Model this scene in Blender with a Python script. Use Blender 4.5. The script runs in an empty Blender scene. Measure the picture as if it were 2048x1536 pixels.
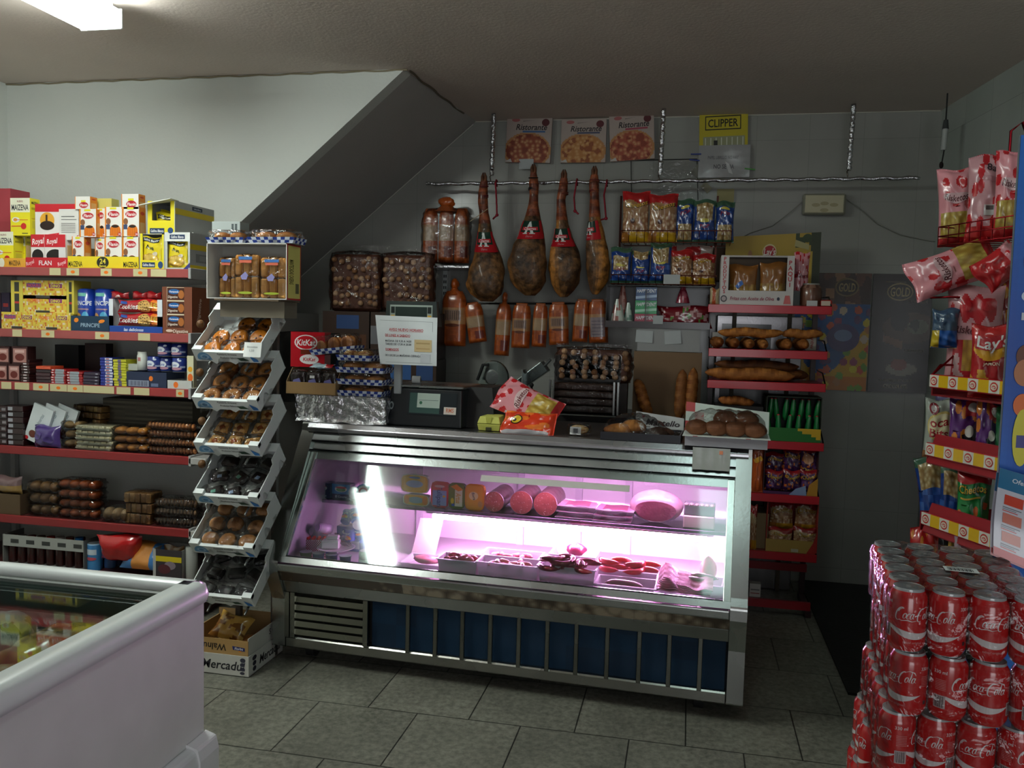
import bpy, math, random
import numpy as np
from mathutils import Vector, Matrix, Euler
SC = bpy.context.scene
COL = SC.collection
FPX = 1700.0                                  # focal length in pixels of the 2048 px wide frame
EYE = (0.0, 0.0, 1.58)
YAW, PITCH, ROLL = math.radians(11.7), math.radians(4.0), math.radians(1.45)
_f = Vector((-math.sin(YAW)*math.cos(PITCH), math.cos(YAW)*math.cos(PITCH), -math.sin(PITCH)))
_r = Vector((math.cos(YAW), math.sin(YAW), 0)); _u = _r.cross(_f)
_r, _u = math.cos(ROLL)*_r+math.sin(ROLL)*_u, -math.sin(ROLL)*_r+math.cos(ROLL)*_u
cam_data = bpy.data.cameras.new('camera'); cam = bpy.data.objects.new('camera', cam_data); COL.objects.link(cam)
cam_data.sensor_width = 36.0; cam_data.lens = FPX/2048*36.0; cam_data.clip_start = 0.02
cam.matrix_world = Matrix(((_r.x,_u.x,-_f.x,EYE[0]),(_r.y,_u.y,-_f.y,EYE[1]),(_r.z,_u.z,-_f.z,EYE[2]),(0,0,0,1)))
SC.camera = cam
vs = SC.view_settings; vs.view_transform = 'Standard'; vs.look = 'None'; vs.exposure = 0.0; vs.gamma = 1.0; vs.use_curve_mapping = False
cy = SC.cycles
cy.use_denoising = True; cy.max_bounces = 7; cy.diffuse_bounces = 3; cy.glossy_bounces = 3; cy.transmission_bounces = 4
cy.transparent_max_bounces = 14; cy.caustics_reflective = False; cy.caustics_refractive = False; cy.sample_clamp_indirect = 4.0
w = bpy.data.worlds.new('daylight'); SC.world = w; w.use_nodes = True
w.node_tree.nodes['Background'].inputs[0].default_value = (0.7, 0.82, 0.9, 1); w.node_tree.nodes['Background'].inputs[1].default_value = 0.6
FIX_A, FIX_B, CASE_TUBE, DAY = 41.0, 6.0, 250.0, 44.0   # strengths: two ceiling fixtures, tubes in the case, daylight at the shop window
def area(name, loc, size, power, color, aim):
    l = bpy.data.lights.new(name, 'AREA'); l.shape = 'RECTANGLE'; l.size, l.size_y = size; l.energy = power; l.color = color
    o = bpy.data.objects.new(name, l); COL.objects.link(o); o.location = loc
    o.rotation_euler = (Vector(aim)-Vector(loc)).to_track_quat('-Z', 'Y').to_euler(); return o
area('window_daylight', (0.7, -2.66, 1.35), (1.9, 2.0), DAY, (0.96, 0.98, 1.0), (0.7, 1.0, 2.3))

def lin(c):
    if isinstance(c, str): c = tuple(int(c[i:i+2], 16) for i in (0, 2, 4))
    return tuple(((x/255)/12.92 if x/255 <= .04045 else ((x/255+.055)/1.055)**2.4) for x in c[:3])
_lc = {}
def L(c):
    k = c if isinstance(c, str) else tuple(c)
    if k not in _lc: _lc[k] = lin(c)
    return _lc[k]
def ray(px, py): return _f+_r*((px-1024)/FPX)-_u*((py-768)/FPX)
def at(px, py, Y):                            # the point at depth Y seen at a pixel of the photograph
    d = ray(px, py); return Vector(EYE)+d*(Y/d.y)
def atz(px, py, Z):
    d = ray(px, py); return Vector(EYE)+d*((Z-EYE[2])/d.z)
def fit(x0, y0, x1, y1, Y):                   # centre x, bottom z, width, height of a rectangle of the photo at depth Y
    a = at(x0, (y0+y1)/2, Y); b = at(x1, (y0+y1)/2, Y); c = at((x0+x1)/2, y0, Y); d = at((x0+x1)/2, y1, Y)
    return (a.x+b.x)/2, d.z, abs(b.x-a.x), abs(c.z-d.z)
def hsh(a, b=0, s=0):
    v = math.sin(a*127.1+b*311.7+s*74.7)*43758.5453; return v-math.floor(v)
def cells(u, v, n, s=0):                      # worley distance and cell id: crumbs, popcorn, pizza topping
    x, y = u*n, v*n; ix, iy = math.floor(x), math.floor(y); best = (9, 0)
    for i in (-1, 0, 1):
        for j in (-1, 0, 1):
            cx_, cy_ = ix+i+hsh(ix+i, iy+j, s), iy+j+hsh(ix+i, iy+j, s+5)
            d = math.hypot(cx_-x, cy_-y)
            if d < best[0]: best = (d, hsh(ix+i, iy+j, s+9))
    return best
def mixc(a, b, t):
    t = max(0, min(1, t)); a, b = tuple(a), tuple(b); return tuple(a[i]*(1-t)+b[i]*t for i in range(3))
def rgb(s): return tuple(int(s[i:i+2], 16) for i in (0, 2, 4)) if isinstance(s, str) else s

_gl = {}
def glyphs(s, bold):
    k = (s, bold)
    if k in _gl: return _gl[k]
    c = bpy.data.curves.new('t', 'FONT'); c.body = s; c.size = 1.0; c.resolution_u = 2; c.offset = 0.018 if bold else 0.0
    o = bpy.data.objects.new('t', c); COL.objects.link(o)
    me = o.to_mesh(depsgraph=bpy.context.evaluated_depsgraph_get()) if False else bpy.data.meshes.new_from_object(o)
    vs_ = np.array([v.co[:] for v in me.vertices]).reshape(-1, 3)
    tr = [tuple(p.vertices) for p in me.polygons]
    COL.objects.unlink(o); bpy.data.objects.remove(o); bpy.data.meshes.remove(me); bpy.data.curves.remove(c)
    if len(vs_) == 0: vs_ = np.zeros((1, 3)); tr = []
    vs_ = vs_[:, :2]/0.70                     # cap height about 1
    x0, x1 = vs_[:, 0].min(), vs_[:, 0].max(); vs_[:, 0] -= (x0+x1)/2
    _gl[k] = (vs_, tr, x1-x0); return _gl[k]

class M:
    """collects faces with a print colour each; build() links them as one mesh object"""
    def __init__(s): s.v, s.f, s.c, s.m, s.s = [], [], [], [], []
    def add(s, vs_, fs, col, mi=0, sm=False):
        n = len(s.v); s.v += [tuple(v) for v in vs_]
        many = isinstance(col, list)
        for i, f in enumerate(fs):
            s.f.append(tuple(n+k for k in f)); s.c.append(L(col[i]) if many else L(col)); s.m.append(mi); s.s.append(sm)
        return s
    def box(s, x0, y0, z0, x1, y1, z1, col, mi=0, ch=0.0):
        if ch <= 0:
            v = [(x, y, z) for z in (z0, z1) for y in (y0, y1) for x in (x0, x1)]
            return s.add(v, [(0,2,3,1),(4,5,7,6),(0,1,5,4),(2,6,7,3),(0,4,6,2),(1,3,7,5)], col, mi)
        c = min(ch, (x1-x0)/2.01, (y1-y0)/2.01, (z1-z0)/2.01); v = []; idx = {}
        for ix, x in enumerate((x0, x1)):
            for iy, y in enumerate((y0, y1)):
                for iz, z in enumerate((z0, z1)):
                    sx, sy, sz = (1-2*ix)*c, (1-2*iy)*c, (1-2*iz)*c
                    for a, p in enumerate(((x, y+sy, z+sz), (x+sx, y, z+sz), (x+sx, y+sy, z))):
                        idx[(ix, iy, iz, a)] = len(v); v.append(p)
        F = []
        for i in (0, 1):
            F.append([idx[(i,0,0,0)], idx[(i,1,0,0)], idx[(i,1,1,0)], idx[(i,0,1,0)]][::(1 if i else -1)])
            F.append([idx[(0,i,0,1)], idx[(1,i,0,1)], idx[(1,i,1,1)], idx[(0,i,1,1)]][::(-1 if i else 1)])
            F.append([idx[(0,0,i,2)], idx[(1,0,i,2)], idx[(1,1,i,2)], idx[(0,1,i,2)]][::(1 if i else -1)])
        for i in (0, 1):
            for j in (0, 1):
                F.append([idx[(i,j,0,0)], idx[(i,j,0,1)], idx[(i,j,1,1)], idx[(i,j,1,0)]])
                F.append([idx[(i,0,j,0)], idx[(i,0,j,2)], idx[(i,1,j,2)], idx[(i,1,j,0)]])
                F.append([idx[(0,i,j,1)], idx[(0,i,j,2)], idx[(1,i,j,2)], idx[(1,i,j,1)]])
        for i in (0, 1):
            for j in (0, 1):
                for k in (0, 1): F.append([idx[(i,j,k,0)], idx[(i,j,k,1)], idx[(i,j,k,2)]])
        return s.add(v, F, col, mi)
    def hexa(s, p, col, mi=0):                 # 8 points, bottom four then top four
        return s.add(p, [(0,3,2,1),(4,5,6,7),(0,1,5,4),(1,2,6,5),(2,3,7,6),(3,0,4,7)], col, mi)
    def prism(s, poly, axis, a, b, col, mi=0, sm=False):
        n = len(poly)
        def P(p, t): return {'x': (t, p[0], p[1]), 'y': (p[0], t, p[1]), 'z': (p[0], p[1], t)}[axis]
        v = [P(p, a) for p in poly]+[P(p, b) for p in poly]
        s.add(v, [tuple(range(n))[::-1], tuple(range(n, 2*n))], col, mi)
        return s.add(v, [(i, (i+1) % n, n+(i+1) % n, n+i) for i in range(n)], col, mi, sm)
    def grid(s, fn, nu, nv, col, mi=0, sm=True, flip=False):
        v = [fn(i/nu, j/nv) for j in range(nv+1) for i in range(nu+1)]; F = []; C = []
        for j in range(nv):
            for i in range(nu):
                a = j*(nu+1)+i; q = (a, a+1, a+nu+2, a+nu+1); F.append(q[::-1] if flip else q)
                C.append(rgb(col((i+.5)/nu, (j+.5)/nv)) if callable(col) else rgb(col))
        return s.add(v, F, C, mi, sm)
    def tube(s, pts, r, col, n=8, mi=0, cap=True, sm=True):
        pts = [Vector(p) for p in pts]; k = len(pts); v = []; up = None
        for i, p in enumerate(pts):
            t = (pts[min(i+1, k-1)]-pts[max(i-1, 0)])
            t = t.normalized() if t.length > 1e-9 else Vector((0, 0, 1))
            if up is None:
                up = Vector((0, 0, 1)) if abs(t.z) < .9 else Vector((1, 0, 0))
            a = (up-t*up.dot(t)); a = a.normalized() if a.length > 1e-6 else t.orthogonal().normalized(); up = a; b = t.cross(a)
            rr = r[i] if isinstance(r, (list, tuple)) else r
            if not isinstance(rr, tuple): rr = (rr, rr)
            v += [p+a*(math.cos(q*math.tau/n)*rr[0])+b*(math.sin(q*math.tau/n)*rr[1]) for q in range(n)]
        F = [(i*n+q, i*n+(q+1) % n, (i+1)*n+(q+1) % n, (i+1)*n+q) for i in range(k-1) for q in range(n)]
        cc = [rgb(col(i/(k-1), q/n)) for i in range(k-1) for q in range(n)] if callable(col) else col
        s.add(v, F, cc, mi, sm)
        if cap:
            ce = rgb(col(0, 0)) if callable(col) else col
            s.add(v[:n], [tuple(range(n))[::-1]], ce, mi); s.add(v[-n:], [tuple(range(n))], ce, mi)
        return s
    def lathe(s, prof, n, col, mi=0, o=(0, 0, 0), sm=True, cap=True):
        v = [(o[0]+r*math.cos(q*math.tau/n), o[1]+r*math.sin(q*math.tau/n), o[2]+z) for r, z in prof for q in range(n)]; k = len(prof)
        F = [(i*n+q, i*n+(q+1) % n, (i+1)*n+(q+1) % n, (i+1)*n+q) for i in range(k-1) for q in range(n)]
        cc = [rgb(col(i/(k-1), q/n)) for i in range(k-1) for q in range(n)] if callable(col) else col
        s.add(v, F, cc, mi, sm)
        if cap:
            c0 = rgb(col(0, 0)) if callable(col) else col; c1 = rgb(col(1, 0)) if callable(col) else col
            s.add(v[:n], [tuple(range(n))[::-1]], c0, mi); s.add(v[-n:], [tuple(range(n))], c1, mi)
        return s
    def ball(s, c, r, col, nu=14, nv=9, mi=0, bump=0.0, seed=0, rot=0.0):
        r = (r, r, r) if not isinstance(r, tuple) else r; cr, sr = math.cos(rot), math.sin(rot)
        def fn(u, v):
            th, ph = u*math.tau, (v-.5)*math.pi*.998
            k = 1+bump*(math.sin(3*th+seed)*math.cos(2*ph+seed*2)+.6*math.sin(5*th+4*ph+seed*3)*math.cos(ph))
            x, y, z = r[0]*k*math.cos(th)*math.cos(ph), r[1]*k*math.sin(th)*math.cos(ph), r[2]*k*math.sin(ph)
            return (c[0]+x*cr-y*sr, c[1]+x*sr+y*cr, c[2]+z)
        return s.grid(fn, nu, nv, col, mi)
    # ----- printing on a surface S(u, v, off) of aspect A = width/height
    def poly(s, S, pts, col, off=.0006, mi=0):
        return s.add([S(u, v, off) for u, v in pts], [tuple(range(len(pts)))], col, mi)
    def tris(s, S, P, T, col, off, thr, mi=0):
        P = [tuple(p) for p in P]; out = []; st = [t for t in T]
        idx = 0
        while st:
            t = st.pop()
            if len(t) > 3:
                st += [(t[0], t[i], t[i+1]) for i in range(1, len(t)-1)]; continue
            e = [(P[t[i]][0]-P[t[(i+1) % 3]][0])**2+(P[t[i]][1]-P[t[(i+1) % 3]][1])**2 for i in range(3)]
            k = max(range(3), key=lambda i: e[i])
            if thr and e[k] > thr*thr:
                a, b, c = t[k], t[(k+1) % 3], t[(k+2) % 3]
                P.append(((P[a][0]+P[b][0])/2, (P[a][1]+P[b][1])/2)); m = len(P)-1
                st += [(a, m, c), (m, b, c)]
            else: out.append(t)
        return s.add([S(p[0], p[1], off) for p in P], out, col, mi)
    def text(s, S, A, t, u, v, h, col, off=.0009, shear=0.0, bold=True, maxw=None, thr=0.0, rot=0.0, arc=0.0, mi=0):
        g, T, wd = glyphs(t, bold); sc = h
        k = 1.0
        if maxw and wd*h/A > maxw: k = maxw/(wd*h/A)
        cr, sr = math.cos(rot), math.sin(rot); P = []
        for x, y in g:
            x = (x+shear*y)*h*k; y = (y-.5)*h+arc*(x/A)**2
            P.append((u+(x*cr-y*sr)/A, v+(x*sr+y*cr)))
        return s.tris(S, P, T, col, off, thr, mi)
    def ell(s, S, A, u, v, ru, rv, col, off=.0005, n=20, thr=0.0, rot=0.0, mi=0):
        cr, sr = math.cos(rot), math.sin(rot); P = [(u, v)]
        for i in range(n):
            x, y = ru*math.cos(i*math.tau/n)*A, rv*math.sin(i*math.tau/n); P.append((u+(x*cr-y*sr)/A, v+x*sr+y*cr))
        return s.tris(S, P, [(0, 1+i, 1+(i+1) % n) for i in range(n)], col, off, thr, mi)
    def rect(s, S, u0, v0, u1, v1, col, off=.0004, thr=0.0, mi=0):
        return s.tris(S, [(u0, v0), (u1, v0), (u1, v1), (u0, v1)], [(0, 1, 2), (0, 2, 3)], col, off, thr, mi)
    def art(s, S, A, ops, thr=0.0, base=.0004):
        for i, o in enumerate(ops):
            k = o[0]; off = base+.00025*i if len(ops) < 14 else base+.0001*i
            if k == 't': s.text(S, A, o[1], o[2], o[3], o[4], o[5], off, *(o[6:7] or (0.0,)), maxw=o[7] if len(o) > 7 else .95, rot=o[8] if len(o) > 8 else 0.0, thr=thr, bold=(o[9] if len(o) > 9 else True))
            elif k == 'e': s.ell(S, A, o[1], o[2], o[3], o[4], o[5], off, thr=thr, rot=o[6] if len(o) > 6 else 0.0)
            elif k == 'r': s.rect(S, o[1], o[2], o[3], o[4], o[5], off, thr=thr)
            elif k == 'p': s.tris(S, o[1], [tuple(range(len(o[1])))], o[2], off, thr)
        return s
    def xf(s, mat, start=0):                   # transform what was added since start
        mat = mat if isinstance(mat, Matrix) else Matrix(mat)
        s.v[start:] = [tuple(mat @ Vector(v)) for v in s.v[start:]]; return s
    def mark(s): return len(s.v)
    def build(s, name, mats, parent=None, loc=None, rot=None, bevel=0.0):
        me = bpy.data.meshes.new(name); me.from_pydata(s.v, [], s.f)
        mats = mats if isinstance(mats, (list, tuple)) else [mats]
        for m_ in mats: me.materials.append(MAT[m_] if isinstance(m_, str) else m_)
        npf = len(me.polygons)
        me.polygons.foreach_set('material_index', s.m); me.polygons.foreach_set('use_smooth', s.s)
        at_ = me.color_attributes.new('Col', 'FLOAT_COLOR', 'CORNER')
        tot = np.array([len(f) for f in s.f]); cc = np.ones((tot.sum(), 4), dtype=np.float32)
        cc[:, :3] = np.repeat(np.array(s.c, dtype=np.float32), tot, axis=0)
        at_.data.foreach_set('color', cc.ravel()); me.update()
        o = bpy.data.objects.new(name, me); COL.objects.link(o)
        if parent is not None: o.parent = parent
        if loc is not None: o.location = loc
        if rot is not None: o.rotation_euler = rot
        if bevel:
            b = o.modifiers.new('bevel', 'BEVEL'); b.width = bevel; b.segments = 2; b.limit_method = 'ANGLE'
        return o
def tag(o, label=None, cat=None, group=None, kind=None):
    if label: o['label'] = label
    if cat: o['category'] = cat
    if group: o['group'] = group
    if kind: o['kind'] = kind
    return o
def empty(name, loc, rot=(0, 0, 0)):
    o = bpy.data.objects.new(name, None); COL.objects.link(o); o.location = loc; o.rotation_euler = rot; o.empty_display_size = .05; return o
def copy_tree(o, parent=None):
    c = o.copy(); COL.objects.link(c); c.parent = parent
    for ch in [x for x in bpy.data.objects if x.parent == o]: copy_tree(ch, c)
    return c
def again(o, loc, rot=None, label=None, group=None, scale=None):
    c = copy_tree(o); c.location = loc
    if rot is not None: c.rotation_euler = rot
    if scale is not None: c.scale = scale if isinstance(scale, tuple) else (scale,)*3
    if label: c['label'] = label
    if group: c['group'] = group
    return c
MAT = {}
def mat(name, rough=.5, metal=0.0, spec=.5, coat=0.0, bump=0.0, bscale=20.0, var=.12, vscale=8.0, base=None, trans=0.0, emit=0.0, sub=0.0, alpha=1.0, detail=3.0, aniso=None, rvar=0.0):
    m = bpy.data.materials.new(name); m.use_nodes = True; nt = m.node_tree; N = nt.nodes; K = nt.links; b = N['Principled BSDF']
    b.inputs['Roughness'].default_value = rough; b.inputs['Metallic'].default_value = metal; b.inputs['Specular IOR Level'].default_value = spec
    b.inputs['Coat Weight'].default_value = coat; b.inputs['Coat Roughness'].default_value = .12
    tc = N.new('ShaderNodeTexCoord'); mp = N.new('ShaderNodeMapping'); K.new(tc.outputs['Object'], mp.inputs[0])
    if aniso: mp.inputs['Scale'].default_value = aniso
    nz = N.new('ShaderNodeTexNoise'); nz.inputs['Scale'].default_value = vscale; nz.inputs['Detail'].default_value = 3; K.new(mp.outputs[0], nz.inputs[0])
    if base is None:
        src = N.new('ShaderNodeAttribute'); src.attribute_name = 'Col'; out = src.outputs['Color']
    else:
        src = N.new('ShaderNodeRGB'); src.outputs[0].default_value = (*L(base), 1); out = src.outputs[0]
    mr = N.new('ShaderNodeMapRange'); mr.inputs[1].default_value = .3; mr.inputs[2].default_value = .7; mr.inputs[3].default_value = 1-var; mr.inputs[4].default_value = 1+var*.6
    K.new(nz.outputs[0], mr.inputs[0])
    mx = N.new('ShaderNodeVectorMath'); mx.operation = 'SCALE'; K.new(out, mx.inputs[0]); K.new(mr.outputs[0], mx.inputs['Scale']); K.new(mx.outputs[0], b.inputs['Base Color'])
    if emit: K.new(mx.outputs[0], b.inputs['Emission Color']); b.inputs['Emission Strength'].default_value = emit
    if trans: b.inputs['Transmission Weight'].default_value = trans
    if sub: b.inputs['Subsurface Weight'].default_value = sub; b.inputs['Subsurface Radius'].default_value = (.02, .008, .004)
    if alpha < 1: b.inputs['Alpha'].default_value = alpha
    if rvar:
        r2 = N.new('ShaderNodeMapRange'); r2.inputs[1].default_value = .3; r2.inputs[2].default_value = .7; r2.inputs[3].default_value = max(.02, rough-rvar); r2.inputs[4].default_value = rough+rvar
        K.new(nz.outputs[0], r2.inputs[0]); K.new(r2.outputs[0], b.inputs['Roughness'])
    if bump:
        n2 = N.new('ShaderNodeTexNoise'); n2.inputs['Scale'].default_value = bscale; n2.inputs['Detail'].default_value = detail; K.new(mp.outputs[0], n2.inputs[0])
        bp = N.new('ShaderNodeBump'); bp.inputs['Strength'].default_value = bump; bp.inputs['Distance'].default_value = .01
        K.new(n2.outputs[0], bp.inputs['Height']); K.new(bp.outputs[0], b.inputs['Normal'])
    MAT[name] = m; return m
mat('paper', .65, spec=.3, var=.05)
mat('card', .5, spec=.4, var=.05)
mat('gloss', .25, spec=.5, coat=.3, var=.05)
mat('foil', .28, spec=.6, coat=.5, bump=.35, bscale=14, var=.08, detail=2)
mat('bag', .22, spec=.6, coat=.6, bump=.5, bscale=11, var=.06, detail=2.5)
mat('plastic', .35, spec=.5, var=.04)
mat('enamel', .32, spec=.5, coat=.2, var=.06)
mat('steel', .27, metal=1, var=.08, vscale=3, bump=.03, bscale=90, rvar=.06)
mat('chrome', .12, metal=1, var=.05)
mat('tinfoil', .2, metal=1, bump=1.0, bscale=38, var=.1, detail=5)
mat('bread', .6, spec=.25, bump=.4, bscale=45, var=.28, vscale=22)
mat('bake', .5, spec=.3, bump=.3, bscale=60, var=.2, vscale=35)
mat('meat', .3, spec=.5, coat=.4, bump=.3, bscale=30, var=.22, vscale=28, sub=.1)
mat('ham', .5, spec=.35, coat=.12, bump=1.0, bscale=30, var=.75, vscale=26, detail=6)
mat('rubber', .7, spec=.3, var=.1)
mat('wood', .5, spec=.3, var=.25, vscale=20, aniso=(1, 1, 6))
def clear(name, tint, refl=.10, rough=.05, bump=0.0, bscale=12, edge=.6, body=0.0, body_c='ffffff', detail=3.0, clump=None):
    """thin clear sheet: mostly see-through, glossy at its creases"""
    m = bpy.data.materials.new(name); m.use_nodes = True; nt = m.node_tree; N = nt.nodes; K = nt.links
    for n in list(N): N.remove(n)
    out = N.new('ShaderNodeOutputMaterial'); tr = N.new('ShaderNodeBsdfTransparent'); tr.inputs[0].default_value = (*L(tint), 1)
    gl = N.new('ShaderNodeBsdfGlossy'); gl.inputs['Roughness'].default_value = rough
    lw = N.new('ShaderNodeFresnel'); lw.inputs['IOR'].default_value = 1.5
    ma = N.new('ShaderNodeMath'); ma.operation = 'MULTIPLY_ADD'; ma.inputs[1].default_value = edge; ma.inputs[2].default_value = refl
    K.new(lw.outputs[0], ma.inputs[0]); fac = ma.outputs[0]
    mx = N.new('ShaderNodeMixShader'); K.new(fac, mx.inputs[0]); K.new(tr.outputs[0], mx.inputs[1]); K.new(gl.outputs[0], mx.inputs[2]); last = mx.outputs[0]
    if body:
        df = N.new('ShaderNodeBsdfDiffuse'); df.inputs[0].default_value = (*L(body_c), 1); m2 = N.new('ShaderNodeMixShader'); m2.inputs[0].default_value = body
        K.new(last, m2.inputs[1]); K.new(df.outputs[0], m2.inputs[2]); last = m2.outputs[0]
    if bump:
        tc = N.new('ShaderNodeTexCoord'); nz = N.new('ShaderNodeTexNoise'); nz.inputs['Scale'].default_value = bscale; nz.inputs['Detail'].default_value = detail; nz.inputs['Distortion'].default_value = 1.2
        K.new(tc.outputs['Object'], nz.inputs[0]); bp = N.new('ShaderNodeBump'); bp.inputs['Strength'].default_value = bump; bp.inputs['Distance'].default_value = .02
        K.new(nz.outputs[0], bp.inputs['Height']); K.new(bp.outputs[0], gl.inputs['Normal']); K.new(bp.outputs[0], lw.inputs['Normal'])
    K.new(last, out.inputs[0]); MAT[name] = m; return m
clear('glass', 'e4f2ee', .02, .06, edge=1.0)
clear('wrap', 'f8f8f8', .015, .07, bump=1.0, bscale=13, edge=.75, body=.0)
clear('shrink', 'faf6f6', .0, .09, bump=1.0, bscale=9, edge=.8, detail=4)
clear('lid_glass', 'e8f0ee', .0, .02, edge=.32)
mat('can_lid', .38, metal=.55, var=.05)
clear('frost', 'ccd8d4', .06, .2, bump=.5, bscale=20, body=.35, body_c='b8c8c4')
_m = bpy.data.materials.new('milky'); _m.use_nodes = True; _n = _m.node_tree; _b = _n.nodes['Principled BSDF']; _b.inputs['Roughness'].default_value = .4
_a = _n.nodes.new('ShaderNodeAttribute'); _a.attribute_name = 'Col'; _t = _n.nodes.new('ShaderNodeBsdfTranslucent'); _x = _n.nodes.new('ShaderNodeMixShader'); _x.inputs[0].default_value = .5
_n.links.new(_a.outputs['Color'], _b.inputs['Base Color']); _n.links.new(_a.outputs['Color'], _t.inputs[0]); _n.links.new(_b.outputs[0], _x.inputs[1]); _n.links.new(_t.outputs[0], _x.inputs[2]); _n.links.new(_x.outputs[0], _n.nodes['Material Output'].inputs[0]); MAT['milky'] = _m
def emis(name, c, st):
    m = bpy.data.materials.new(name); m.use_nodes = True; nt = m.node_tree
    for n in list(nt.nodes): nt.nodes.remove(n)
    e = nt.nodes.new('ShaderNodeEmission'); e.inputs[0].default_value = (*L(c), 1); e.inputs[1].default_value = st
    o = nt.nodes.new('ShaderNodeOutputMaterial'); nt.links.new(e.outputs[0], o.inputs[0]); MAT[name] = m
emis('lamp_a', (236, 246, 240), FIX_A); emis('lamp_b', (214, 244, 240), FIX_B); emis('case_tube', (255, 158, 234), CASE_TUBE); emis('case_tube_top', (255, 165, 236), CASE_TUBE*.3)
def tiles(name, w_, h_, ox, oz, ax, c1, c2, grout, rough, mort=.004, offs=.5, wear=.2, bump=.25, nsc=3.0, fine=None):
    m = bpy.data.materials.new(name); m.use_nodes = True; nt = m.node_tree; N, K = nt.nodes, nt.links; b = N['Principled BSDF']
    tc = N.new('ShaderNodeTexCoord'); sp = N.new('ShaderNodeSeparateXYZ'); cb = N.new('ShaderNodeCombineXYZ'); K.new(tc.outputs['Object'], sp.inputs[0])
    for k, a, o in ((0, ax[0], ox), (1, ax[1], oz)):
        ad = N.new('ShaderNodeMath'); ad.operation = 'SUBTRACT'; ad.inputs[1].default_value = o; K.new(sp.outputs[a], ad.inputs[0]); K.new(ad.outputs[0], cb.inputs[k])
    br = N.new('ShaderNodeTexBrick'); br.offset = offs; br.squash = 1; br.inputs['Scale'].default_value = 1; br.inputs['Mortar Size'].default_value = mort/2; br.inputs['Mortar Smooth'].default_value = .1
    br.inputs['Brick Width'].default_value = w_; br.inputs['Row Height'].default_value = h_; br.inputs['Bias'].default_value = -.2
    br.inputs['Color1'].default_value = (*L(c1), 1); br.inputs['Color2'].default_value = (*L(c2), 1); br.inputs['Mortar'].default_value = (*L(grout), 1); K.new(cb.outputs[0], br.inputs[0])
    nz = N.new('ShaderNodeTexNoise'); nz.inputs['Scale'].default_value = nsc; nz.inputs['Detail'].default_value = 6; K.new(tc.outputs['Object'], nz.inputs[0])
    mr = N.new('ShaderNodeMapRange'); mr.inputs[1].default_value = .3; mr.inputs[2].default_value = .7; mr.inputs[3].default_value = 1-wear; mr.inputs[4].default_value = 1+wear; K.new(nz.outputs[0], mr.inputs[0]); f = mr.outputs[0]
    if fine:
        n3 = N.new('ShaderNodeTexNoise'); n3.inputs['Scale'].default_value = fine; n3.inputs['Detail'].default_value = 5; n3.inputs['Roughness'].default_value = .7; K.new(tc.outputs['Object'], n3.inputs[0])
        m3 = N.new('ShaderNodeMapRange'); m3.inputs[1].default_value = .35; m3.inputs[2].default_value = .65; m3.inputs[3].default_value = .62; m3.inputs[4].default_value = 1.35; K.new(n3.outputs[0], m3.inputs[0])
        mm = N.new('ShaderNodeMath'); mm.operation = 'MULTIPLY'; K.new(f, mm.inputs[0]); K.new(m3.outputs[0], mm.inputs[1]); f = mm.outputs[0]
    mx = N.new('ShaderNodeVectorMath'); mx.operation = 'SCALE'; K.new(br.outputs[0], mx.inputs[0]); K.new(f, mx.inputs['Scale']); K.new(mx.outputs[0], b.inputs['Base Color'])
    bp = N.new('ShaderNodeBump'); bp.inputs['Strength'].default_value = bump; bp.inputs['Distance'].default_value = .003; bp.invert = True; K.new(br.outputs['Fac'], bp.inputs['Height']); K.new(bp.outputs[0], b.inputs['Normal'])
    b.inputs['Roughness'].default_value = rough; MAT[name] = m
def plaster(name, c, rough=.8, var=.1, vs_=1.2, bump=.15):
    m = mat(name, rough, spec=.2, base=c, var=var, vscale=vs_, bump=bump, bscale=60); return m
tiles('floor_tile', .4255, .4255, .045-.2128, 3.2, (0, 1), '78776c', '6a6a60', '2c2c28', .42, .006, wear=.22, nsc=3.5, fine=38)
tiles('wall_tile', .315, .38, .99, .10, (0, 2), '9c9b96', '969791', '8a8b86', .2, .003, offs=0, wear=.12, bump=.15, nsc=1.5)
tiles('wall_tile_right', .315, .38, .2, .10, (1, 2), 'a4aaa4', '9ea69f', '8c928c', .2, .003, offs=0, wear=.12, bump=.15, nsc=1.5)
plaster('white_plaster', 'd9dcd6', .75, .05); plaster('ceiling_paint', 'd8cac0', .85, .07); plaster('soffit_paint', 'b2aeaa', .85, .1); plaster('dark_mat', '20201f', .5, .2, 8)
def struct(m, name, mats, **k): return tag(m.build(name, mats, **k), kind='structure')
YB, YW, ZC = 5.577, 4.40, 2.92
D1a, D1b = at(815, 133, YW), at(475, 450, YW)
sl = (D1a.z-D1b.z)/(D1a.x-D1b.x)
def d1z(x): return D1a.z+(x-D1a.x)*sl
XR = -2.55
D2a, D2b = at(948, 247, YB), at(600, 555, YB)
sl2 = (D2a.z-D2b.z)/(D2a.x-D2b.x)
def d2x(z): return D2a.x+(z-D2a.z)/sl2
def d1x(z): return D1a.x+(z-D1a.z)/sl
struct(M().box(-4.1, -2.75, -.1, 2.9, YB+.1, 0, '888888'), 'floor', 'floor_tile')
struct(M().box(-4.1, -2.75, ZC, 2.9, YB+.1, ZC+.1, 'ffffff'), 'ceiling', 'ceiling_paint')
struct(M().box(-4.1, YB, 0, 1.6, YB+.1, ZC, 'ffffff'), 'wall_back', 'wall_tile')
struct(M().box(-4.1, -2.75, 0, -4.0, YB, ZC, 'ffffff'), 'wall_left', 'white_plaster')
zr = d1z(XR)
struct(M().prism([(-4.0, 0), (XR, 0), (XR, zr), (d1x(ZC), ZC), (-4.0, ZC)], 'y', YW, YW+.1, 'ffffff'), 'wall_alcove', 'white_plaster')
s = M(); zt, zb = ZC, 1.15
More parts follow.
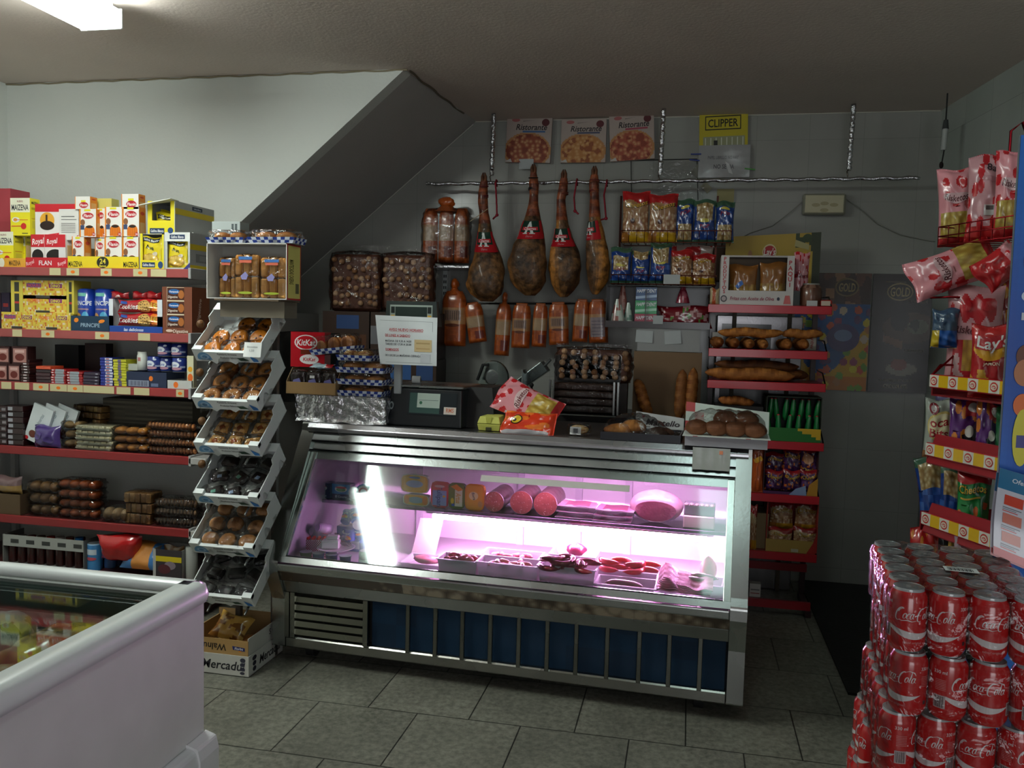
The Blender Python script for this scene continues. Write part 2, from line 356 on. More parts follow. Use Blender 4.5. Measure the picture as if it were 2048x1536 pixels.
p = [(d1x(zb), YW+.1, zb), (d1x(zt), YW+.1, zt), (d2x(zt), YB, zt), (d2x(zb), YB, zb)]
p[0] = (d1x(zb), YW+.1, zb)
up = Vector((-.09, 0, .08))
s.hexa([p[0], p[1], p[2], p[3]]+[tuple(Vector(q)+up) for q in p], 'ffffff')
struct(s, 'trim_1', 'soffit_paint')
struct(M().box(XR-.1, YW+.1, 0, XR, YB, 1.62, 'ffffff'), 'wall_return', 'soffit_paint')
wr = M(); wr.hexa([(1.42, YB, 0), (1.52, YB, 0), (2.47, -2.75, 0), (2.37, -2.75, 0), (1.42, YB, ZC), (1.52, YB, ZC), (2.47, -2.75, ZC), (2.37, -2.75, ZC)], 'ffffff')
struct(wr, 'wall_right', 'wall_tile_right')
wf = M(); wf.box(-4.0, -2.75, 0, -.3, -2.65, ZC, 'fff'*2); wf.box(1.7, -2.75, 0, 2.4, -2.65, ZC, 'ffffff'); wf.box(-.3, -2.75, 0, 1.7, -2.65, .3, 'ffffff'); wf.box(-.3, -2.75, 2.4, 1.7, -2.65, ZC, 'ffffff')
struct(wf, 'wall_front', 'white_plaster')
wn = tag(empty('window_1', (.7, -2.7, .3)), kind='structure')
fr = M(); 
for x in (-1, -.02, .94): fr.box(x, -.03, 0, x+.06, .03, 2.1, 'b8bcbc')
for z in (0, 2.04): fr.box(-1, -.03, z, 1, .03, z+.06, 'b8bcbc')
fr.build('window_frame', 'enamel', wn)
def strip(name, pts, r, c): struct(M().tube(pts, r, c, 5), name, 'paper')
strip('trim_2', [(-4.0, YW-.004, ZC-.004)]+[(x, YW-.004-.003*math.sin(x*9), ZC-.006+.003*math.sin(x*31)) for x in np.linspace(-3.9, D1a.x, 40)], .005, '8a7f68')
strip('trim_3', [(D1a.x+(D2a.x-D1a.x)*t+.006*math.sin(t*25), YW+(YB-YW)*t, ZC-.004) for t in np.linspace(.02, .8, 24)], .006, '6c6252')
strip('trim_4', [(x, YB-.004, ZC-.004) for x in np.linspace(D2a.x, 1.41, 6)], .004, 'c8c4ba')
strip('trim_5', [(d2x(z)+.004, YB-.005, z) for z in np.linspace(2.9, 1.5, 5)], .004, 'c8c4bc')
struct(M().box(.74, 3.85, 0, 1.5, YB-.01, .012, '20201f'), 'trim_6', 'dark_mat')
def fixture(x0, x1, y0, y1, m_, label):
    r = tag(empty('ceiling_light', ((x0+x1)/2, (y0+y1)/2, ZC)), label, 'ceiling light', 'fluorescent ceiling lights')
    hx, hy = (x1-x0)/2, (y1-y0)/2
    M().box(-hx*.55, -hy, -.035, hx*.55, hy, 0, 'd8d8d4', ch=.004).build('housing', 'enamel', r)
    d = M(); d.prism([(-hx, -.10), (-hx*.9, -.112), (hx*.9, -.112), (hx, -.10), (hx*.92, -.035), (-hx*.92, -.035)], 'y', -hy+.012, hy-.012, 'ffffff'); d.build('diffuser', m_, r)
    for s_ in (-1, 1): M().box(-hx*1.02, s_*(hy-.006)-.006, -.115, hx*1.02, s_*(hy-.006)+.006, -.03, 'f0f4f2', ch=.003).build('end_cap', 'plastic', r)
fixture(-2.64, -2.44, 1.78, 3.33, 'lamp_a', 'long white fluorescent ceiling light over the left shelves, at the top left')
fixture(-.06, .14, 1.7, 3.05, 'lamp_b', 'long fluorescent ceiling light above the case, mirrored at the right of its glass')

SY = 3.88
SZ = [.215, .487, .863, 1.207, 1.487, 1.812]
gs = tag(empty('wall_shelving', (-3.2, SY, 0)), 'long maroon fronted metal shelving full of groceries along the white wall', 'shelving')
def G(x, y, z): return (x+3.2, y-SY, z)
for i, z in enumerate(SZ):
    up_ = i >= 3
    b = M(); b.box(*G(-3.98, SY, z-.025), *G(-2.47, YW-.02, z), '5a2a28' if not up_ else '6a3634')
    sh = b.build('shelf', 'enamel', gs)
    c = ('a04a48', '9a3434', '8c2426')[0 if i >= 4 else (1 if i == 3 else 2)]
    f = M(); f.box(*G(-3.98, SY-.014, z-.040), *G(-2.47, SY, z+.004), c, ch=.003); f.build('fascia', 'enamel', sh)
    e = M(); e.box(*G(-2.47, SY-.02, z-.045), *G(-2.455, YW-.03, z+.01), 'a8a8a6', ch=.002); e.build('end_bracket', 'enamel', sh)
    if i in (1, 2): e = M(); e.box(*G(-2.47, SY-.02, z-.035), *G(-2.37, SY+.10, z+.0), 'b0aeaa', ch=.004); e.build('end_plate', 'enamel', sh)
    tags_ = {5: [(100,122,0),(134,159,1),(202,224,1),(267,295,1),(302,333,0)], 4: [(24,43,0),(82,108,1),(190,218,1),(276,300,0)],
             3: [(0,20,0),(27,56,0),(64,95,1),(98,132,1),(133,164,1),(165,195,0),(195,227,0),(232,260,0),(267,298,0),(352,368,1)]}.get(i, [])
    for a, b2, o in tags_:
        q0, q1 = at(a, 0, SY-.016), at(b2, 0, SY-.016)
        yb = SY-.0155
        t = M(); t.box(*G(at(a, 600, yb).x, yb-.001, z-.036), *G(at(b2, 600, yb).x, yb, z+.001), 'cfc497')
        if o:
            xc = (at(a, 600, yb).x+at(b2, 600, yb).x)/2+3.2; S = lambda u, v, o_: (xc+u*.03, yb-.001-o_-SY, z-.018+v*.016)
            t.ell(S, 2, 0, 0, .42, .5, 'f07a22')
        t.build('price_tag', 'paper', sh)
for x in (-3.97, -2.50):
    u = M(); u.box(*G(x, YW-.05, 0), *G(x+.03, YW-.02, 2.0), 'b8b8b4'); u.build('upright', 'enamel', gs)
b = M(); b.box(*G(-3.98, SY+.02, 0), *G(-2.47, YW-.03, .175), '4a2020'); b.build('plinth', 'enamel', gs)

CA = Vector((-1.767, 3.532, 0)); CR = math.radians(-2.83)
cex = Vector((math.cos(CR), math.sin(CR), 0)); cey = Vector((-math.sin(CR), math.cos(CR), 0))
def W(x, y, z): return CA+cex*x+cey*y+Vector((0, 0, z))
def cloc(px, py, o):                            # local x and z of a pixel on the plane y = o of the case
    d = ray(px, py); t = ((CA+cey*o)-Vector(EYE)).dot(cey)/d.dot(cey); P = Vector(EYE)+d*t
    return (P-CA).dot(cex), P.z
case = tag(empty('display_case', CA, (0, 0, CR)), 'long steel refrigerated counter with a sloping glass front lit pink inside', 'display case')
X0, X1 = .0, 1.97; CT = 1.085; CD = .80
prof = [(.0, .075), (-.004, .30), (-.05, .40), (-.07, .445), (-.07, .495), (-.045, .53), (.262, CT-.04), (.27, CT), (CD, CT), (CD, .075)]
for nm, a, b_ in (('left', X0-.065, X0), ('right', X1, X1+.065)):
    e = M(); e.prism(prof, 'x', a, b_, 'a8aaa8'); ep = e.build('side_panel', 'steel', case, bevel=.008)
    # bright trim following the sloping glass edge
    xm = b_ if nm == 'left' else a; k = 1 if nm == 'left' else -1
    t = M(); t.hexa([(xm, -.062, .50), (xm+k*.03, -.062, .50), (xm+k*.03, -.04, .50), (xm, -.04, .50), (xm, .235, .95), (xm+k*.03, .235, .95), (xm+k*.03, .26, .95), (xm, .26, .95)], 'c8d0cc')
    t.build('glass_channel', 'steel', case, bevel=.003)
b = M(); b.box(X0, .0, .075, X1, .06, .125, '9a9a94', ch=.006); b.build('bottom_rail', 'steel', case)
b = M(); b.box(X0, .03, .335, X1, .06, .395, '9a9c9a'); b.hexa([(X0, -.004, .335), (X1, -.004, .335), (X1, .03, .335), (X0, .03, .335), (X0, -.03, .395), (X1, -.03, .395), (X1, .03, .395), (X0, .03, .395)], '9c9e9c'); b.build('middle_rail', 'steel', case, bevel=.003)
mats_ = M(); mats_.grid(lambda u, v: (X0+u*X1, -.034-.022*v, .397+v*.05), 260, 9, lambda u, v: mixc((150, 138, 116), (70, 58, 46), 1.5*cells(u*7, v*.2, 6, 3)[0]+(.6 if u < .3 else -.2)+.4*math.sin(u*14))); mats_.box(X0, -.02, .395, X1, .06, .45, '3a3630'); mats_.build('stone_strip', 'gloss', case, label=None) if False else mats_.build('stone_strip', 'gloss', case)
b = M(); b.hexa([(X0, -.075, .448), (X1, -.075, .448), (X1, .02, .448), (X0, .02, .448), (X0, -.078, .485), (X1, -.078, .485), (X1, .02, .50), (X0, .02, .50)], 'b0b4b2'); b.build('front_ledge', 'steel', case, bevel=.006)
g = M(); g.box(.03, .012, .125, .405, .03, .335, '2a2a28')
for k in range(5): g.hexa([(.05, -.002, .140+k*.038), (.385, -.002, .140+k*.038), (.385, .016, .15+k*.038), (.05, .016, .15+k*.038), (.05, .004, .164+k*.038), (.385, .004, .164+k*.038), (.385, .018, .166+k*.038), (.05, .018, .166+k*.038)], '8f9080')
for x in (.0, .028, .388): g.box(x, -.006, .125, x+.022, .02, .335, '8a8b84')
g.build('louvre', 'steel', case)
bl = M(); bl.grid(lambda u, v: (.42+u*1.54, .026+.002*math.sin(u*90)+.002*math.sin(v*9+u*4), .125+v*.21), 80, 8, lambda u, v: (12, 44, 68) if hsh(int(u*14), int(v*2.2)) > .3 else (11, 38, 60)); bl.box(.41, .045, .1, X1, .06, .36, '101820'); bl.build('blue_panel', 'paper', case)
for px in (816, 871, 925, 981, 1038, 1095, 1153, 1215, 1279, 1339, 1401):
    x = cloc(px, 1230+(px-816)*.115, 0)[0]
    M().box(x-.009, -.006, .12, x+.009, .012, .34, '7c7d76', ch=.002).build('grille_bar', 'steel', case)
b = M(); b.box(X0, .06, .10, X1, CD, .40, '30302e'); b.build('base_body', 'enamel', case)
for x in (.08, 1.86):
    for y in (.12, .68):
        c = M(); c.tube([(x-.02, y, .04), (x+.02, y, .04)], .04, '202020', 14); c.box(x-.015, y-.02, .04, x+.015, y+.02, .10, '404040'); c.build('castor', 'rubber', case)
d = M(); d.box(X0, .0, .40, X1, CD-.05, .452, 'd8d4d4'); d.build('deck', 'enamel', case)
d = M(); d.box(X0, CD-.05, .45, X1, CD-.02, 1.0, 'ece4e8'); 
for x in (.35, .9, 1.2, 1.45): d.box(x, CD-.062, .45, x+.035, CD-.045, 1.0, 'd8d0d8')
d.build('sliding_door', 'enamel', case)
for x in (X0+.001, X1-.013): M().prism([(-.035, .452), (.255, .94), (CD-.05, .94), (CD-.05, .452)], 'x', x, x+.012, 'a4a6a8').build('end_liner', 'enamel', case)
sg = M(); sg.box(X0+.02, .335, .690, X1-.02, .64, .698, 'ffffff'); sg.build('glass_shelf', 'glass', case)
M().box(X0+.01, .328, .683, X1-.01, .338, .700, 'a098a8', ch=.002).build('shelf_edge', 'steel', case)
def tube_lamp(x0, x1, y, z): 
    t = M(); t.tube([(x0, y, z), (x1, y, z)], .013, 'ffffff', 10); o = t.build('tube_light', 'case_tube_top' if z > .8 else 'case_tube', case)
    h = M(); h.box(x0-.03, y-.02, z+.016, x1+.03, y+.02, z+.03, 'c8c8c8'); h.build('tube_holder', 'enamel', case)
tube_lamp(.58, 1.86, .365, .655); tube_lamp(1.02, 1.86, .325, .925)
gx0, gx1 = X0+.03, X1-.03
b = M(); b.hexa([(gx0, -.054, .50), (gx1, -.054, .50), (gx1, -.048, .50), (gx0, -.048, .50), (gx0, .246, .925), (gx1, .246, .925), (gx1, .252, .925), (gx0, .252, .925)], 'ffffff'); b.build('front_glass', 'glass', case)
b = M(); b.hexa([(X0, -.072, .492), (X1, -.072, .492), (X1, -.04, .50), (X0, -.04, .50), (X0, -.056, .515), (X1, -.056, .515), (X1, -.03, .515), (X0, -.03, .515)], 'b8bcba'); b.build('lower_glass_rail', 'steel', case)
for z0, z1, y, c in ((.916, .955, .222, 'a8b0ae'), (.962, .996, .232, 'b8bcbc'), (1.004, 1.040, .240, 'b4b8b8')):
    k = (z1-z0)*.66; M().prism([(y, z0), (y+k, z1), (.31, z1), (.31, z0)], 'x', X0, X1, c).build('top_rail', 'steel', case, bevel=.003)
M().prism([(.250, 1.043), (.252, 1.06), (.272, CT), (.30, CT), (.30, 1.043)], 'x', X0-.03, X1+.05, 'b0b0b4').build('counter_edge', 'steel', case, bevel=.004)
M().box(X0, .27, .95, X1, .32, 1.045, '1c1c1c').build('rail_recess', 'rubber', case)
M().box(X0, .29, .955, X1+.04, CD+.12, CT-.002, '2e2c2c').build('counter_top', 'enamel', case)
lb = M(); a = cloc(963, 955, .225); b2 = cloc(1260, 978, .225)
lb.hexa([(a[0], .205, a[1]-.013), (b2[0], .205, a[1]-.013), (b2[0], .207, a[1]-.013), (a[0], .207, a[1]-.013), (a[0], .222, a[1]+.012), (b2[0], .222, a[1]+.012), (b2[0], .224, a[1]+.012), (a[0], .224, a[1]+.012)], 'd8d4cc'); lb.build('paper_label_strip', 'paper', case)
tp = M(); S = lambda u, v, o: (1.79+u*.16, .2495-o-.01*(v < .45), .985+v*.1)
tp.grid(lambda u, v: (1.79+u*.155, .230-.002*math.sin(u*20), .985+v*.095), 10, 6, 'b8bcb4'); tp.box(1.9, .226, 1.055, 1.915, .229, 1.07, 'f08030'); tp.build('taped_notice', 'foil', case)

FX1, FX0, FY0, FY1, FH = -1.17, -1.92, .25, 1.945, .905
fz = tag(empty('chest_freezer', ((FX0+FX1)/2, (FY0+FY1)/2, 0)), 'white chest freezer with a clear glass top at the lower left', 'freezer')
def Fz(x, y, z): return (x-(FX0+FX1)/2, y-(FY0+FY1)/2, z)
b = M(); b.box(*Fz(FX0+.02, FY0+.02, .08), *Fz(FX1-.018, FY1-.02, .30), 'd4d4d2'); 
for q in ((FX0+.02, FY0+.02, FX0+.06, FY1-.02), (FX1-.06, FY0+.02, FX1-.018, FY1-.02), (FX0+.06, FY0+.02, FX1-.06, FY0+.06), (FX0+.06, FY1-.06, FX1-.06, FY1-.02)):
    b.box(*Fz(q[0], q[1], .30), *Fz(q[2], q[3], .86), 'd6d6d4')
b.build('body', 'enamel', fz)
b = M()
def railp(k): return [(0, .855), (.028, .858), (.034, .875), (.026, .902), (.012, .910), (-.03, .910), (-.034, .895), (-.03, .855)]
r_ = M(); n_ = 0
def rail_(mesh, p, along, a, b_, base, sgn):
    poly = [(base+sgn*x, z) for x, z in p]
    mesh.prism(poly, along, a, b_, 'dce2e0', sm=True)
cxf, cyf = (FX0+FX1)/2, (FY0+FY1)/2; hx, hy = (FX1-FX0)/2, (FY1-FY0)/2
rail_(r_, railp(0), 'y', -hy+.035, hy-.035, hx-.034, 1); rail_(r_, railp(0), 'y', -hy+.035, hy-.035, -hx+.034, -1)
rail_(r_, railp(0), 'x', -hx+.035, hx-.035, hy-.034, 1); rail_(r_, railp(0), 'x', -hx+.035, hx-.035, -hy+.034, -1)
rim = r_.build('top_rim', 'enamel', fz)
for sx in (-1, 1):
    for sy_ in (-1, 1):
        c = M(); pts = [(x, z) for x, z in railp(0)]; n = 7; vsx = []
        for q in range(n+1):
            a_ = q/n*math.pi/2
            for x, z in pts: vsx.append((sx*(hx-.0355+ (x+.0015)*math.cos(a_)), sy_*(hy-.0355+(x+.0015)*math.sin(a_)), z))
        np_ = len(pts); c.add(vsx, [(i*np_+j, i*np_+(j+1) % np_, (i+1)*np_+(j+1) % np_, (i+1)*np_+j) for i in range(n) for j in range(np_)], 'e4e8e6', 0, True); c.build('corner_cap', 'enamel', fz)
M().box(*Fz(FX0+.045, FY0+.045, .878), *Fz(FX1-.05, FY1-.045, .883), 'ffffff').build('glass_lid', 'lid_glass', fz)
b = M(); b.box(*Fz(FX0+.05, FY1-.10, .885), *Fz(FX1-.06, FY1-.085, .893), '6a706c'); b.box(*Fz(FX0+.05, FY1-.0665, .80), *Fz(FX1-.055, FY1-.0645, .900), '5c6864'); b.build('lid_track', 'enamel', fz)
b = M(); b.prism([(0, .36), (.03, .37), (.035, .40), (.035, .47), (.028, .50), (0, .51)], 'y', -hy+.02, hy-.05, 'd8d8dc', sm=False); b.xf(Matrix.Translation((hx-.018, 0, 0))); b.build('bumper', 'plastic', fz, bevel=.008)
b = M(); b.prism([(0, .355), (.034, .365), (.040, .40), (.040, .475), (.032, .506), (0, .516)], 'y', hy-.10, hy-.015, 'e0e0e2'); b.xf(Matrix.Translation((hx-.018, 0, 0))); b.build('bumper_end', 'plastic', fz, bevel=.006)
for x in (-.3, .3):
    for y in (-.7, .7): M().tube([(x-.02, y, .04), (x+.02, y, .04)], .04, '202020', 12).build('castor', 'rubber', fz)
M().box(*Fz(FX0+.06, FY0+.06, .295), *Fz(FX1-.06, FY1-.06, .31), 'a8b0ae').build('inner_floor', 'enamel', fz)
def faceS(w, h, y0=0.0, x0=None):
    x0 = -w/2 if x0 is None else x0
    return lambda u, v, o=0: (x0+u*w, y0-o, v*h)
def sideS(w, d, h): return lambda u, v, o=0: (w/2+o, u*d, v*h)
def topS(w, d, h): return lambda u, v, o=0: (-w/2+u*w, v*d, h+o)
def add_box(m, w, d, h, face, side, ops=(), sops=(), top=None, tops=(), nu=1, nv=1, thr=0.0):
    top = top or side
    if callable(face): m.grid(lambda u, v: (-w/2+u*w, 0, v*h), nu or 20, nv or 20, face, sm=False)
    else: m.add([(-w/2, 0, 0), (w/2, 0, 0), (w/2, 0, h), (-w/2, 0, h)], [(0, 1, 2, 3)], face)
    v = [(x, y, z) for z in (0, h) for y in (0, d) for x in (-w/2, w/2)]
    m.add(v, [(0,2,3,1), (4,5,7,6), (2,6,7,3), (0,4,6,2), (1,3,7,5)], [rgb(side), rgb(top), rgb(side), rgb(side), rgb(side)])
    m.art(faceS(w, h), w/h, ops, thr); m.art(sideS(w, d, h), d/h, sops, thr)
    if tops: m.art(topS(w, d, h), w/d, tops, thr)
    return m
def carton(name, label, cat, rect, Y, depth, face, side, ops=(), sops=(), z=None, group=None, m_='card', rz=0.0, top=None, tops=(), nu=1, nv=1, part=None):
    xc, zb, w_, h_ = fit(*rect, Y)
    if z is not None: h_ = zb+h_-z; zb = z
    m = M(); add_box(m, w_, depth, h_, face, side, ops, sops, top, tops, nu, nv)
    o = m.build(name, m_, loc=(xc, Y, zb+.0004), rot=(0, 0, rz)); return tag(o, label, cat, group)
def bagS(w, h, t, seed=0, pinch=.10):
    def S(u, v, off=0, back=False):
        a, b = abs(2*u-1), abs(2*v-1)
        e = max(0, 1-a**2.6)**.6*max(0, 1-(b/.94)**4)**.55 if b < .94 else 0
        wr = .0035*math.sin(17*u+seed+4*v)*math.sin(11*v+seed*2)+.003*math.sin(31*v+7*u+seed)*b
        th = t/2*e+(wr*min(1, e*3))
        x = (u-.5)*w*(1-pinch*math.sin(math.pi*v)*(.5+.5*a))
        z = v*h+.006*math.sin(u*7+seed)*(1 if v > .5 else 0)
        zz = .0025*(1 if int(u*40) % 2 else -1) if b > .94 else 0
        return (x, (1 if back else -1)*(th+off)+zz*.6, z)
    return S
def add_bag(m, w, h, t, col, ops=(), nu=26, nv=32, seed=0, back=None, thr=.09):
    S = bagS(w, h, t, seed)
    m.grid(lambda u, v: S(u, v), nu, nv, col); m.grid(lambda u, v: S(u, v, 0, True), 10, 12, back or (lambda u, v: col(1-u, v) if callable(col) else col), flip=True)
    if ops: m.art(S, w/h, ops, thr*.6, base=.003)
    return m
def bag(name, label, cat, w, h, t, col, ops=(), loc=(0, 0, 0), rot=(0, 0, 0), group=None, m_='bag', seed=0, nu=42, nv=54, thr=.09):
    m = M(); add_bag(m, w, h, t, col, ops, nu, nv, seed, thr=thr)
    return tag(m.build(name, m_, loc=loc, rot=rot), label, cat, group)
def pxbag(name, label, cat, rect, Y, t, col, ops=(), rx=0.0, ry=0.0, rz=0.0, group=None, seed=0, z=None, m_='bag', nu=42, nv=54, thr=.09):
    xc, zb, w_, h_ = fit(*rect, Y)
    if z is not None: h_ = zb+h_-z; zb = z
    return bag(name, label, cat, w_*1.06, h_, t, col, ops, (xc, Y, zb), (rx, ry, rz), group, m_, seed, nu, nv, thr)
def wrapbox(m, x0, y0, z0, x1, y1, z1, mi, seed=0, puff=.006, n=10):
    """a loose clear wrapper around a block"""
    cx_, cy_, hx_, hy_ = (x0+x1)/2, (y0+y1)/2, (x1-x0)/2, (y1-y0)/2
    def fn(u, v):
        th, ph = u*math.tau, (v-.5)*math.pi*.99
        c, s_ = math.cos(th), math.sin(th); k = 1/max(abs(c), abs(s_), 1e-6)**.75
        cp_ = math.cos(ph); kk = 1/max(abs(cp_), abs(math.sin(ph)))**.8
        q = 1+.05*math.sin(9*th+seed)*math.sin(7*ph+seed)
        return (cx_+(hx_+puff)*c*k*min(1, cp_*kk)*q, cy_+(hy_+puff)*s_*k*min(1, cp_*kk)*q, (z0+z1)/2+((z1-z0)/2+puff)*math.sin(ph)*kk*min(1.02, q))
    return m.grid(fn, 4*n, 2*n, 'ffffff', mi)
Wt, Bk, Yl, Rd = 'f2f0ea', '1c1a1a', 'f4dc28', 'c8202a'
T = SZ[5]; Y0 = 3.885
mz = [('r', 0, 0, 1, .62, 'f2e226'), ('r', 0, .62, 1, 1, 'f4f2d8'), ('t', 'MAIZENA', .5, .75, .15, '22242c', 0, .86), ('t', 'NUEVO', .5, .91, .05, '8c2a2a', 0, .3),
      ('e', .28, .42, .2, .07, 'f0efe6'), ('e', .25, .42, .10, .045, 'e8963a'), ('r', .3, .41, .9, .425, 'd85a30'), ('r', .05, .24, .6, .262, 'd23a2c'), ('e', .68, .25, .14, .085, 'cf2a24'), ('r', .6, .05, .9, .07, '444430')]
mzs = [('r', .15, .7, .85, .76, 'b0a020'), ('r', .15, .45, .85, .47, 'd0902a'), ('r', .2, .2, .8, .4, 'd8c840'), ('t', 'MAIZENA', .5, .88, .07, '22242c', 0, .7)]
def shelf_item(*a, **k): k.setdefault('z', T+.001); return carton(*a, **k)
carton('starch_box', 'yellow and white cornflour box with two spoons, standing on top of its row', 'food box', (21, 396, 60, 463.5), Y0+.02, .07, 'f2e226', 'e6d62c', mz, mzs, group='yellow cornflour boxes', z=T+.171)
carton('starch_box', 'yellow cornflour box cut by the left picture edge, lower row', 'food box', (-12, 463.5, 27, 530), Y0+.02, .07, 'f2e226', 'e6d62c', mz, mzs, group='yellow cornflour boxes', z=T+.003)
carton('starch_box', 'narrow glimpse of a yellow cornflour box beside the brown tray side', 'food box', (31, 465, 51, 530), Y0+.09, .07, 'f2e226', 'e6d62c', mz, mzs, group='yellow cornflour boxes', z=T+.003)
def tray(name, label, rect, Y, depth, c, ops, z, inner='b89a68', group=None, wall=.003, back_h=None, m_='card'):
    xc, zb, w_, h_ = fit(*rect, Y); h_ = zb+h_-z
    m = M(); add_box(m, w_, wall, h_, c, c, ops)
    bh = back_h or h_
    m.box(-w_/2, wall, 0, w_/2, depth, .002, inner); m.box(-w_/2, depth-wall, 0, w_/2, depth, bh, inner)
    m.box(-w_/2, wall, 0, -w_/2+wall, depth-wall, bh, inner); m.box(w_/2-wall, wall, 0, w_/2, depth-wall, bh, inner)
    return tag(m.build(name, m_, loc=(xc, Y, z)), label, 'tray', group)
tray('display_tray', 'orange printed cardboard tray at the left end of the top shelf', (-25, 516, 51, 531.6), Y0, .30, 'e6a636', [('t', 'MAIZENA', .72, .5, .5, '5a3a1a', 0, .3), ('e', .38, .5, .07, .5, 'e8e4d0')], T+.0005)
tray('display_tray', 'red cardboard tray printed FLAN on the top shelf', (51.5, 515, 135, 533), Y0, .30, 'c62430', [('t', 'FLAN', .47, .5, .42, 'f6eeee', 0), ('t', 'Royal', .1, .5, .34, 'f2c8c8', .2, .2, .35), ('t', 'Royal', .86, .5, .34, 'f2c8c8', .2, .2, .35)], T+.0005, back_h=.12)
tray('display_tray', 'yellow cardboard tray with a black 24 badge on the top shelf', (135.5, 513, 277, 534), Y0, .30, 'f0d628', [('t', 'MAIZENA', .11, .38, .42, '2a2414', 0, .2), ('t', 'MAIZENA', .89, .38, .42, '2a2414', 0, .2), ('e', .5, .52, .085, .46, '22261c'), ('t', '24', .5, .62, .4, 'e8d848', 0), ('t', 'flanes', .5, .25, .2, 'e8d848', 0)], T+.0005)
def flan_face(u, v): return (238, 232, 226) if v < .78 else (200, 36, 44)
royal = [('r', 0, .78, 1, 1, 'cc2430'), ('r', 0, 0, 1, .06, 'e6b04a'), ('e', .5, .55, .30, .22, 'e8a832'), ('e', .5, .40, .30, .13, '2a1a14'), ('r', .44, .5, .52, .7, '3a2416'), ('p', [(.3, .0), (.95, .0), (1, .2), (.4, .14)], 'd02a34'), ('t', 'Royal', .66, .09, .1, 'fff4f0', .25, .5, .1)]
royal2 = [('r', 0, .86, 1, 1, 'cc2430'), ('r', .12, .64, .8, .66, '303030'), ('r', .12, .56, .9, .575, '505050')]+[('r', .12, .2+i*.05, .85, .22+i*.05, 'a8a4a0') for i in range(6)]+[('p', [(.6, 0), (1, 0), (1, .14)], 'cc2430')]
carton('dessert_box', 'tall red and white flan box with a dark caramel picture, upper row at left', 'food box', (71, 408, 118, 469), Y0+.03, .05, 'eee8e2', 'e8e0da', royal, group='red flan boxes', z=T+.150, rz=.03)
carton('dessert_box', 'red and white flan box turned to its printed back side, upper row', 'food box', (118, 408, 157, 469), Y0+.03, .05, 'e8e4de', 'd8d0cc', royal2, group='red flan boxes', z=T+.150)
roy3 = [('r', 0, .62, 1, 1, 'cc2430'), ('t', 'Royal', .5, .8, .17, 'fff4f0', .25, .85, .12), ('e', .5, .36, .42, .2, '1e1614'), ('r', 0, 0, 1, .14, 'eab040'), ('r', .58, .1, .7, .34, '1e1614')]
carton('dessert_box', 'red flan box in the red tray, lower row, the left one', 'food box', (62, 469, 89, 530), Y0+.02, .05, 'eee8e2', 'e8e0da', roy3, group='red flan boxes', z=T+.003)
carton('dessert_box', 'red flan box in the red tray, lower row, the right one', 'food box', (89.5, 469, 131, 530), Y0+.02, .05, 'eee8e2', 'e8e0da', [(o[0],)+tuple(o[1:]) if o[0] != 't' else ('t', 'Royal', .34, .8, .15, 'fff4f0', .25, .5, .12) for o in roy3]+[('r', .68, .0, 1, .62, 'e4e2e0')], group='red flan boxes', z=T+.003)
fl = [('r', 0, 0, .08, 1, 'e88a2a'), ('e', .6, .22, .32, .2, 'e07a1c'), ('r', .28, .04, .92, .24, 'e07a1c'), ('e', .6, .36, .22, .05, '2c1a12'), ('e', .2, .52, .14, .11, '8a5a3a'), ('r', .06, .26, .3, .42, '38486e'),
      ('e', .52, .76, .34, .11, 'b8242c'), ('t', 'Flanin', .52, .76, .11, 'fdf4ee', .15, .56), ('r', .3, .92, .68, .985, 'e8dc30'), ('e', .86, .1, .1, .07, 'c83a34'), ('t', '24', .86, .1, .06, 'ffffff', 0)]+[('r', .33+i*.13, .05, .345+i*.13, .3, 'b85a10') for i in range(5)]
fls = [('r', .15, .1, .85, .5, 'e0b070'), ('e', .5, .8, .3, .06, 'c84a2c')]
def flan(px0, py0, px1, py1, lbl, z, dy=0, ops=fl): return carton('dessert_box', lbl, 'food box', (px0, py0, px1, py1), Y0+.02+dy, .055, 'f2ece4', 'e08a2e', ops, fls, group='orange flan boxes', z=z)
zl = T+.003; zm = T+.165; zh = T+.308
flan(144, 473, 168, 530, 'orange and white flan box at the left of the yellow tray, lower row', zl)
flan(190, 477, 209, 530, 'half hidden orange flan box in the middle of the yellow tray', zl, .03)
flan(209.5, 473, 243.5, 530, 'orange and white flan box, second from right in the lower row of the yellow tray', zl)
flan(245, 473, 277, 530, 'orange and white flan box at the right end of the yellow tray, lower row', zl)
flan(159, 418, 192, 473, 'orange flan box, leftmost of the middle row above the yellow tray', zm)
flan(193.5, 417, 210, 473, 'narrow part of an orange flan box set back in the middle row', zm, .03)
flan(210, 414, 244, 473, 'orange flan box with child picture, second from right in the middle row', zm)
flan(245, 414, 278, 473, 'orange flan box at the right end of the middle row', zm)
fl2 = [('r', 0, 0, .04, 1, 'e88a2a'), ('e', .58, .32, .3, .24, 'b8242c'), ('t', 'Flanin', .58, .32, .2, 'fdf4ee', .15, .5), ('r', .4, .56, .72, .7, 'e8dc30')]
flan(150, 393, 180, 416.5, 'flan box lying flat on top of the row, left of the two lying ones', zh, 0, fl2); flan(243, 388, 277, 413, 'flan box lying flat on the right end of the row', zh, 0, fl2)
carton('starch_box', 'pale yellow box lying behind the lying flan box', 'food box', (193, 397, 223, 416), Y0+.10, .06, 'd8d070', 'd0c868', z=zh)
carton('maroon_carton', 'plain maroon carton at the left picture edge, upper one', 'carton', (-20, 377, 21, 443), Y0+.14, .14, 'a83c46', '9c3842', z=T+.2175, group='maroon cartons'); carton('maroon_carton', 'plain maroon carton at the left picture edge, lower one', 'carton', (-20, 443, 21, 480), Y0+.135, .14, '9e3640', '90323c', z=T+.002, group='maroon cartons')
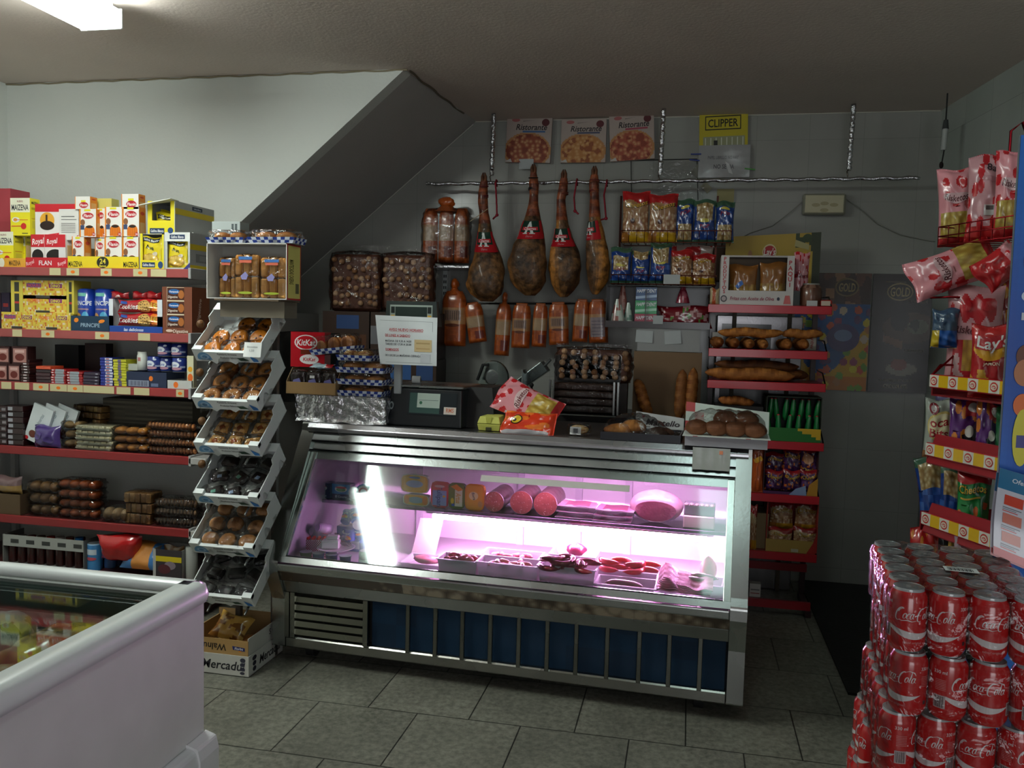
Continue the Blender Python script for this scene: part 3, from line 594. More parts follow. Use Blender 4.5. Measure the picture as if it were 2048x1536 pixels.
def soup(name, label, rect, z, depth, open_, ops, sops, face='eedc2c', Y=Y0+.005, group='grey and yellow soup cartons'):
    xc, zb, w_, h_ = fit(*rect, Y); h_ = zb+h_-z; r = tag(empty(name, (xc, Y, z)), label, 'carton', group)
    m = M(); t = .004; m.box(-w_/2, 0, 0, w_/2, depth, t, 'a4a4a0'); m.box(w_/2-t, 0, t, w_/2, depth, h_, 'b4b6b2'); m.box(-w_/2, 0, t, -w_/2+t, depth, h_, 'b4b6b2'); m.box(-w_/2+t, depth-t, t, w_/2-t, depth, h_, 'b4b6b2'); m.box(-w_/2, .03, h_, w_/2, depth, h_+.002, 'b8bab6')
    a, b, c, d = open_; m.box(-w_/2+t, 0, t, w_/2-t, t, c*h_, face); 
    m.box(-w_/2+t, 0, c*h_, -w_/2+a*w_, t, h_, face); m.box(-w_/2+b*w_, 0, c*h_, w_/2-t, t, h_, face)
    m.art(faceS(w_, h_), w_/h_, ops); m.art(sideS(w_, depth, h_), depth/h_, sops); m.build('box', 'card', r)
    return r, w_, h_
gb = lambda u, v, h: [('r', u-.26, v-h*.8, u+.26, v+h*.8, '223a5c'), ('t', 'Gallina Blanca', u, v, h*.8, 'f0f0f0', .1, .46)]
ss = [('r', 0, .62, 1, .80, 'e4c832'), ('r', .42, .84, .68, .95, '2c3a4c'), ('t', 'Gallina Blanca', .55, .895, .05, 'dfe4ea', 0, .22)]
ss2 = [('r', 0, .55, 1, .70, 'e4c832'), ('r', 0, .02, 1, .14, 'e4c832'), ('r', .15, .22, .75, .45, '8c8e8a'), ('r', .25, .27, .65, .41, 'a4a6a2')]
r, w_, h_ = soup('soup_carton', 'opened soup carton with grey and yellow side and torn flap, topmost on the right', (294, 402, 350, 465), T+.178, .36, (.18, .84, .42, 1), gb(.36, .11, .10)+[('e', .84, .12, .10, .09, '2a4a7a')], ss)
m = M(); m.hexa([(-w_/2-.02, -.05, h_-.03), (w_/2, -.04, h_+.005), (w_/2, -.038, h_+.008), (-w_/2-.02, -.048, h_-.027), (-w_/2+.01, .03, h_+.0), (w_/2, .035, h_+.003), (w_/2, .037, h_+.006), (-w_/2+.01, .032, h_+.003)], 'e6e8e2'); m.build('flap', 'card', r)
for k, (zz, yy) in enumerate(((.24, .03), (.47, .07))):
    add = M(); add_bag(add, w_*.8, h_*.55, .03, 'd8c41c', [('r', .12, .6, .88, .82, '2c2c20'), ('t', 'Gallina Blanca', .5, .71, .1, 'e8e4c0', 0, .7)], 8, 10, k); tag(add.build('soup_packet', 'bag', loc=(at(322, 430, Y0).x, Y0+yy+.02, T+.181+.005+zz*h_*.4)), 'yellow soup packet inside the topmost open carton, '+('the front' if k == 0 else 'the rear')+' one', 'packet', 'yellow soup packets')
r, w_, h_ = soup('soup_carton', 'yellow cut-front soup carton, lower row, next to the flan boxes', (279, 467, 329, 535), T+.001, .34, (.12, .90, .26, 1), gb(.36, .13, .09)+[('e', .84, .13, .10, .10, '2a4a7a')], ss2)
ave = [('r', .1, .84, .9, .96, '2c3440'), ('t', 'Gallina Blanca', .5, .9, .07, 'f0f0e8', .1, .7), ('t', 'Ave', .5, .68, .13, '34381c', .05), ('e', .5, .28, .40, .20, 'c89a38'), ('e', .52, .30, .33, .15, 'e0bc58'), ('e', .74, .48, .12, .08, 'e6d8c0')]
def soup_bag(px0, py0, px1, py1, lbl, z, y): pxbag('soup_packet', lbl, 'packet', (px0, py0, px1, py1), y, .03, 'ecd424', ave, z=z, group='yellow soup packets', nu=10, nv=14)
soup_bag(283, 474, 325, 530, 'yellow soup packet showing a spoonful of soup, in the left lower carton', T+.006, Y0+.035)
r, w_, h_ = soup('soup_carton', 'soup carton with white top band and grey side, right end of the top shelf', (329.5, 464.6, 380, 536), T+.001, .34, (.10, .92, .06, 1), [('r', 0, .76, 1, 1, 'e6e8e2'), ('r', .2, .82, .8, .94, '223a5c'), ('t', 'Gallina Blanca', .5, .88, .07, 'f0f0f0', .1, .5), ('p', [(.7, .0), (1, .0), (1, .2)], '3a3c80')], ss2, face='c8cac4')
soup_bag(335, 482, 376, 533, 'yellow soup packet with a big bowl picture, in the right end carton', T+.007, Y0+.035)

T = SZ[4]
def dino(u, v):
    d, c = cells(u*3, v, 5, 4)
    if d < .35: return (216, 150, 60) if c > .45 else ((200, 110, 40) if c > .2 else (230, 214, 180))
    return (222, 196, 72) if v > .25 else (226, 208, 110)
def dops(a): return [('r', .08, .62, .42, .84, '3a4a90'), ('t', 'DINOSAURUS', .25, .73, .16, 'e6502a', 0, .32), ('r', .6, .60, .9, .82, '8a3a70'), ('t', 'DINO', .75, .71, .16, 'e8e040', 0, .26), ('r', .3, .04, .62, .18, '3c3a34')][a:]
def dbox(rect, lbl, z, Y, a=0, d=.13): return carton('biscuit_box', lbl, 'biscuit box', rect, Y, d, dino, 'd8c24c', dops(a), z=z, nu=26, nv=9, group='yellow biscuit boxes')
dbox((3, 624.6, 71, 662), 'yellow biscuit box lying in the bottom row, left one', T+.001, Y0+.01); dbox((71.5, 626, 141, 663), 'yellow biscuit box lying in the bottom row, right one', T+.001, Y0+.01, 1)
dbox((46, 591, 133, 625.5), 'yellow biscuit box, middle layer of the pile', T+.087, Y0+.03, 1); dbox((46, 561, 133, 591), 'yellow biscuit box on top of the pile', T+.165, Y0+.03, 0)
for rr, l_ in (((22, 561, 45.5, 625), 'left'), ((133.6, 561, 148, 624), 'right')):
    carton('biscuit_box', 'yellow biscuit box standing on end at the %s of the pile' % l_, 'biscuit box', rr, Y0+.028, .13, 'd6c44e', 'c8b444', [('r', .3, .05, .7, .95, '3a3a30'), ('r', .3, .3, .7, .36, 'c03a30'), ('r', .3, .6, .7, .66, 'e0c040')], z=T+.087, group='yellow biscuit boxes')
tray('display_tray', 'dark blue cardboard tray holding two blue cylindrical biscuit packs', (142, 632, 219, 662), Y0, .16, '1c3850', [('t', 'PRINCIPE', .5, .42, .24, '9ab4c8', .05, .62), ('e', .14, .72, .06, .14, 'f08a28', .3), ('e', .8, .68, .08, .11, 'f08a28', .2)], T+.0005, inner='24405a')
for px0, px1, l_ in ((147, 178, 'left'), (181, 216, 'right')):
    xc, zb, w_, h_ = fit(px0, 577, px1, 655, Y0+.04); h_ = zb+h_-T-.003; m = M(); R_ = w_/2
    m.lathe([(R_*.7, 0), (R_, .008), (R_, h_-.008), (R_*.7, h_)], 20, '1c3ea0', mi=0); S = lambda u, v, o: ((R_+o)*math.sin((u-.5)*2.6), -(R_+o)*math.cos((u-.5)*2.6), v*h_)
    m.art(S, 1.3*R_*2/h_, [('r', .3, .82, .7, .9, '7ac8b8'), ('t', 'PRINCIPE', .5, .66, .1, 'f2f4f6', .1, .85), ('r', .3, .5, .8, .53, 'b08a90'), ('e', .34, .3, .16, .13, 'd89a4a'), ('e', .66, .34, .14, .12, '58b0d8'), ('e', .36, .27, .12, .09, '6a3a20')], thr=.08)
    tag(m.build('biscuit_pack', 'foil', loc=(xc, Y0+.04+R_, T+.003)), 'blue cylindrical chocolate biscuit pack in the dark tray, the %s one' % l_, 'biscuit pack', 'blue biscuit packs')
cz = T+.155
xc, zb, w_, h_ = fit(218, 599, 325.5, 664, Y0); h_ = zb+h_-T
r = tag(empty('cookie_carton', (xc, Y0, T+.001)), 'blue and white cookie display carton with red packs and 1 euro flash', 'carton'); m = M(); d = .15
m.box(-w_/2, 0, 0, w_/2, .003, h_*.2, '20489c'); m.box(-w_/2, 0, h_*.2, -w_/2+w_*.075, .003, h_, 'e8ecf2'); m.box(w_/2-w_*.1, 0, h_*.2, w_/2, .003, h_, 'e8ecf2'); m.box(-w_/2, 0, h_*.2, -w_/2+w_*.075, .0032, h_*.5, '20489c'); m.box(w_/2-w_*.1, 0, h_*.2, w_/2, .0032, h_*.5, '2a55a8')
m.box(-w_/2, .003, 0, w_/2, d, .002, 'b0a890'); m.box(w_/2-.003, .003, 0, w_/2, d, h_, 'dfe2e6'); m.box(-w_/2, .003, 0, -w_/2+.003, d, h_, 'dfe2e6'); m.box(-w_/2, d-.003, 0, w_/2, d, h_, 'c8c0b0')
m.art(faceS(w_, h_), w_/h_, [('t', 'las deliciosas', .46, .1, .09, 'e8eefc', .1, .4)]); m.build('box', 'card', r)
def cookie_pack(z, h, lbl):
    m = M(); w2 = w_*.84; add_bag(m, w2, h, .05, 'b01c24', [('t', 'Cookies', .27, .46, .42, 'f8f4ee', .1, .5), ('r', .1, .72, .26, .94, '2858a8'), ('e', .67, .45, .15, .44, 'ddb060'), ('p', [(.82, .05), (.96, .05), (.96, .95), (.82, .95)], 'e87a20'), ('t', '1€', .89, .55, .4, 'f8e060', .1)]+[('e', .60+.05*(i % 4), .2+.17*(i//4)+.05*(i % 2), .014, .04, '5a2c18') for i in range(14)], 16, 8, 3)
    tag(m.build('cookie_pack', 'foil', loc=(xc, Y0+.035, z)), lbl, 'biscuit pack', 'red cookie packs')
cookie_pack(T+.004+h_*.19, h_*.38, 'red cookie pack showing through the blue carton, lower one'); cookie_pack(T+.006+h_*.585, h_*.38, 'red cookie pack showing through the blue carton, upper one')
for a, b_, l_ in ((223, 258, 'leftmost'), (266, 295, 'middle'), (295, 323, 'rightmost')):
    pxbag('cookie_pack', 'dark red cookie pack lying on top of the carton, the %s' % l_, 'biscuit pack', (a, 584, b_, 600), Y0+.05, .05, '9c1a20', [('p', [(.4, .2), (.6, .8), (.7, .2)], 'e8c8c0')] if l_ == 'leftmost' else [], group='red cookie packs', nu=8, nv=6, z=T+h_+.003)
dg = [('r', .16, .14, .74, .99, 'e8d8b8')]
for i in range(3): dg += [('r', .17, .72-.29*i, .74, .98-.29*i, '4a2214'), ('e', .40, .90-.29*i, .19, .055, '1c62a8'), ('t', 'Fontaneda', .40, .90-.29*i, .04, 'f4f6fa', .1, .3), ('t', 'Digestive', .36, .79-.29*i, .05, 'f0e4d8', .1, .32), ('e', .64, .84-.29*i, .10, .09, 'b06a30')]
carton('biscuit_box', 'brown digestive biscuit carton with three stacked packs, right end of the second shelf', 'biscuit box', (324.5, 574, 384, 665), Y0, .16, '7c4630', '8a5238', dg+[('t', 'Digestive', .62, .065, .07, 'e8d8c8', .1, .5), ('e', .25, .07, .12, .03, 'e0c8b8')], [('t', 'Digestive', .4, .5, .1, 'e0c8b8', .2, .8, 1.4)], z=T+.001)
carton('biscuit_box', 'pale grey digestive carton standing behind the brown one', 'biscuit box', (384, 570, 412, 640), Y0+.17, .10, 'a8a69c', '98968c', [('t', 'Dig', .5, .35, .2, '3a3430', 0, .8), ('e', .5, .75, .3, .12, '80847c')], z=T+.001)
for i, (a, b_, c_) in enumerate(((-14, 2, '3a2030'), (3, 20, '2e2240'))): carton('biscuit_box', 'dark biscuit box at the far left behind the yellow ones, %s one' % ('left', 'right')[i], 'biscuit box', (a, 585, b_, 650), Y0+.145, .08, c_, '201820', [('r', .2, .6, .8, .7, 'a03030')], z=T+.001)

T = SZ[3]
def pinkbox(rect, lbl, z): carton('chocolate_box', lbl, 'chocolate box', rect, Y0+.01, .06, '3c1c1c', '2c1414', [('r', .08, .12, .92, .88, 'b08078'), ('e', .5, .4, .3, .2, '6a2a24'), ('r', .2, .65, .8, .8, 'd8b0a8')], z=z, group='pink fronted chocolate boxes')
pinkbox((-8, 728, 15, 768), 'pink fronted dark chocolate box, lower left corner of its pile', T+.001); pinkbox((16, 728, 40, 768), 'pink fronted dark chocolate box, lower right one of its pile', T+.001)
pinkbox((-8, 693, 19, 726), 'pink fronted chocolate box, upper left of its pile', T+.094); pinkbox((24, 693, 55, 727), 'pink fronted chocolate box with wider label, upper right of its pile', T+.094)
def stack(name, cat, rect, n, cols, label, group, Y=Y0+.01, depth=.10, ops=(), T_=None, m_='foil', jit=.003, lay=None):
    T_ = T if T_ is None else T_; xc, zb, w_, h_ = fit(*rect, Y); hh = (zb+h_-T_-.001)/n
    for k in range(n):
        m = M(); c = cols[k % len(cols)]
        m.box(-w_/2, 0, .0003, w_/2, depth, hh-.0006, c, ch=min(.002, hh*.2)); m.art(faceS(w_, hh, -.0001), w_/hh, ops)
        tag(m.build(name, m_, loc=(xc+random.uniform(-jit, jit), Y+random.uniform(0, jit), T_+.001+k*hh)), label+ORD(k, n), cat, group)
def ORD(k, n):
    if n == 1: return ''
    w = ['lowest', 'second from the bottom', 'third from the bottom', 'fourth from the bottom', 'fifth from the bottom', 'sixth from the bottom', 'seventh from the bottom', 'eighth from the bottom', 'ninth from the bottom', 'tenth from the bottom', 'eleventh from the bottom']
    if k == n-1: return ', the topmost'
    return ', the '+w[k]
random.seed(4)
stack('chocolate_bar', 'chocolate bar', (41, 719, 58, 766), 8, ['3a1a18', '2c1414'], 'small dark bar with white mark', 'dark bars with white marks', ops=[('r', .35, .3, .75, .7, 'd8d0d0')])
stack('chocolate_bar', 'chocolate bar', (71, 732, 100, 771), 5, ['2c1420', '34161e', '3a1820', '281018', 'd0502c'], 'dark and orange chocolate bar beside the red pile', 'dark and orange bars')
stack('chocolate_bar', 'chocolate bar', (101, 738, 130, 771), 6, ['a42426'], 'red and grey chocolate bar, left red pile', 'red and grey bars left pile', ops=[('r', .3, .05, .9, .95, '98a0a8'), ('r', .06, .3, .2, .7, 'e8dcdc')])
stack('chocolate_bar', 'chocolate bar', (133, 743, 164, 772), 5, ['a42426'], 'red and grey chocolate bar, right red pile', 'red and grey bars right pile', ops=[('r', .2, .05, .8, .95, '98a0a8'), ('r', .04, .3, .16, .7, 'e8dcdc')])
stack('chocolate_bar', 'chocolate bar', (166, 744, 198, 773), 4, ['241a30', '2a1c34'], 'very dark chocolate bar left of the blue pile', 'very dark bars', ops=[('r', .75, .3, .9, .6, 'a0a0b0')])
stack('chocolate_bar', 'chocolate bar', (200, 715, 225, 774), 10, ['1c2c8c'], 'blue bar with white end in the tall blue pile', 'blue bars', ops=[('r', .42, .15, 1, .85, 'dadcec'), ('r', .5, .3, .75, .7, 'a84850')])
stack('chocolate_bar', 'chocolate bar', (226, 719, 252, 775), 10, ['d2d038', 'c4c22c'], 'yellow bar in the tall yellow pile', 'yellow bars', ops=[('r', .38, .1, .62, .9, '5a4a78')])
carton('chocolate_box', 'black upright chocolate box at the back of the third shelf', 'chocolate box', (110, 690, 157, 740), Y0+.25, .06, '18161a', '121014', z=T+.001); carton('chocolate_box', 'dark maroon chocolate box at the back behind the blue pile', 'chocolate box', (170, 687, 212, 742), Y0+.25, .06, '2c1014', '1c0c10', z=T+.001)
xt = tray('display_tray', 'navy cardboard tray with a barcode under the tins', (253, 744, 333, 778), Y0, .16, '28324c', [('r', .05, .08, .56, .46, '9aa4b8')]+[('r', .07+i*.03, .12, .078+i*.03+.004*(i % 3), .42, '28324c') for i in range(16)]+[('r', .62, .1, .8, .3, '6a7898'), ('e', .62, .6, .05, .16, 'f08028')], T+.0005, inner='2c3850')
def tin(px0, py0, px1, py1, z, lbl, Y=Y0+.012):
    xc, zb, w_, h_ = fit(px0, py0, px1, py1, Y); R_ = w_/2; m = M(); m.lathe([(R_*.9, 0), (R_, .003), (R_, h_-.003), (R_*.9, h_-.001), (R_*.88, h_-.003)], 18, lambda a, b: (30, 48, 120) if .1 < a < .8 else (170, 176, 184))
    S = lambda u, v, o: ((R_+o)*math.sin((u-.5)*2.8), -(R_+o)*math.cos((u-.5)*2.8), v*h_)
    m.art(S, 1.4*R_*2/h_, [('e', .42, .5, .26, .22, 'e6ecf4'), ('t', 'Lata', .42, .5, .16, '2848a0', .2, .4), ('e', .5, .24, .3, .10, 'b8889a'), ('e', .7, .8, .08, .07, 'c8d4e8'), ('r', .72, .3, .98, .42, '98a4c0')], thr=.1)
    tag(m.build('small_tin', 'gloss', loc=(xc, Y+R_, z)), lbl, 'tin', 'small blue tins')
tin(256, 744, 284, 774, T+.003, 'small blue tin in the navy tray, left one', Y0+.02); tin(286, 744, 314, 774, T+.003, 'small blue tin in the navy tray, second one', Y0+.02)
tin(288, 713, 314, 743, T+.086, 'small blue tin standing alone above the navy tray'); tin(315, 714, 337, 743, T+.086, 'dim blue tin between two others, middle row', Y0+.03); tin(338, 714, 364, 743, T+.086, 'small blue tin at the right of the middle row')
tin(309, 685, 335, 712, T+.165, 'small blue tin in the top row, left one'); tin(336, 685, 364, 712, T+.165, 'small blue tin in the top row, right one')
xc, zb, w_, h_ = fit(271, 705, 289, 742, Y0+.03); m = M(); m.lathe([(w_/2*.8, 0), (w_/2, .002), (w_/2, h_*.8), (w_/2*.9, h_*.82), (w_/2*.9, h_)], 16, 'dfe2d8'); m.box(-.008, -w_/2-.001, h_*.5, .008, -w_/2, h_*.7, 'c08080'); tag(m.build('pill_tube', 'plastic', loc=(xc, Y0+.05, T+.088)), 'small white tube with white cap above the yellow pile', 'tube')
carton('small_carton', 'plain pale card box under the white tube', 'carton', (250, 728, 275, 744), Y0+.03, .05, 'b8bcb0', 'a8aca0', z=T+.086)
tray('display_tray', 'white card box with orange price sticker at the right end of the third shelf', (335, 761, 383, 780), Y0-.004, .12, 'c8cac6', [('e', .35, .5, .1, .34, 'f07828')], T+.0005, inner='a8aaa4')
carton('small_carton', 'narrow upright carton with orange flowers beside the tins', 'carton', (374, 712, 387, 775), Y0+.01, .03, 'd8d4b0', 'b8b498', [('e', .5, .35, .4, .12, 'e8702a'), ('e', .5, .6, .35, .08, 'f0b030'), ('e', .5, .15, .35, .07, '98a858')], z=T+.002)

T = SZ[2]
random.seed(8)
stack('dark_pack', 'chocolate pack', (-6, 812, 13, 893), 6, ['281012', '1e0c10', '30181a'], 'dark chocolate pack at the far left of the fourth shelf', 'dark packs at far left', ops=[('r', .5, .3, .9, .7, '8a8488')])
stack('dark_pack', 'chocolate pack', (15, 812, 46, 893), 7, ['2c1214', '200c0e'], 'dark chocolate pack with silver end beside the white boxes', 'dark packs with silver ends', ops=[('r', .05, .2, .35, .8, 'a8a8b0')])
for k in range(3):
    a = at(52+k*16, 893, Y0+.03+k*.012); m = M(); w2, h2 = .125, .205
    add_box(m, w2, .016, h2, 'dfe6e6', 'cfd6d6', [('t', 'Palmeritas', .5, .62, .1, '9aa8ac', 0, .6, 1.35), ('e', .6, .25, .18, .12, '5a2418'), ('e', .35, .2, .18, .10, '6a2c1c'), ('e', .5, .36, .1, .07, '4a1c14'), ('e', .12, .05, .1, .05, 'c02830')])
    tag(m.build('pastry_box', 'gloss', loc=(a.x+.045+k*.02, Y0+.03+k*.02, T+.0225), rot=(0, math.radians(20), 0)), 'white chocolate box leaning to the right, %s of three' % ('front', 'middle', 'rear')[k], 'pastry box', 'leaning white boxes')
def pastry_pack(rect, n, lbl, group, Y=Y0+.02, depth=.14, col=(176, 130, 66), col2=(120, 76, 30), kind='braid', z=None, rz=0.0, wrap=True, trayc=None, name='pastry_pack', item='pastry'):
    z = T+.0015 if z is None else z; xc, zb, w_, h_ = fit(*rect, Y); hh = (zb+h_-z)/n
    for k in range(n):
        m = M(); sd = random.random()*9; sh = random.uniform(-.006, .006)
        b0 = 0.002
        if trayc: m.hexa([(-w_/2+.006, .006, .001), (w_/2-.006, .006, .001), (w_/2-.006, depth-.006, .001), (-w_/2+.006, depth-.006, .001), (-w_/2, 0, hh*.5), (w_/2, 0, hh*.5), (w_/2, depth, hh*.5), (-w_/2, depth, hh*.5)], trayc); b0 = hh*.25
        if kind == 'braid':
            q = max(3, int(w_/.018))
            for i in range(q):
                x = -w_/2+(i+.5)*w_/q
                m.ball((x, depth*.28, b0+(hh-b0)*.48), (w_/q*.62, depth*.26, (hh-b0)*.46), lambda u, v: mixc(col, col2, .5+.5*math.sin(u*12+sd)*math.cos(v*9)), 10, 6, rot=.5)
        elif kind == 'slab':
            q = max(2, int(w_/.03)); 
            for i in range(q): m.box(-w_/2+i*w_/q+.002, .004+.003*(i % 2), b0, -w_/2+(i+1)*w_/q-.001, depth*.8, hh*.93, mixc(col, col2, hsh(i, k)), ch=.003)
        elif kind == 'round':
            q = max(2, int(w_/.05))
            for i in range(q): m.ball((-w_/2+(i+.5)*w_/q, depth*.35, b0+(hh-b0)*.48), (w_/q*.5, depth*.32, (hh-b0)*.47), lambda u, v: mixc(col, col2, .5-.7*(v-.5)+.3*hsh(int(u*8), int(v*5), i)), 12, 8, bump=.04, seed=i)
        o = m.build(name, ['bake', 'paper'], loc=(xc+sh, Y+random.uniform(0, .008), z+k*hh), rot=(0, 0, rz+random.uniform(-.03, .03)))
        tag(o, lbl+ORD(k, n), 'pastry', group)
        if wrap:
            m = M(); wrapbox(m, -w_/2, 0, .001, w_/2, depth*.85, hh*.98, 0, sd, puff=.003, n=6); m.build('clear_wrapper', 'wrap', o)
    return
pastry_pack((120, 843, 158, 897), 3, 'beige wrapped pastry pack next to the purple one', 'beige packs by the purple pack', col=(170, 140, 90), col2=(120, 90, 50), kind='round')
pxbag('pastry_pack', 'shiny purple pastry bag on the fourth shelf', 'pastry', (72, 851, 121, 897), Y0+.015, .09, '4a3678', [('e', .3, .6, .16, .2, '5a4688'), ('e', .7, .4, .2, .2, '3c2a68')], z=T+.001, nu=12, nv=10)
pastry_pack((133, 811, 205, 842), 4, 'flat beige wafer pack behind on the pile', 'wafer packs', Y=Y0+.16, col=(188, 160, 100), col2=(120, 84, 44), kind='slab', z=T+.075, rz=-.25)
carton('cake_board', 'dim grey cake trays stacked under film at the back of the fourth shelf', 'pastry tray', (206, 800, 385, 846), Y0+.20, .16, lambda u, v: mixc((92, 86, 70), (56, 48, 38), .5+.5*math.sin(v*40+u*3)), '4c463a', z=T+.085, nu=8, nv=14)
carton('cake_board', 'plain card box supporting the grey cake trays', 'pastry tray', (125, 846, 385, 895), Y0+.19, .17, '3a342a', '302a22', z=T+.0012)
pastry_pack((150, 852, 220, 911), 5, 'pale foil tray of wrapped pastry near the shelf edge', 'pale trays', col=(206, 200, 170), col2=(170, 160, 120), kind='slab', trayc='c8ccb4', Y=Y0+.0)
pastry_pack((221, 855, 289, 910), 3, 'orange coloured wrapped pastry pack', 'orange pastry packs', col=(206, 132, 34), col2=(150, 96, 40), kind='round', Y=Y0+.005)
pastry_pack((290, 846, 384, 913), 4, 'wrapped pack of braided brown pastry', 'braided pastry packs', col=(178, 116, 64), col2=(96, 52, 26), Y=Y0+.005)
T = SZ[1]
tray('small_carton', 'plain dark cardboard box at the left end of the fifth shelf', (-10, 988, 40, 1036), Y0, .12, '5c4a34', [], T+.0005, inner='4c3c2c')
pxbag('pastry_pack', 'crumpled mauve and yellow wrapper on the dark cardboard box', 'pastry', (-6, 952, 44, 990), Y0+.04, .08, lambda u, v: (120, 96, 96) if v > .5 else (150, 120, 70), z=T+.109, nu=12, nv=8)
O = (176, 86, 30); O2 = (120, 52, 18)
pastry_pack((52, 965, 110, 1034), 3, 'beige wrapped roll pack beside the dark box', 'beige roll packs', col=(150, 112, 66), col2=(100, 70, 40), kind='round', Y=Y0+.01)
pastry_pack((112, 962, 190, 1040), 4, 'orange-brown wrapped sponge pack in the middle pile', 'orange sponge packs', col=O, col2=O2, kind='round', Y=Y0+.012)
pastry_pack((198, 1018, 250, 1048), 1, 'small clear bag of pale nutty biscuits at the shelf edge', 'nutty bag', col=(176, 150, 110), col2=(110, 84, 56), kind='round', Y=Y0)
pastry_pack((247, 986, 300, 1052), 3, 'beige wrapped biscuit pack left of the chocolate striped ones', 'beige biscuit packs', col=(160, 124, 76), col2=(110, 74, 40), kind='slab', Y=Y0+.01)
pastry_pack((304, 1000, 384, 1054), 3, 'chocolate striped wrapped pastry pack', 'chocolate striped packs', col=(120, 92, 62), col2=(34, 20, 16), Y=Y0+.005)
T = SZ[0]
jx = (11, 30, 49, 68, 87, 106, 125, 144)
for i, px in enumerate(jx):
    for q in (0, 1):
        Yj = Y0+.03+q*.06; xc, zb, w_, h_ = fit(px+q*4, 1072+i*.8, px+17+q*4, 1140, Yj); R_ = w_/2*.95; h_ = zb+h_-T; c = ['6a2420', '8c8a84', '7c2a26', '5c4034', '962c22', 'a8a098', '5a2c22', '2c6aa8'][(i+q*3) % 8]
        m = M(); m.lathe([(R_*.9, 0), (R_, .004), (R_, h_*.8), (R_*.8, h_*.86), (R_*.85, h_*.87), (R_*.85, h_)], 12, lambda a, b: (60, 22, 20) if a < .55 else rgb(c)); 
        if q == 0 or i == 7: tag(m.build('spice_jar', 'gloss', loc=(xc, Yj+R_, T+.0015)), 'spice jar with %s top in the white fronted rack, number %s from left' % (['maroon', 'grey', 'red', 'brown', 'orange-red', 'pale', 'dull red', 'blue'][(i+q*3) % 8], ['one', 'two', 'three', 'four', 'five', 'six', 'seven', 'eight'][i]) if q == 0 else 'blue topped jar behind the right end of the spice rack', 'jar', 'spice jars')
xc, zb, w_, h_ = fit(6, 1088, 167, 1116, Y0+.005)
m = M(); a, b_ = at(6, 1101, Y0+.005), at(167, 1101, Y0+.005); hh = .062
m.box(-w_/2, 0, .10, w_/2, .003, .10+hh, 'a8aaa4'); S = faceS(w_, hh); m.xf(Matrix.Identity(4))
for i in range(5): m.box(-w_/2+w_*(.1+i*.195), -.001, .118, -w_/2+w_*(.2+i*.195), 0, .14, '3a3c3a')
for s_ in (-1, 1): m.box(s_*w_/2-.002, 0, 0, s_*w_/2+.002, .15, .162, '70706c')
m.box(-w_/2, 0, 0, w_/2, .15, .0015, '70706c')
tag(m.build('spice_rack', 'plastic', loc=(xc, Y0+.005, T)), 'low rack with a white labelled front strip holding spice jars', 'rack')
def can_(rect, c1, c2, lbl, Y, z=None, grp='blue and white drink tins'):
    z = T+.001 if z is None else z; xc, zb, w_, h_ = fit(*rect, Y); h_ = zb+h_-z; R_ = w_/2; m = M()
    m.lathe([(R_*.92, 0), (R_, .004), (R_, h_-.006), (R_*.94, h_), (R_*.86, h_), (R_*.84, h_-.003)], 18, lambda a, b: (176, 188, 196) if a > .55 else (rgb(c1) if a > .2 else rgb(c2))); m.art(lambda u, v, o: ((R_+o)*math.sin((u-.5)*2.8), -(R_+o)*math.cos((u-.5)*2.8), v*h_), 1.2*2*R_/h_, [('r', .2, .6, .8, .8, 'c8d8e4'), ('e', .5, .45, .3, .06, 'c05060'), ('r', 0, 0, 1, .35, c2)], thr=.1)
    tag(m.build('drink_tin', 'gloss', loc=(xc, Y+R_, z)), lbl, 'tin', grp)
can_((168, 1089, 193, 1150), '8cb8d8', '3c80b8', 'tall pale blue tin in front of the red bag, leftmost', Y0+.01); can_((203, 1088, 224, 1150), 'a8bcd0', '4a70a8', 'pale blue tin behind the red bag', Y0+.08); can_((184, 1086, 202, 1150), '3c68a0', '2c4c80', 'darker blue tin between the two pale blue ones', Y0+.10)
can_((222, 1084, 240, 1150), '2c4670', '243a60', 'dark navy tin to the right of the pale blue ones', Y0+.13)
bag('plastic_bag', 'bulging bright red plastic pack on the bottom shelf', 'bag', .24, .15, .12, 'c01418', loc=(at(236, 1130, Y0).x, Y0+.05, T+.072), rot=(math.radians(20), 0, .2), nu=16, nv=12, seed=3); bag('plastic_bag', 'blue and orange printed pack lying right of the red one', 'bag', .24, .15, .07, lambda u, v: (60, 120, 180) if (u < .3 or u > .72) else (214, 140, 60), loc=(at(277, 1140, Y0).x, Y0+.01, T+.036), rot=(math.radians(-30), 0, 0), nu=16, nv=12, seed=5)
tray('small_carton', 'white card box holding a yellow pack and dark packets on the bottom shelf', (306, 1100, 363, 1175), Y0-.01, .14, '3a3438', [('r', .0, 0, .1, 1, 'b8b8b4'), ('r', .1, .6, 1, .78, 'd8c020'), ('e', .6, .48, .2, .14, '8a7c88'), ('e', .4, .35, .22, .16, '5a2a30')], T+.0005, inner='b0b0ac')
bag('yellow_packet', 'yellow packet with brown top stuffed in the white card box', 'packet', .12, .16, .04, lambda u, v: (206, 180, 30) if v < .5 else (130, 90, 40), loc=(at(335, 1120, Y0).x, Y0+.06, T+.003), nu=10, nv=10)
m = M(); m.lathe([(.028, 0), (.03, .004), (.03, .17), (.026, .175)], 16, 'a8aaa4'); tag(m.build('paper_roll', 'paper', loc=(at(377, 1140, Y0).x, Y0+.03, T+.0015)), 'white upright roll at the right end of the bottom shelf', 'roll')
PY = 3.30; TILT = math.radians(38); CWD, CDP, CH_ = .305, .29, .066
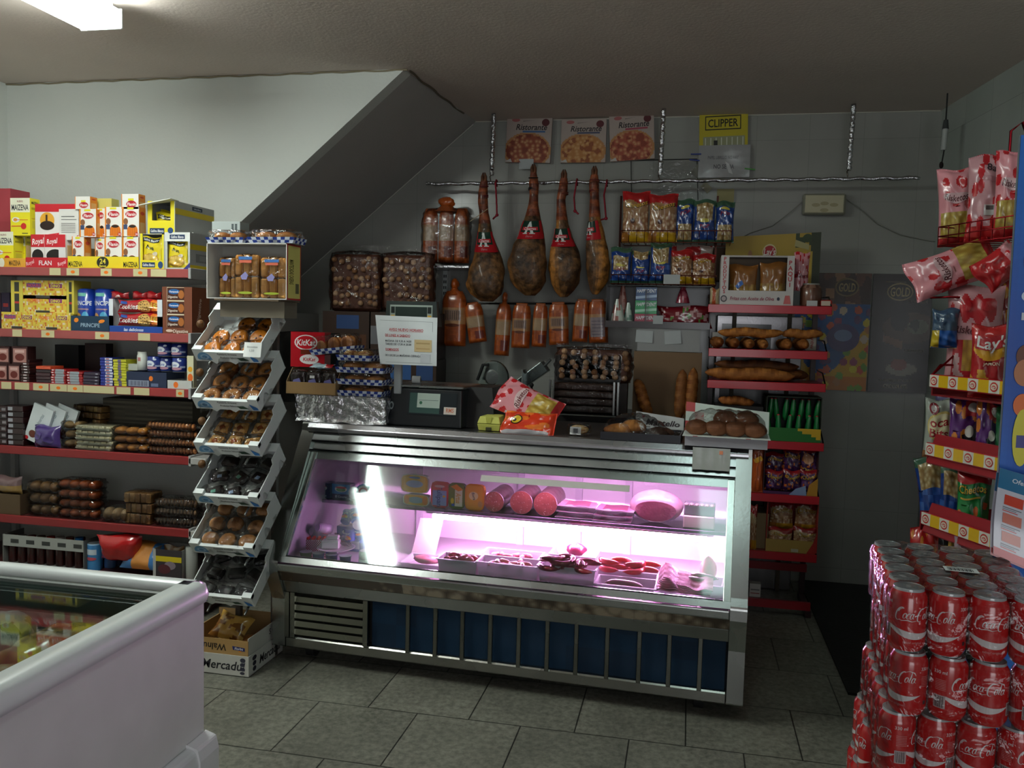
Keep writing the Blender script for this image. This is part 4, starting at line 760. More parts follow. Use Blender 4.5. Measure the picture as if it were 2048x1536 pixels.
st = tag(empty('pastry_stand', (at(447, 1000, PY).x, PY+.25, 0)), 'narrow display stand of posts and pegs carrying the tilted white pastry cartons', 'display stand')
sx = st.location.x
fronts = [(447, 700), (447, 797), (450, 888), (449, 990), (440, 1091), (437, 1190)]
cpos = []
for px, py in fronts: p_ = at(px, py, PY); cpos.append(Vector((p_.x, PY, p_.z)))
for s_ in (-1, 1):
    M().box(s_*.09-.012, .03, 0.005, s_*.09+.012, .055, 1.70, '4a4440').build('post', 'enamel', st)
for i, c in enumerate(cpos):
    rr = c-st.location
    for s_ in (-1, 1):
        m = M(); a0 = Vector((s_*.09, rr.y+.02, rr.z-CH_-.02)); a1 = a0+Vector((0, math.cos(TILT)*.18, math.sin(TILT)*.18)); m.tube([a0, a1], .005, '8a8a88', 8); m.build('arm', 'steel', st)
for i, (px, py) in enumerate(((401, 648), (400, 745), (404, 928), (404, 842))):
    q = at(px, py, PY+.10)-st.location; m = M(); m.ball((q.x, q.y, q.z), (.017, .02, .019), '6a4a2c'); m.build('peg', 'wood', st)
def carton_mat(c): return Matrix.Translation(c) @ Matrix.Rotation(TILT, 4, 'X')
def pastry_carton(c, lbl):
    w2, d, h, t = CWD/2, CDP, CH_, .004; r = tag(empty('pastry_carton', c, (TILT, 0, 0)), lbl, 'carton', 'white pastry cartons')
    m = M(); cc = 'dfe4e2'
    m.box(-w2, 0, -h, w2, t, -.018, cc)                     # front with a cut-out notch
    m.box(-w2, 0, -.018, -w2+.045, .026, 0, cc); m.box(w2-.045, 0, -.018, w2, .026, 0, cc); m.box(-w2+.045, 0, -.018, w2-.045, .016, -.014, cc)
    m.box(-w2, t, -h, w2, d, -h+t, 'c8ccc8')
    for s_ in (-1, 1):
        x0, x1 = sorted((s_*w2, s_*(w2-t)))
        m.prism([(t, -h+t), (d, -h+t), (d, .03), (d*.66, .03), (d*.64, .006), (d*.56, .006), (d*.54, .0), (t, 0)], 'x', x0, x1, cc)
    m.box(-w2, d-t, -h+t, w2, d, .03, cc)
    for s_ in (-1, 1): m.box(s_*(w2-.02)-.02, d-.05, .03, s_*(w2-.02)+.02, d, .033, cc)
    A = CWD/h; S = lambda u, v, o: (-w2+u*CWD, -o, -h+v*h)
    m.art(S, A, [('p', [(.06, .12)]+[(.15-.11*math.cos(q*math.pi/10), .2+.55*math.sin(q*math.pi/10)) for q in range(11)]+[(.27, .12)], '6a9cc4'), ('e', .16, .38, .07, .2, '9cc0da'), ('e', .16, .38, .04, .12, '5a8cb8'), ('t', 'Pasteleria Artesana', .52, .64, .15, '5a5a58', .2, .3), ('t', 'Productos Seleccion', .54, .36, .15, '5a5a58', .2, .28),
        ('p', [(.66, .36), (.76, .40), (.84, .16), (.70, .14)], '2c4a38'), ('p', [(.86, .6), (.9, .45), (.97, .3), (.98, .1), (.9, .08), (.88, .3)], '3a7cc0')])
    m.build('box', 'card', r)
    m = M(); 
    for x in (-.06, .03): m = M(); m.prism([(x-.02, -h), (x+.02, -h), (x, -h-.014)], 'y', .0, .003, 'd8dcda'); m.build('lower_tab', 'card', r)
    return r
def in_carton(c, x, y, z=0): return carton_mat(c) @ Vector((x, y, -CH_+.005+z))
def wrapped(name, lbl, grp, shape, c, x, y, z=0, rz=0, size=(.085, .085, .035), cat='pastry', tilt=0.0):
    o = shape.build(name, 'bake', loc=in_carton(c, x, y, z), rot=(TILT+tilt, 0, 0)); o.rotation_euler = (Matrix.Rotation(TILT+tilt, 3, 'X') @ Matrix.Rotation(rz, 3, 'Z')).to_euler(); tag(o, lbl, cat, grp)
    m = M(); sx_, sy_, sz_ = size
    def fn(u, v, top=1):
        a, b = abs(2*u-1), abs(2*v-1); e = max(0, 1-a**5)**.5*max(0, 1-b**5)**.5; n_ = math.sin(u*23+lbl.__len__()+rz*9)*math.sin(v*19+rz*5)
        return ((u-.5)*sx_*1.25, (v-.5)*sy_*1.3, .002+sz_*1.12*e*(1+.10*n_)+.006*(1-e)*n_)
    m.grid(lambda u, v: fn(u, v), 12, 12, 'ffffff'); m.build('clear_wrapper', 'wrap', o); return o
def rowname(i): return ('front row, left', 'front row, centre', 'front row, right', 'middle row, left', 'middle row, centre', 'middle row, right', 'rear row, left', 'rear row, centre', 'rear row, right')[i]
SL = [(x, y) for y in (.055, .145, .235) for x in (-.095, 0, .095)]
names = ['topmost pastry carton, with orange round cakes', 'second pastry carton from the top, with golden rings', 'third pastry carton from the top, with square pastries', 'fourth pastry carton from the top, with black wrapped cakes', 'fifth pastry carton from the top, with pale round buns', 'lowest tilted pastry carton, with glossy dark packs']
random.seed(11)
for k, c in enumerate(cpos):
    pastry_carton(c, 'white tilted carton, '+names[k])
    for i, (x, y) in enumerate(SL):
        x += random.uniform(-.008, .008); y += random.uniform(-.006, .006); rz = random.uniform(-.6, .6)
        if k == 0:
            if i in (6,): continue
            m = M(); m.lathe([(.030, 0), (.040, .008), (.042, .018), (.034, .027), (.001, .031)], 22, lambda a, b: (230, 138, 34) if a > .3 else (206, 120, 40)); 
            for q in (-1, 1): m.ball((q*.011, -.006, .030), (.006, .006, .003), '5a2c10', 8, 5)
            wrapped('round_cake', 'orange glazed round cake in clear wrap, topmost carton, '+rowname(i), 'orange round cakes', m, c, x, y, 0, rz, tilt=.35, size=(.09, .09, .034))
        elif k == 1:
            m = M(); m.tube([(.030*math.cos(a), .030*math.sin(a), .017) for a in np.linspace(0, math.tau, 22)], [.0165]*22, lambda u, v: mixc((214, 150, 76), (150, 84, 34), .5+.5*math.sin(v*6.28)), 10, cap=False)
            wrapped('ring_pastry', 'golden ring pastry in clear wrap, second carton, '+rowname(i), 'ring pastries', m, c, x, y, 0, rz, size=(.095, .085, .036), tilt=.2)
        elif k == 2:
            m = M(); m.box(-.036, -.036, 0, .036, .036, .022, 'c8924c', ch=.008); m.ball((0, 0, .022), (.016, .016, .006), 'a0501c', 10, 6)
            for q in range(4): m.ball((.022*math.cos(q*1.57+.78), .022*math.sin(q*1.57+.78), .022), (.012, .012, .008), 'd8a866', 10, 6)
            wrapped('square_pastry', 'square golden pastry in clear wrap, third carton, '+rowname(i), 'square pastries', m, c, x, y, 0, rz*.4, size=(.09, .085, .032), tilt=.1)
        elif k in (3, 5):
            m = M(); m.box(-.040, -.028, 0, .040, .028, .026, '1e1210' if k == 3 else '161214', ch=.009); 
            if k == 3 and i < 6: m.box(-.012, -.016, .026, .008, .002, .0268, '9cb4d8' if i % 2 else '70b8a0')
            wrapped('chocolate_cake', ('dark chocolate cake with small label, fourth carton, ' if k == 3 else 'glossy dark chocolate cake, lowest carton, ')+rowname(i), 'dark cakes', m, c, x, y, 0, rz, size=(.092, .07, .036))
        else:
            m = M(); m.ball((0, 0, .022), (.040, .037, .024), lambda u, v: mixc((206, 156, 100), (150, 92, 50), 1.6*(v-.5)), 16, 10, bump=.03, seed=i)
            wrapped('round_bun', 'pale round bun in clear wrap, fifth carton, '+rowname(i), 'pale round buns', m, c, x, y, 0, rz, size=(.09, .085, .046))
p_ = cpos[0]; m = M(); q = at(504, 700, PY-.008); m.grid(lambda u, v: ((u-.5)*.078, -.004*math.sin(u*5)+.012*v, -.058+v*.062), 6, 6, 'e6e8e4'); m.art(lambda u, v, o: ((u-.5)*.078, -.004*math.sin(u*5)+.012*v-.0006-o, -.058+v*.062), 1.2, [('t', 'Bizcochos', .5, .7, .12, '9a9c9c', 0, .7), ('t', '1,50', .5, .45, .14, '9a9c9c', 0, .4)])
tag(m.build('paper_note', 'paper', loc=(q.x, PY-.012, q.z+.028)), 'blank looking white note taped on the front of the topmost pastry carton', 'note')
BY = 3.34; xc, zb, w_, h_ = fit(413, 486, 573.5, 598, BY); r = tag(empty('shortbread_box', (xc, BY, zb), (0, 0, 0)), 'open white box with yellow and red printed side holding biscuit packs, above the pastry cartons', 'box'); bd = .13; t = .004
m = M(); m.box(-w_/2, 0, 0, w_/2, bd, t, 'd6d4ce'); m.box(-w_/2, 0, t, -w_/2+t, bd, h_, 'd6d4ce'); m.box(w_/2-t, 0, t, w_/2, bd, h_, 'dcd8d0'); m.box(-w_/2, 0, h_-t, w_/2, bd, h_, 'd6d4ce'); m.box(-w_/2+t, bd-t, t, w_/2-t, bd, h_-t, 'b6b4ae')
S = lambda u, v, o: (w_/2+.001+o, u*bd, v*h_)
m.art(S, bd/h_, [('r', 0, 0, 1, 1, 'b02428'), ('r', .06, .03, .94, .97, 'd8cc74'), ('t', 'MANTECADAS CASERAS', .32, .5, .16, '3a3418', 0, .8, -1.5708), ('r', .6, .12, .85, .3, '6a6648')]); m.build('box', 'card', r)
def bisc_pack(px0, py0, px1, py1, Y, lbl):
    xc, zb2, w2, h2 = fit(px0, py0, px1, py1, Y); h2 = zb2+h2-zb-t; m = M()
    for c_ in range(3):
        for rr in range(2): m.box(-w2/2+c_*w2/3+.002, .004, .002+rr*h2/2, -w2/2+(c_+1)*w2/3-.002, .035, (rr+1)*h2/2-.003, ('cf9450', 'c4863e', 'd09a58')[(c_+rr) % 3], ch=.006)
    o = tag(m.build('biscuit_pack', 'bake', loc=(xc, Y, zb+t)), lbl, 'biscuit pack', 'shortbread packs')
    m = M(); wrapbox(m, -w2/2, 0, 0, w2/2, .04, h2, 0, px0, .002, 7); m.build('clear_wrapper', 'wrap', o)
    m = M(); A = w2/h2; m.art(faceS(w2, h2, -.005), A, [('r', .22, .87, .78, .94, '4a78b8'), ('r', .25, .80, .75, .86, 'd8705a'), ('p', [(.3, .5), (.5, .6), (.62, .52), (.55, .42), (.36, .42)], '9490c0'), ('e', .5, .12, .3, .03, 'a8b840')]); m.build('printed_film', 'gloss', o)
bisc_pack(436, 514, 470, 592, BY+.045, 'shortbread pack set back at the left in the open box'); bisc_pack(468, 508, 516, 592, BY+.006, 'shortbread pack in the middle of the open box, the tallest'); bisc_pack(519, 514, 570, 593, BY+.006, 'shortbread pack at the right of the open box')
def checker_pack(name_lbl, w, d, ht, hb, loc, rz=0.0, kind='loaf', rx=0.0, seed=0):
    """paper tray with blue and white checks, bread in it and a clear wrapper around"""
    r = tag(empty('checkered_bread_pack', loc, (rx, 0, rz)), name_lbl, 'bread pack', 'blue checkered bread packs')
    m = M(); nC = max(6, int(w/.018))
    def ck(u, v): return (36, 60, 140) if (int(u*nC)+int(v*2)) % 2 else (214, 220, 232)
    wob = lambda u: .003*math.sin(u*17+seed)
    m.grid(lambda u, v: (-w/2+u*w+(u-.5)*.02*v, -.008*v+wob(u), .001+v*ht), nC, 2, ck); m.grid(lambda u, v: (-w/2+u*w, d+.008*v, .001+v*ht), nC, 2, ck, flip=True)
    nd = max(4, int(d/.018)); ck2 = lambda u, v: (36, 60, 140) if (int(u*nd)+int(v*2)) % 2 else (214, 220, 232)
    m.grid(lambda u, v: (w/2+.01*v, u*d, .001+v*ht), nd, 2, ck2); m.grid(lambda u, v: (-w/2-.01*v, u*d, .001+v*ht), nd, 2, ck2, flip=True); m.box(-w/2, 0, 0, w/2, d, .002, 'd0d4dc'); m.build('paper_tray', 'card', r)
    q = 2 if kind != 'sticks' else 3
    for i in range(q):
        m = M(); x0 = -w/2+.008+i*(w-.016)/q; x1 = -w/2+.008+(i+1)*(w-.016)/q-.004
        if kind == 'nuts': m.ball(((x0+x1)/2, d/2, ht*.4+hb/2), ((x1-x0)/2, d*.45, hb*.62), lambda u, v: (216, 176, 116) if cells(u*4, v*2, 4, i)[0] < .4 else (160, 100, 54), 20, 12, bump=.06, seed=i)
        elif kind == 'sticks': 
            for k in range(2): m.ball(((x0+x1)/2, d*(.28+.42*k), ht*.4+hb*.5), ((x1-x0)/2, d*.22, hb*.55), lambda u, v: mixc((196, 130, 70), (140, 78, 34), .5+.5*math.sin(u*20)), 14, 8)
        else: m.ball(((x0+x1)/2, d/2, ht*.4+hb*.5), ((x1-x0)/2, d*.45, hb*.6), lambda u, v: mixc((206, 146, 80), (150, 84, 40), 1.5*(v-.4)), 16, 9, bump=.02, seed=i+seed)
        m.build('roll', 'bake', r)
    m = M(); wrapbox(m, -w/2, 0, 0, w/2, d, ht*.4+hb*1.15, 0, seed, .005, 8); m.build('clear_wrapper', 'wrap', r); return r
tz = zb+h_+.001
checker_pack('blue checkered bread pack, left one on the shortbread box', .165, .11, .022, .038, (at(449, 484, BY).x, BY+.005, tz), .0, seed=1)
checker_pack('blue checkered bread pack, right one on the shortbread box', .20, .11, .024, .04, (at(541, 484, BY).x, BY+.005, tz), -.03, seed=4)
carton('small_carton', 'pale grey box peeking out behind the checkered packs', 'carton', (424, 443, 480, 470), BY+.135, .08, 'a8b0ae', 'a0a8a4', [('r', .7, .5, .9, .9, '4a5254'), ('r', .78, .4, .82, 1, 'a8b0ae')], z=tz)
m = M(); m.box(-.15, .0, 0, .15, .20, .006, '6a5a48'); tag(m.build('cardboard_sheet', 'paper', loc=(xc, BY, zb-.0075)), 'thin card sheet under the shortbread box', 'sheet')
m = M(); add_box(m, w_-.07, .12, .07, '807868', '6c6458'); m.build('riser', 'paper', st, loc=(xc-sx, BY+.05-st.location.y, zb-.0082-.07))

xc, zb, w_, h_ = fit(380, 1318, 503, 1358, 3.335); 
w_ = .33; xr = at(503, 1340, 3.335).x; xc = xr-w_/2-.014; hh = .093
m = M(); d = .32; t = .004
S = faceS(w_, hh)
m.box(-w_/2, 0, 0, w_/2, t, hh, 'd2d0c8'); m.box(-w_/2, d-t, 0, w_/2, d, hh, 'd2d0c8'); m.box(-w_/2, t, 0, -w_/2+t, d-t, hh, 'd2d0c8'); m.box(w_/2-t, t, 0, w_/2, d-t, hh, 'ccccc6'); m.box(-w_/2, 0, 0, w_/2, d, .003, 'b8b4a8')
m.art(S, w_/hh, [('t', 'Mercadul', .62, .5, .42, '26262a', .2, .62), ('e', .915, .80, .04, .11, '3a3a48'), ('e', .91, .58, .035, .10, '3a3a48'), ('e', .915, .36, .035, .10, '3a3a48'), ('e', .91, .18, .035, .07, '3a3a48')]+[('r', .88, .68-.2*i, .95, .70-.2*i, 'b8b8b8') for i in range(3)])
m.art(sideS(w_, d, hh), d/hh, [('e', .16, .78, .06, .12, '2c2c38'), ('e', .16, .52, .05, .12, '2c2c38'), ('e', .16, .26, .05, .12, '2c2c38'), ('t', 'Mercadul', .6, .5, .42, '26262a', .2, .6)])
lo = tag(m.build('bread_carton', 'card', loc=(xc, 3.335, .0004)), 'white open carton printed with bread slices standing on the floor, under the pastry stand', 'carton')
w2, h2, d2 = w_-.014, .155, d-.02
m = M(); h1 = h2-.0
m.box(-w2/2, 0, 0, w2/2, t, h1, 'b8925c'); m.box(-w2/2, d2-t, 0, w2/2, d2, h1+.03, '9a7c54'); m.box(-w2/2, t, 0, -w2/2+t, d2-t, h1, 'b8925c'); m.box(w2/2-t, t, 0, w2/2, d2-t, h1+.01, 'c8c8c0'); m.box(-w2/2+t, t, 0, w2/2-t, d2-t, .05, '9a7c54')
m.art(faceS(w2, h1), w2/h1, [('t', 'Walnut', .47, .76, .19, '2a2018', .1, .5, math.pi), ('p', [(.76, .83), (.95, .80), (.955, .70), (.77, .72)], '28306c'), ('t', 'Florbu', .86, .765, .07, 'e8e8f0', .1, .17), ('e', .88, .69, .02, .02, 'e8902a')])
m.art(sideS(w2, d2, h1+.01), d2/(h1+.01), [('t', 'S 17', .75, .8, .16, '3a3c3c', 0, .3)])
tag(m.build('biscuit_carton', 'card', loc=(xc, 3.342, .0045)), 'brown carton printed upside down, nested inside the white floor carton', 'carton')
bag('biscuit_bag', 'clear bag of yellow biscuits lying in the brown floor carton', 'biscuit bag', .17, .13, .06, lambda u, v: (196, 152, 70) if cells(u, v, 6, 3)[1] > .4 else (130, 84, 34), loc=(at(437, 1270, 3.42).x, 3.47, .105), rot=(math.radians(-50), .2, 0), nu=14, nv=12, seed=2, group='things in the floor carton')
m = M(); m.ball((0, 0, .025), (.06, .05, .024), 'a86a34', 14, 8); tag(m.build('bread_roll', 'bake', loc=(at(500, 1245, 3.52).x-.005, 3.53, .0605)), 'brown flat roll at the back right of the floor carton', 'bread roll')
def CP(px, py, o):                         # local case coordinates of a pixel on plane y=o
    x, z = cloc(px, py, o); return x, z
SHZ = .6985; DZ = .4525
def cplace(m, name, mat_, x, y, z, lbl, cat, grp=None, rx=0, rz=0, ry=0, parent=None):
    o = m.build(name, mat_, loc=W(x, y, z), rot=(rx, ry, CR+rz)); return tag(o, lbl, cat, grp)
def cdims(r, o): 
    a = CP(r[0], (r[1]+r[3])/2, o); b = CP(r[2], (r[1]+r[3])/2, o); c = CP((r[0]+r[2])/2, r[1], o); d = CP((r[0]+r[2])/2, r[3], o); return (a[0]+b[0])/2, d[1], b[0]-a[0], c[1]-d[1]
SO = .36
def tub(r, lid, ops, lbl, rim='d8d8d8', y=SO, z=SHZ, rad=.25, grp='spread tubs on the glass shelf'):
    x, zb, w, h = cdims(r, y); h = min(h, .125); m = M()
    n = 24; pts = []
    for i in range(n):
        a = i*math.tau/n; c, s_ = math.cos(a), math.sin(a); k = (abs(c)**5+abs(s_)**5)**(-1/5); pts.append((c*k*w/2, h/2+s_*k*h/2))
    m.prism([(p[0]*.86, h/2+(p[1]-h/2)*.86) for p in pts], 'y', .006, .05, rim); m.prism(pts, 'y', 0, .008, rim, sm=False); m.prism([(p[0]*.92, h/2+(p[1]-h/2)*.92) for p in pts], 'y', -.0008, 0.0, lid)
    m.art(faceS(w, h, -.0012), w/h, ops); return cplace(m, 'spread_tub', 'gloss', x, y, z+.0005, lbl, 'tub', grp)
tub((801, 946, 858, 983), 'e8b83a', [('r', .12, .15, .88, .85, 'f0c858'), ('e', .5, .5, .3, .2, '8ab0c8'), ('e', .5, .84, .2, .06, '3a5a98')], 'yellow and white butter tub with blue picture, leftmost, upper of two', 'e8e8dc', z=SHZ+.060)
tub((806, 981, 858, 1003), 'e8a83a', [('e', .5, .5, .3, .3, '9ab0b8'), ('e', .15, .5, .1, .4, 'f08838'), ('e', .85, .5, .1, .4, 'f08838')], 'flat yellow tub under the leftmost butter tub', 'e8e0d0')
tub((862, 950, 897, 1007), 'd8384a', [('r', .1, .08, .9, .66, '98a0dc'), ('t', 'Tulipan', .5, .45, .2, '26307c', 0, 1.2, -1.5708), ('e', .76, .44, .08, .04, 'f0a020'), ('e', .5, .82, .3, .05, 'f0b0b8')], 'red tub with lilac label standing on end', 'd83848')
tub((897, 954, 930, 1011), '60702c', [('r', .4, .1, .85, .74, 'ece4c8'), ('t', 'Artua', .62, .42, .2, 'd89a20', .2, .6, -1.5708), ('p', [(.12, .85), (.5, .95), (.9, .75), (.6, .68)], 'f08a20'), ('e', .25, .3, .1, .12, 'e8c830'), ('e', .3, .15, .1, .05, '3a60c0')], 'olive green tub with cream label standing on end', '58682c')
tub((930, 955, 969, 1013), 'f0962a', [('r', .1, .06, .9, .94, 'f4a838'), ('e', .45, .55, .24, .16, 'f8d8a0'), ('t', 'flora', .46, .55, .11, '2c4a60', .2, .4, -1.3), ('e', .8, .25, .12, .12, 'd8a060')], 'orange tub standing on end beside the sausage rolls', 'f09028')
def roll(px, py, rpx, lbl):
    x, z = CP(px, py, SO); r_ = abs(CP(px+rpx, py, SO)[0]-x); m = M(); m.tube([(0, 0, r_), (0, .2, r_)], [r_, r_], lambda u, v: (110, 62, 66), 24, sm=True, cap=False)
    m.add([(r_*math.cos(a)*.98, 0, r_+r_*math.sin(a)*.98) for a in np.linspace(0, math.tau, 24, False)], [tuple(range(24))], 'c86a62')
    for i in range(26): a, q = hsh(i)*6.28, hsh(i, 2)**.5*.88*r_; m.ball((q*math.cos(a), -.0002, r_+q*math.sin(a)), (.0022, .0006, .0018), 'e8b4ac', 6, 4)
    cplace(m, 'sausage_roll', 'meat', x, SO, SHZ+.0008, lbl, 'cold meat', 'large round cold meats')
roll(988, 989, 20, 'large round cold meat showing a cut face, left of three'); roll(1043, 988, 23, 'large round cold meat showing a cut face, middle of three'); roll(1091, 990, 24, 'large round cold meat with the palest cut face, right of three')
for (a, b_, c_, l_) in ((624, 660, 'a8b8a0', 'dark blue cheese box with green film at the far left of the shelf'), (664, 700, '4a98c8', 'blue cheese box with red and green emblem')):
    x, zb2, w, h = cdims((a, 958, b_, 992), SO); m = M(); add_box(m, w, .06, .075, '2a3a58' if a < 640 else '3a8cc0', '8090b0', [('r', 0, 0, 1, .35, '26345c'), ('t', 'El Caserio', .5, .18, .14, 'd0d4e0', .1, .8), ('e', .5, .68, .34, .2, 'd8dcd8'), ('e', .5, .64, .26, .13, '5a9a58'), ('e', .5, .78, .3, .07, 'c84848')]); cplace(m, 'cheese_box', 'gloss', x, SO, SHZ+.0005, l_, 'cheese box', 'small cheese boxes')
x, z = CP(727, 965, SO); m = M(); m.tube([(0, 0, .042), (0, .03, .042)], .042, '4aa0cc', 24); m.tube([(0, -.001, .042), (0, 0, .042)], .036, 'e4e4e4', 24); m.tube([(0, -.0016, .042), (0, -.001, .042)], .026, 'c84c50', 20); m.tube([(0, -.0022, .042), (0, -.0016, .042)], .018, 'dcdce0', 20); cplace(m, 'cheese_box', 'gloss', x, SO, SHZ+.0005, 'round red and blue cheese box next to the light streak', 'cheese box', 'small cheese boxes')
x, z = CP(680, 965, SO); m = M(); m.ball((0, 0, .034), (.032, .02, .034), 'e8e4ec', 14, 9, bump=.04); cplace(m, 'wrapped_cheese', 'gloss', CP(708, 970, SO)[0], SO+.005, SHZ+.0005, 'white wrapped cheese between the two blue boxes', 'cheese')
def slicepack(r, n, y, lbl, cols, grp='sliced ham packs', z=SHZ, tiltz=0):
    x, zb2, w, h = cdims(r, y); 
    for k in range(n):
        m = M(); m.grid(lambda u, v: ((u-.5)*w*(1-.1*v), v*.12, .0035+.002*math.sin(u*9+k)+.004*(v)), 12, 6, lambda u, v: cols[0] if min(u, 1-u) < .18 or v < .15 else cols[1]); m.box(-w/2, 0, 0, w/2, .11, .003, 'e0d0d8'); cplace(m, 'ham_pack', 'meat', x+k*.006, y, z+k*h/n+.0005, lbl+ORD(k, n), 'ham pack', grp, rz=tiltz)
slicepack((1110, 996, 1185, 1030), 3, SO+.0, 'pale vacuum packed ham slices', [(222, 170, 190), (200, 110, 140)]); slicepack((1185, 1005, 1262, 1037), 3, SO-.01, 'darker vacuum packed ham slices', [(226, 160, 190), (170, 70, 110)], 'dark ham packs')
def block(r, y, z, lbl, ca, cb, name='ham_block'):
    x, zb2, w, h = cdims(r, y); h = zb2+h-z; m = M(); m.ball((0, .07, h/2), (w/2, .07, h/2), ca, 24, 12, bump=.02); S = lambda u, v, o: ((u-.5)*w*.9, -.002-o+.05*(abs(u-.5)*2)**3, v*h*.9+.05*h)
    m.tris(S, [(.5+.42*math.cos(a), .42+.34*math.sin(a)) for a in np.linspace(0, math.tau, 20, False)]+[(.5, .42)], [(20, i, (i+1) % 20) for i in range(20)], cb, .001, .12); cplace(m, name, 'meat', x, y, z+.0005, lbl, 'cured meat')
block((1256, 985, 1366, 1037), SO, SHZ, 'large vacuum packed block of dark cured ham on the glass shelf', 'd8b0b8', '8a4a5c')
x, zb2, w, h = cdims((1367, 998, 1430, 1048), SO); m = M(); m.box(-w/2, 0, 0, w/2, .1, h*.5, 'd8c4b8', ch=.004); m.box(-w/2, .01, h*.5, w/2, .09, h*.95, '8a8a90', ch=.006)
for i in range(6): m.ball((-w/2+(i+.5)*w/6, .01, h*.95), (w/13, .02, .006), 'c8a8a8', 8, 5)
cplace(m, 'sausage_pack', 'gloss', x, SO, SHZ+.0005, 'pack with scalloped top at the right end of the glass shelf', 'meat pack')
def bottle(px, py, o, lbl, lying=True, z=.56):
    x, _ = CP(px, py, o); m = M(); m.lathe([(.021, 0), (.024, .004), (.024, .06), (.019, .068), (.019, .078)], 16, lambda a, b: (222, 205, 228) if a < .7 else (180, 150, 190)); m.box(-.015, -.0245, .02, .01, -.023, .045, 'e0606c')
    o_ = cplace(m, 'yogurt_bottle', 'plastic', x, o, z, lbl, 'yogurt bottle', 'small white drink bottles', rx=math.radians(75), rz=-.5); return o_
def egg_box(x, y, z):
    m = M(); 
    for i in range(7):
        for j in range(2): m.lathe([(.0, .012), (.007, .01), (.010, 0)], 8, 'd83c38', o=(-.075+i*.025, .012+j*.024, .082), cap=False)
    m.grid(lambda u, v: (-.088+u*.176, 0, v*.08), 34, 14, lambda u, v: (200, 60, 90) if (int(u*34)+int(v*14)) % 2 else (232, 220, 232), sm=False); m.box(-.088, .0005, 0, .088, .045, .081, 'dcc8d8'); return m
cplace(egg_box(0, 0, 0), 'drink_multipack', 'gloss', CP(636, 1070, .18)[0], .18, DZ+.001, 'red capped multipack with pink checks standing at the left of the case', 'multipack', rz=.25)
bottle(622, 1040, .23, 'small white drink bottle lying on the red caps, left one', z=.562); bottle(662, 1025, .25, 'small white drink bottle lying on the red caps, right one', z=.575)
def pot(px, py, o, c, lbl, z=DZ+.001, rx=0, rz=0, lidc='e4e4ee', s=1.0, grp='blue yogurt pots'):
    x, _ = CP(px, py, o); m = M(); m.lathe([(.022*s, 0), (.027*s, .05*s), (.030*s, .052*s), (.030*s, .054*s)], 16, lambda a, b: rgb(c) if a < .7 else rgb(lidc))
    R2 = .0255*s; S = lambda u, v, o_: ((R2+.001+o_)*math.sin((u-.5)*2.4), -(R2+.001+o_)*math.cos((u-.5)*2.4), v*.05*s)
    m.art(S, 1.3, [('t', 'yogur', .42, .7, .2, 'f4f4fc', .1, .5), ('e', .5, .3, .22, .2, 'e86a4a'), ('e', .66, .24, .1, .12, 'e8b040')], thr=.12); return cplace(m, 'yogurt_pot', 'gloss', x, o, z, lbl, 'yogurt pot', grp, rx=rx, rz=rz)
for i, px in enumerate((612, 637, 664, 691)): pot(px, 1105, .075, ('88a880', '5a90d0', '2a4a9c', '2a4a9c')[i], ('green and white pot at the far left front of the deck', 'light blue pot in the front row under the plate', 'dark blue pot in the front row under the plate, left of the rightmost', 'dark blue pot in the front row under the plate, rightmost')[i])
pot(662, 1085, .14, '3a5aa8', 'blue pot hidden in the second row under the plate'); 
pot(700, 1060, .27, '3a4ab8', 'purple lidded yogurt pot behind the fresh cheese', z=.525, lidc='9a7ad0', s=1.1); pot(715, 1040, .30, '2048c0', 'deep blue pot tipped over behind the fresh cheese', z=.56, rx=.7, rz=.6)
for i, (px, py, z, c, l_) in enumerate(((690, 1015, .62, '2a50b8', 'blue yogurt pot tipped at the top of the dairy pile, left one'), (712, 1010, .63, '3060c8', 'blue yogurt pot tipped at the top of the dairy pile, right one'), (728, 1050, .54, '2c58d0', 'blue yogurt pot lying at the right side of the dairy pile'))): pot(px, py, .31, c, l_, z=z-.02, rx=-.9, rz=.5*i, s=1.05)
m = M(); add_box(m, .16, .07, .062, '5a6ab8', '48549a', [('r', .1, .2, .4, .8, 'c85a70'), ('r', .55, .2, .9, .8, 'd8dcf0')]); cplace(m, 'yogurt_multipack', 'gloss', CP(690, 1050, .30)[0], .33, DZ+.001, 'blue yogurt multipack at the bottom of the dairy pile', 'multipack')
m = M(); add_box(m, .14, .07, .055, '3a4ca8', '303c88', [('e', .5, .5, .3, .3, 'd8dcf0')]); cplace(m, 'yogurt_multipack', 'gloss', CP(690, 1050, .30)[0]+.01, .335, DZ+.064, 'blue yogurt multipack resting on the lower one', 'multipack')
x, z = CP(672, 1078, .13); pz = DZ+.058
m = M(); m.lathe([(.03, 0), (.055, .004), (.086, .014), (.088, .016), (.084, .0155), (.055, .008), (.02, .006)], 36, 'f0e4ec'); cplace(m, 'plate', 'gloss', x, .13, pz, 'white oval plate holding fresh cheese in the left of the case', 'plate')
m = M(); m.box(-.055, -.025, .0, .03, .03, .038, 'f4ecf0', ch=.006); m.box(-.035, -.01, .038, .025, .035, .056, 'f6eef2', ch=.006); cplace(m, 'fresh_cheese', 'gloss', x-.012, .13, pz+.010, 'white block of fresh cheese on the plate', 'cheese', rz=.3)
bag('film_wrap', 'crumpled clear film on the right half of the plate', 'plastic film', .07, .09, .02, 'e8dcf0', loc=W(x+.05, .15, pz+.018), rot=(-1.1, .3, 1), nu=10, nv=10, m_='wrap')
xx = CP(735, 1090, .10)[0]
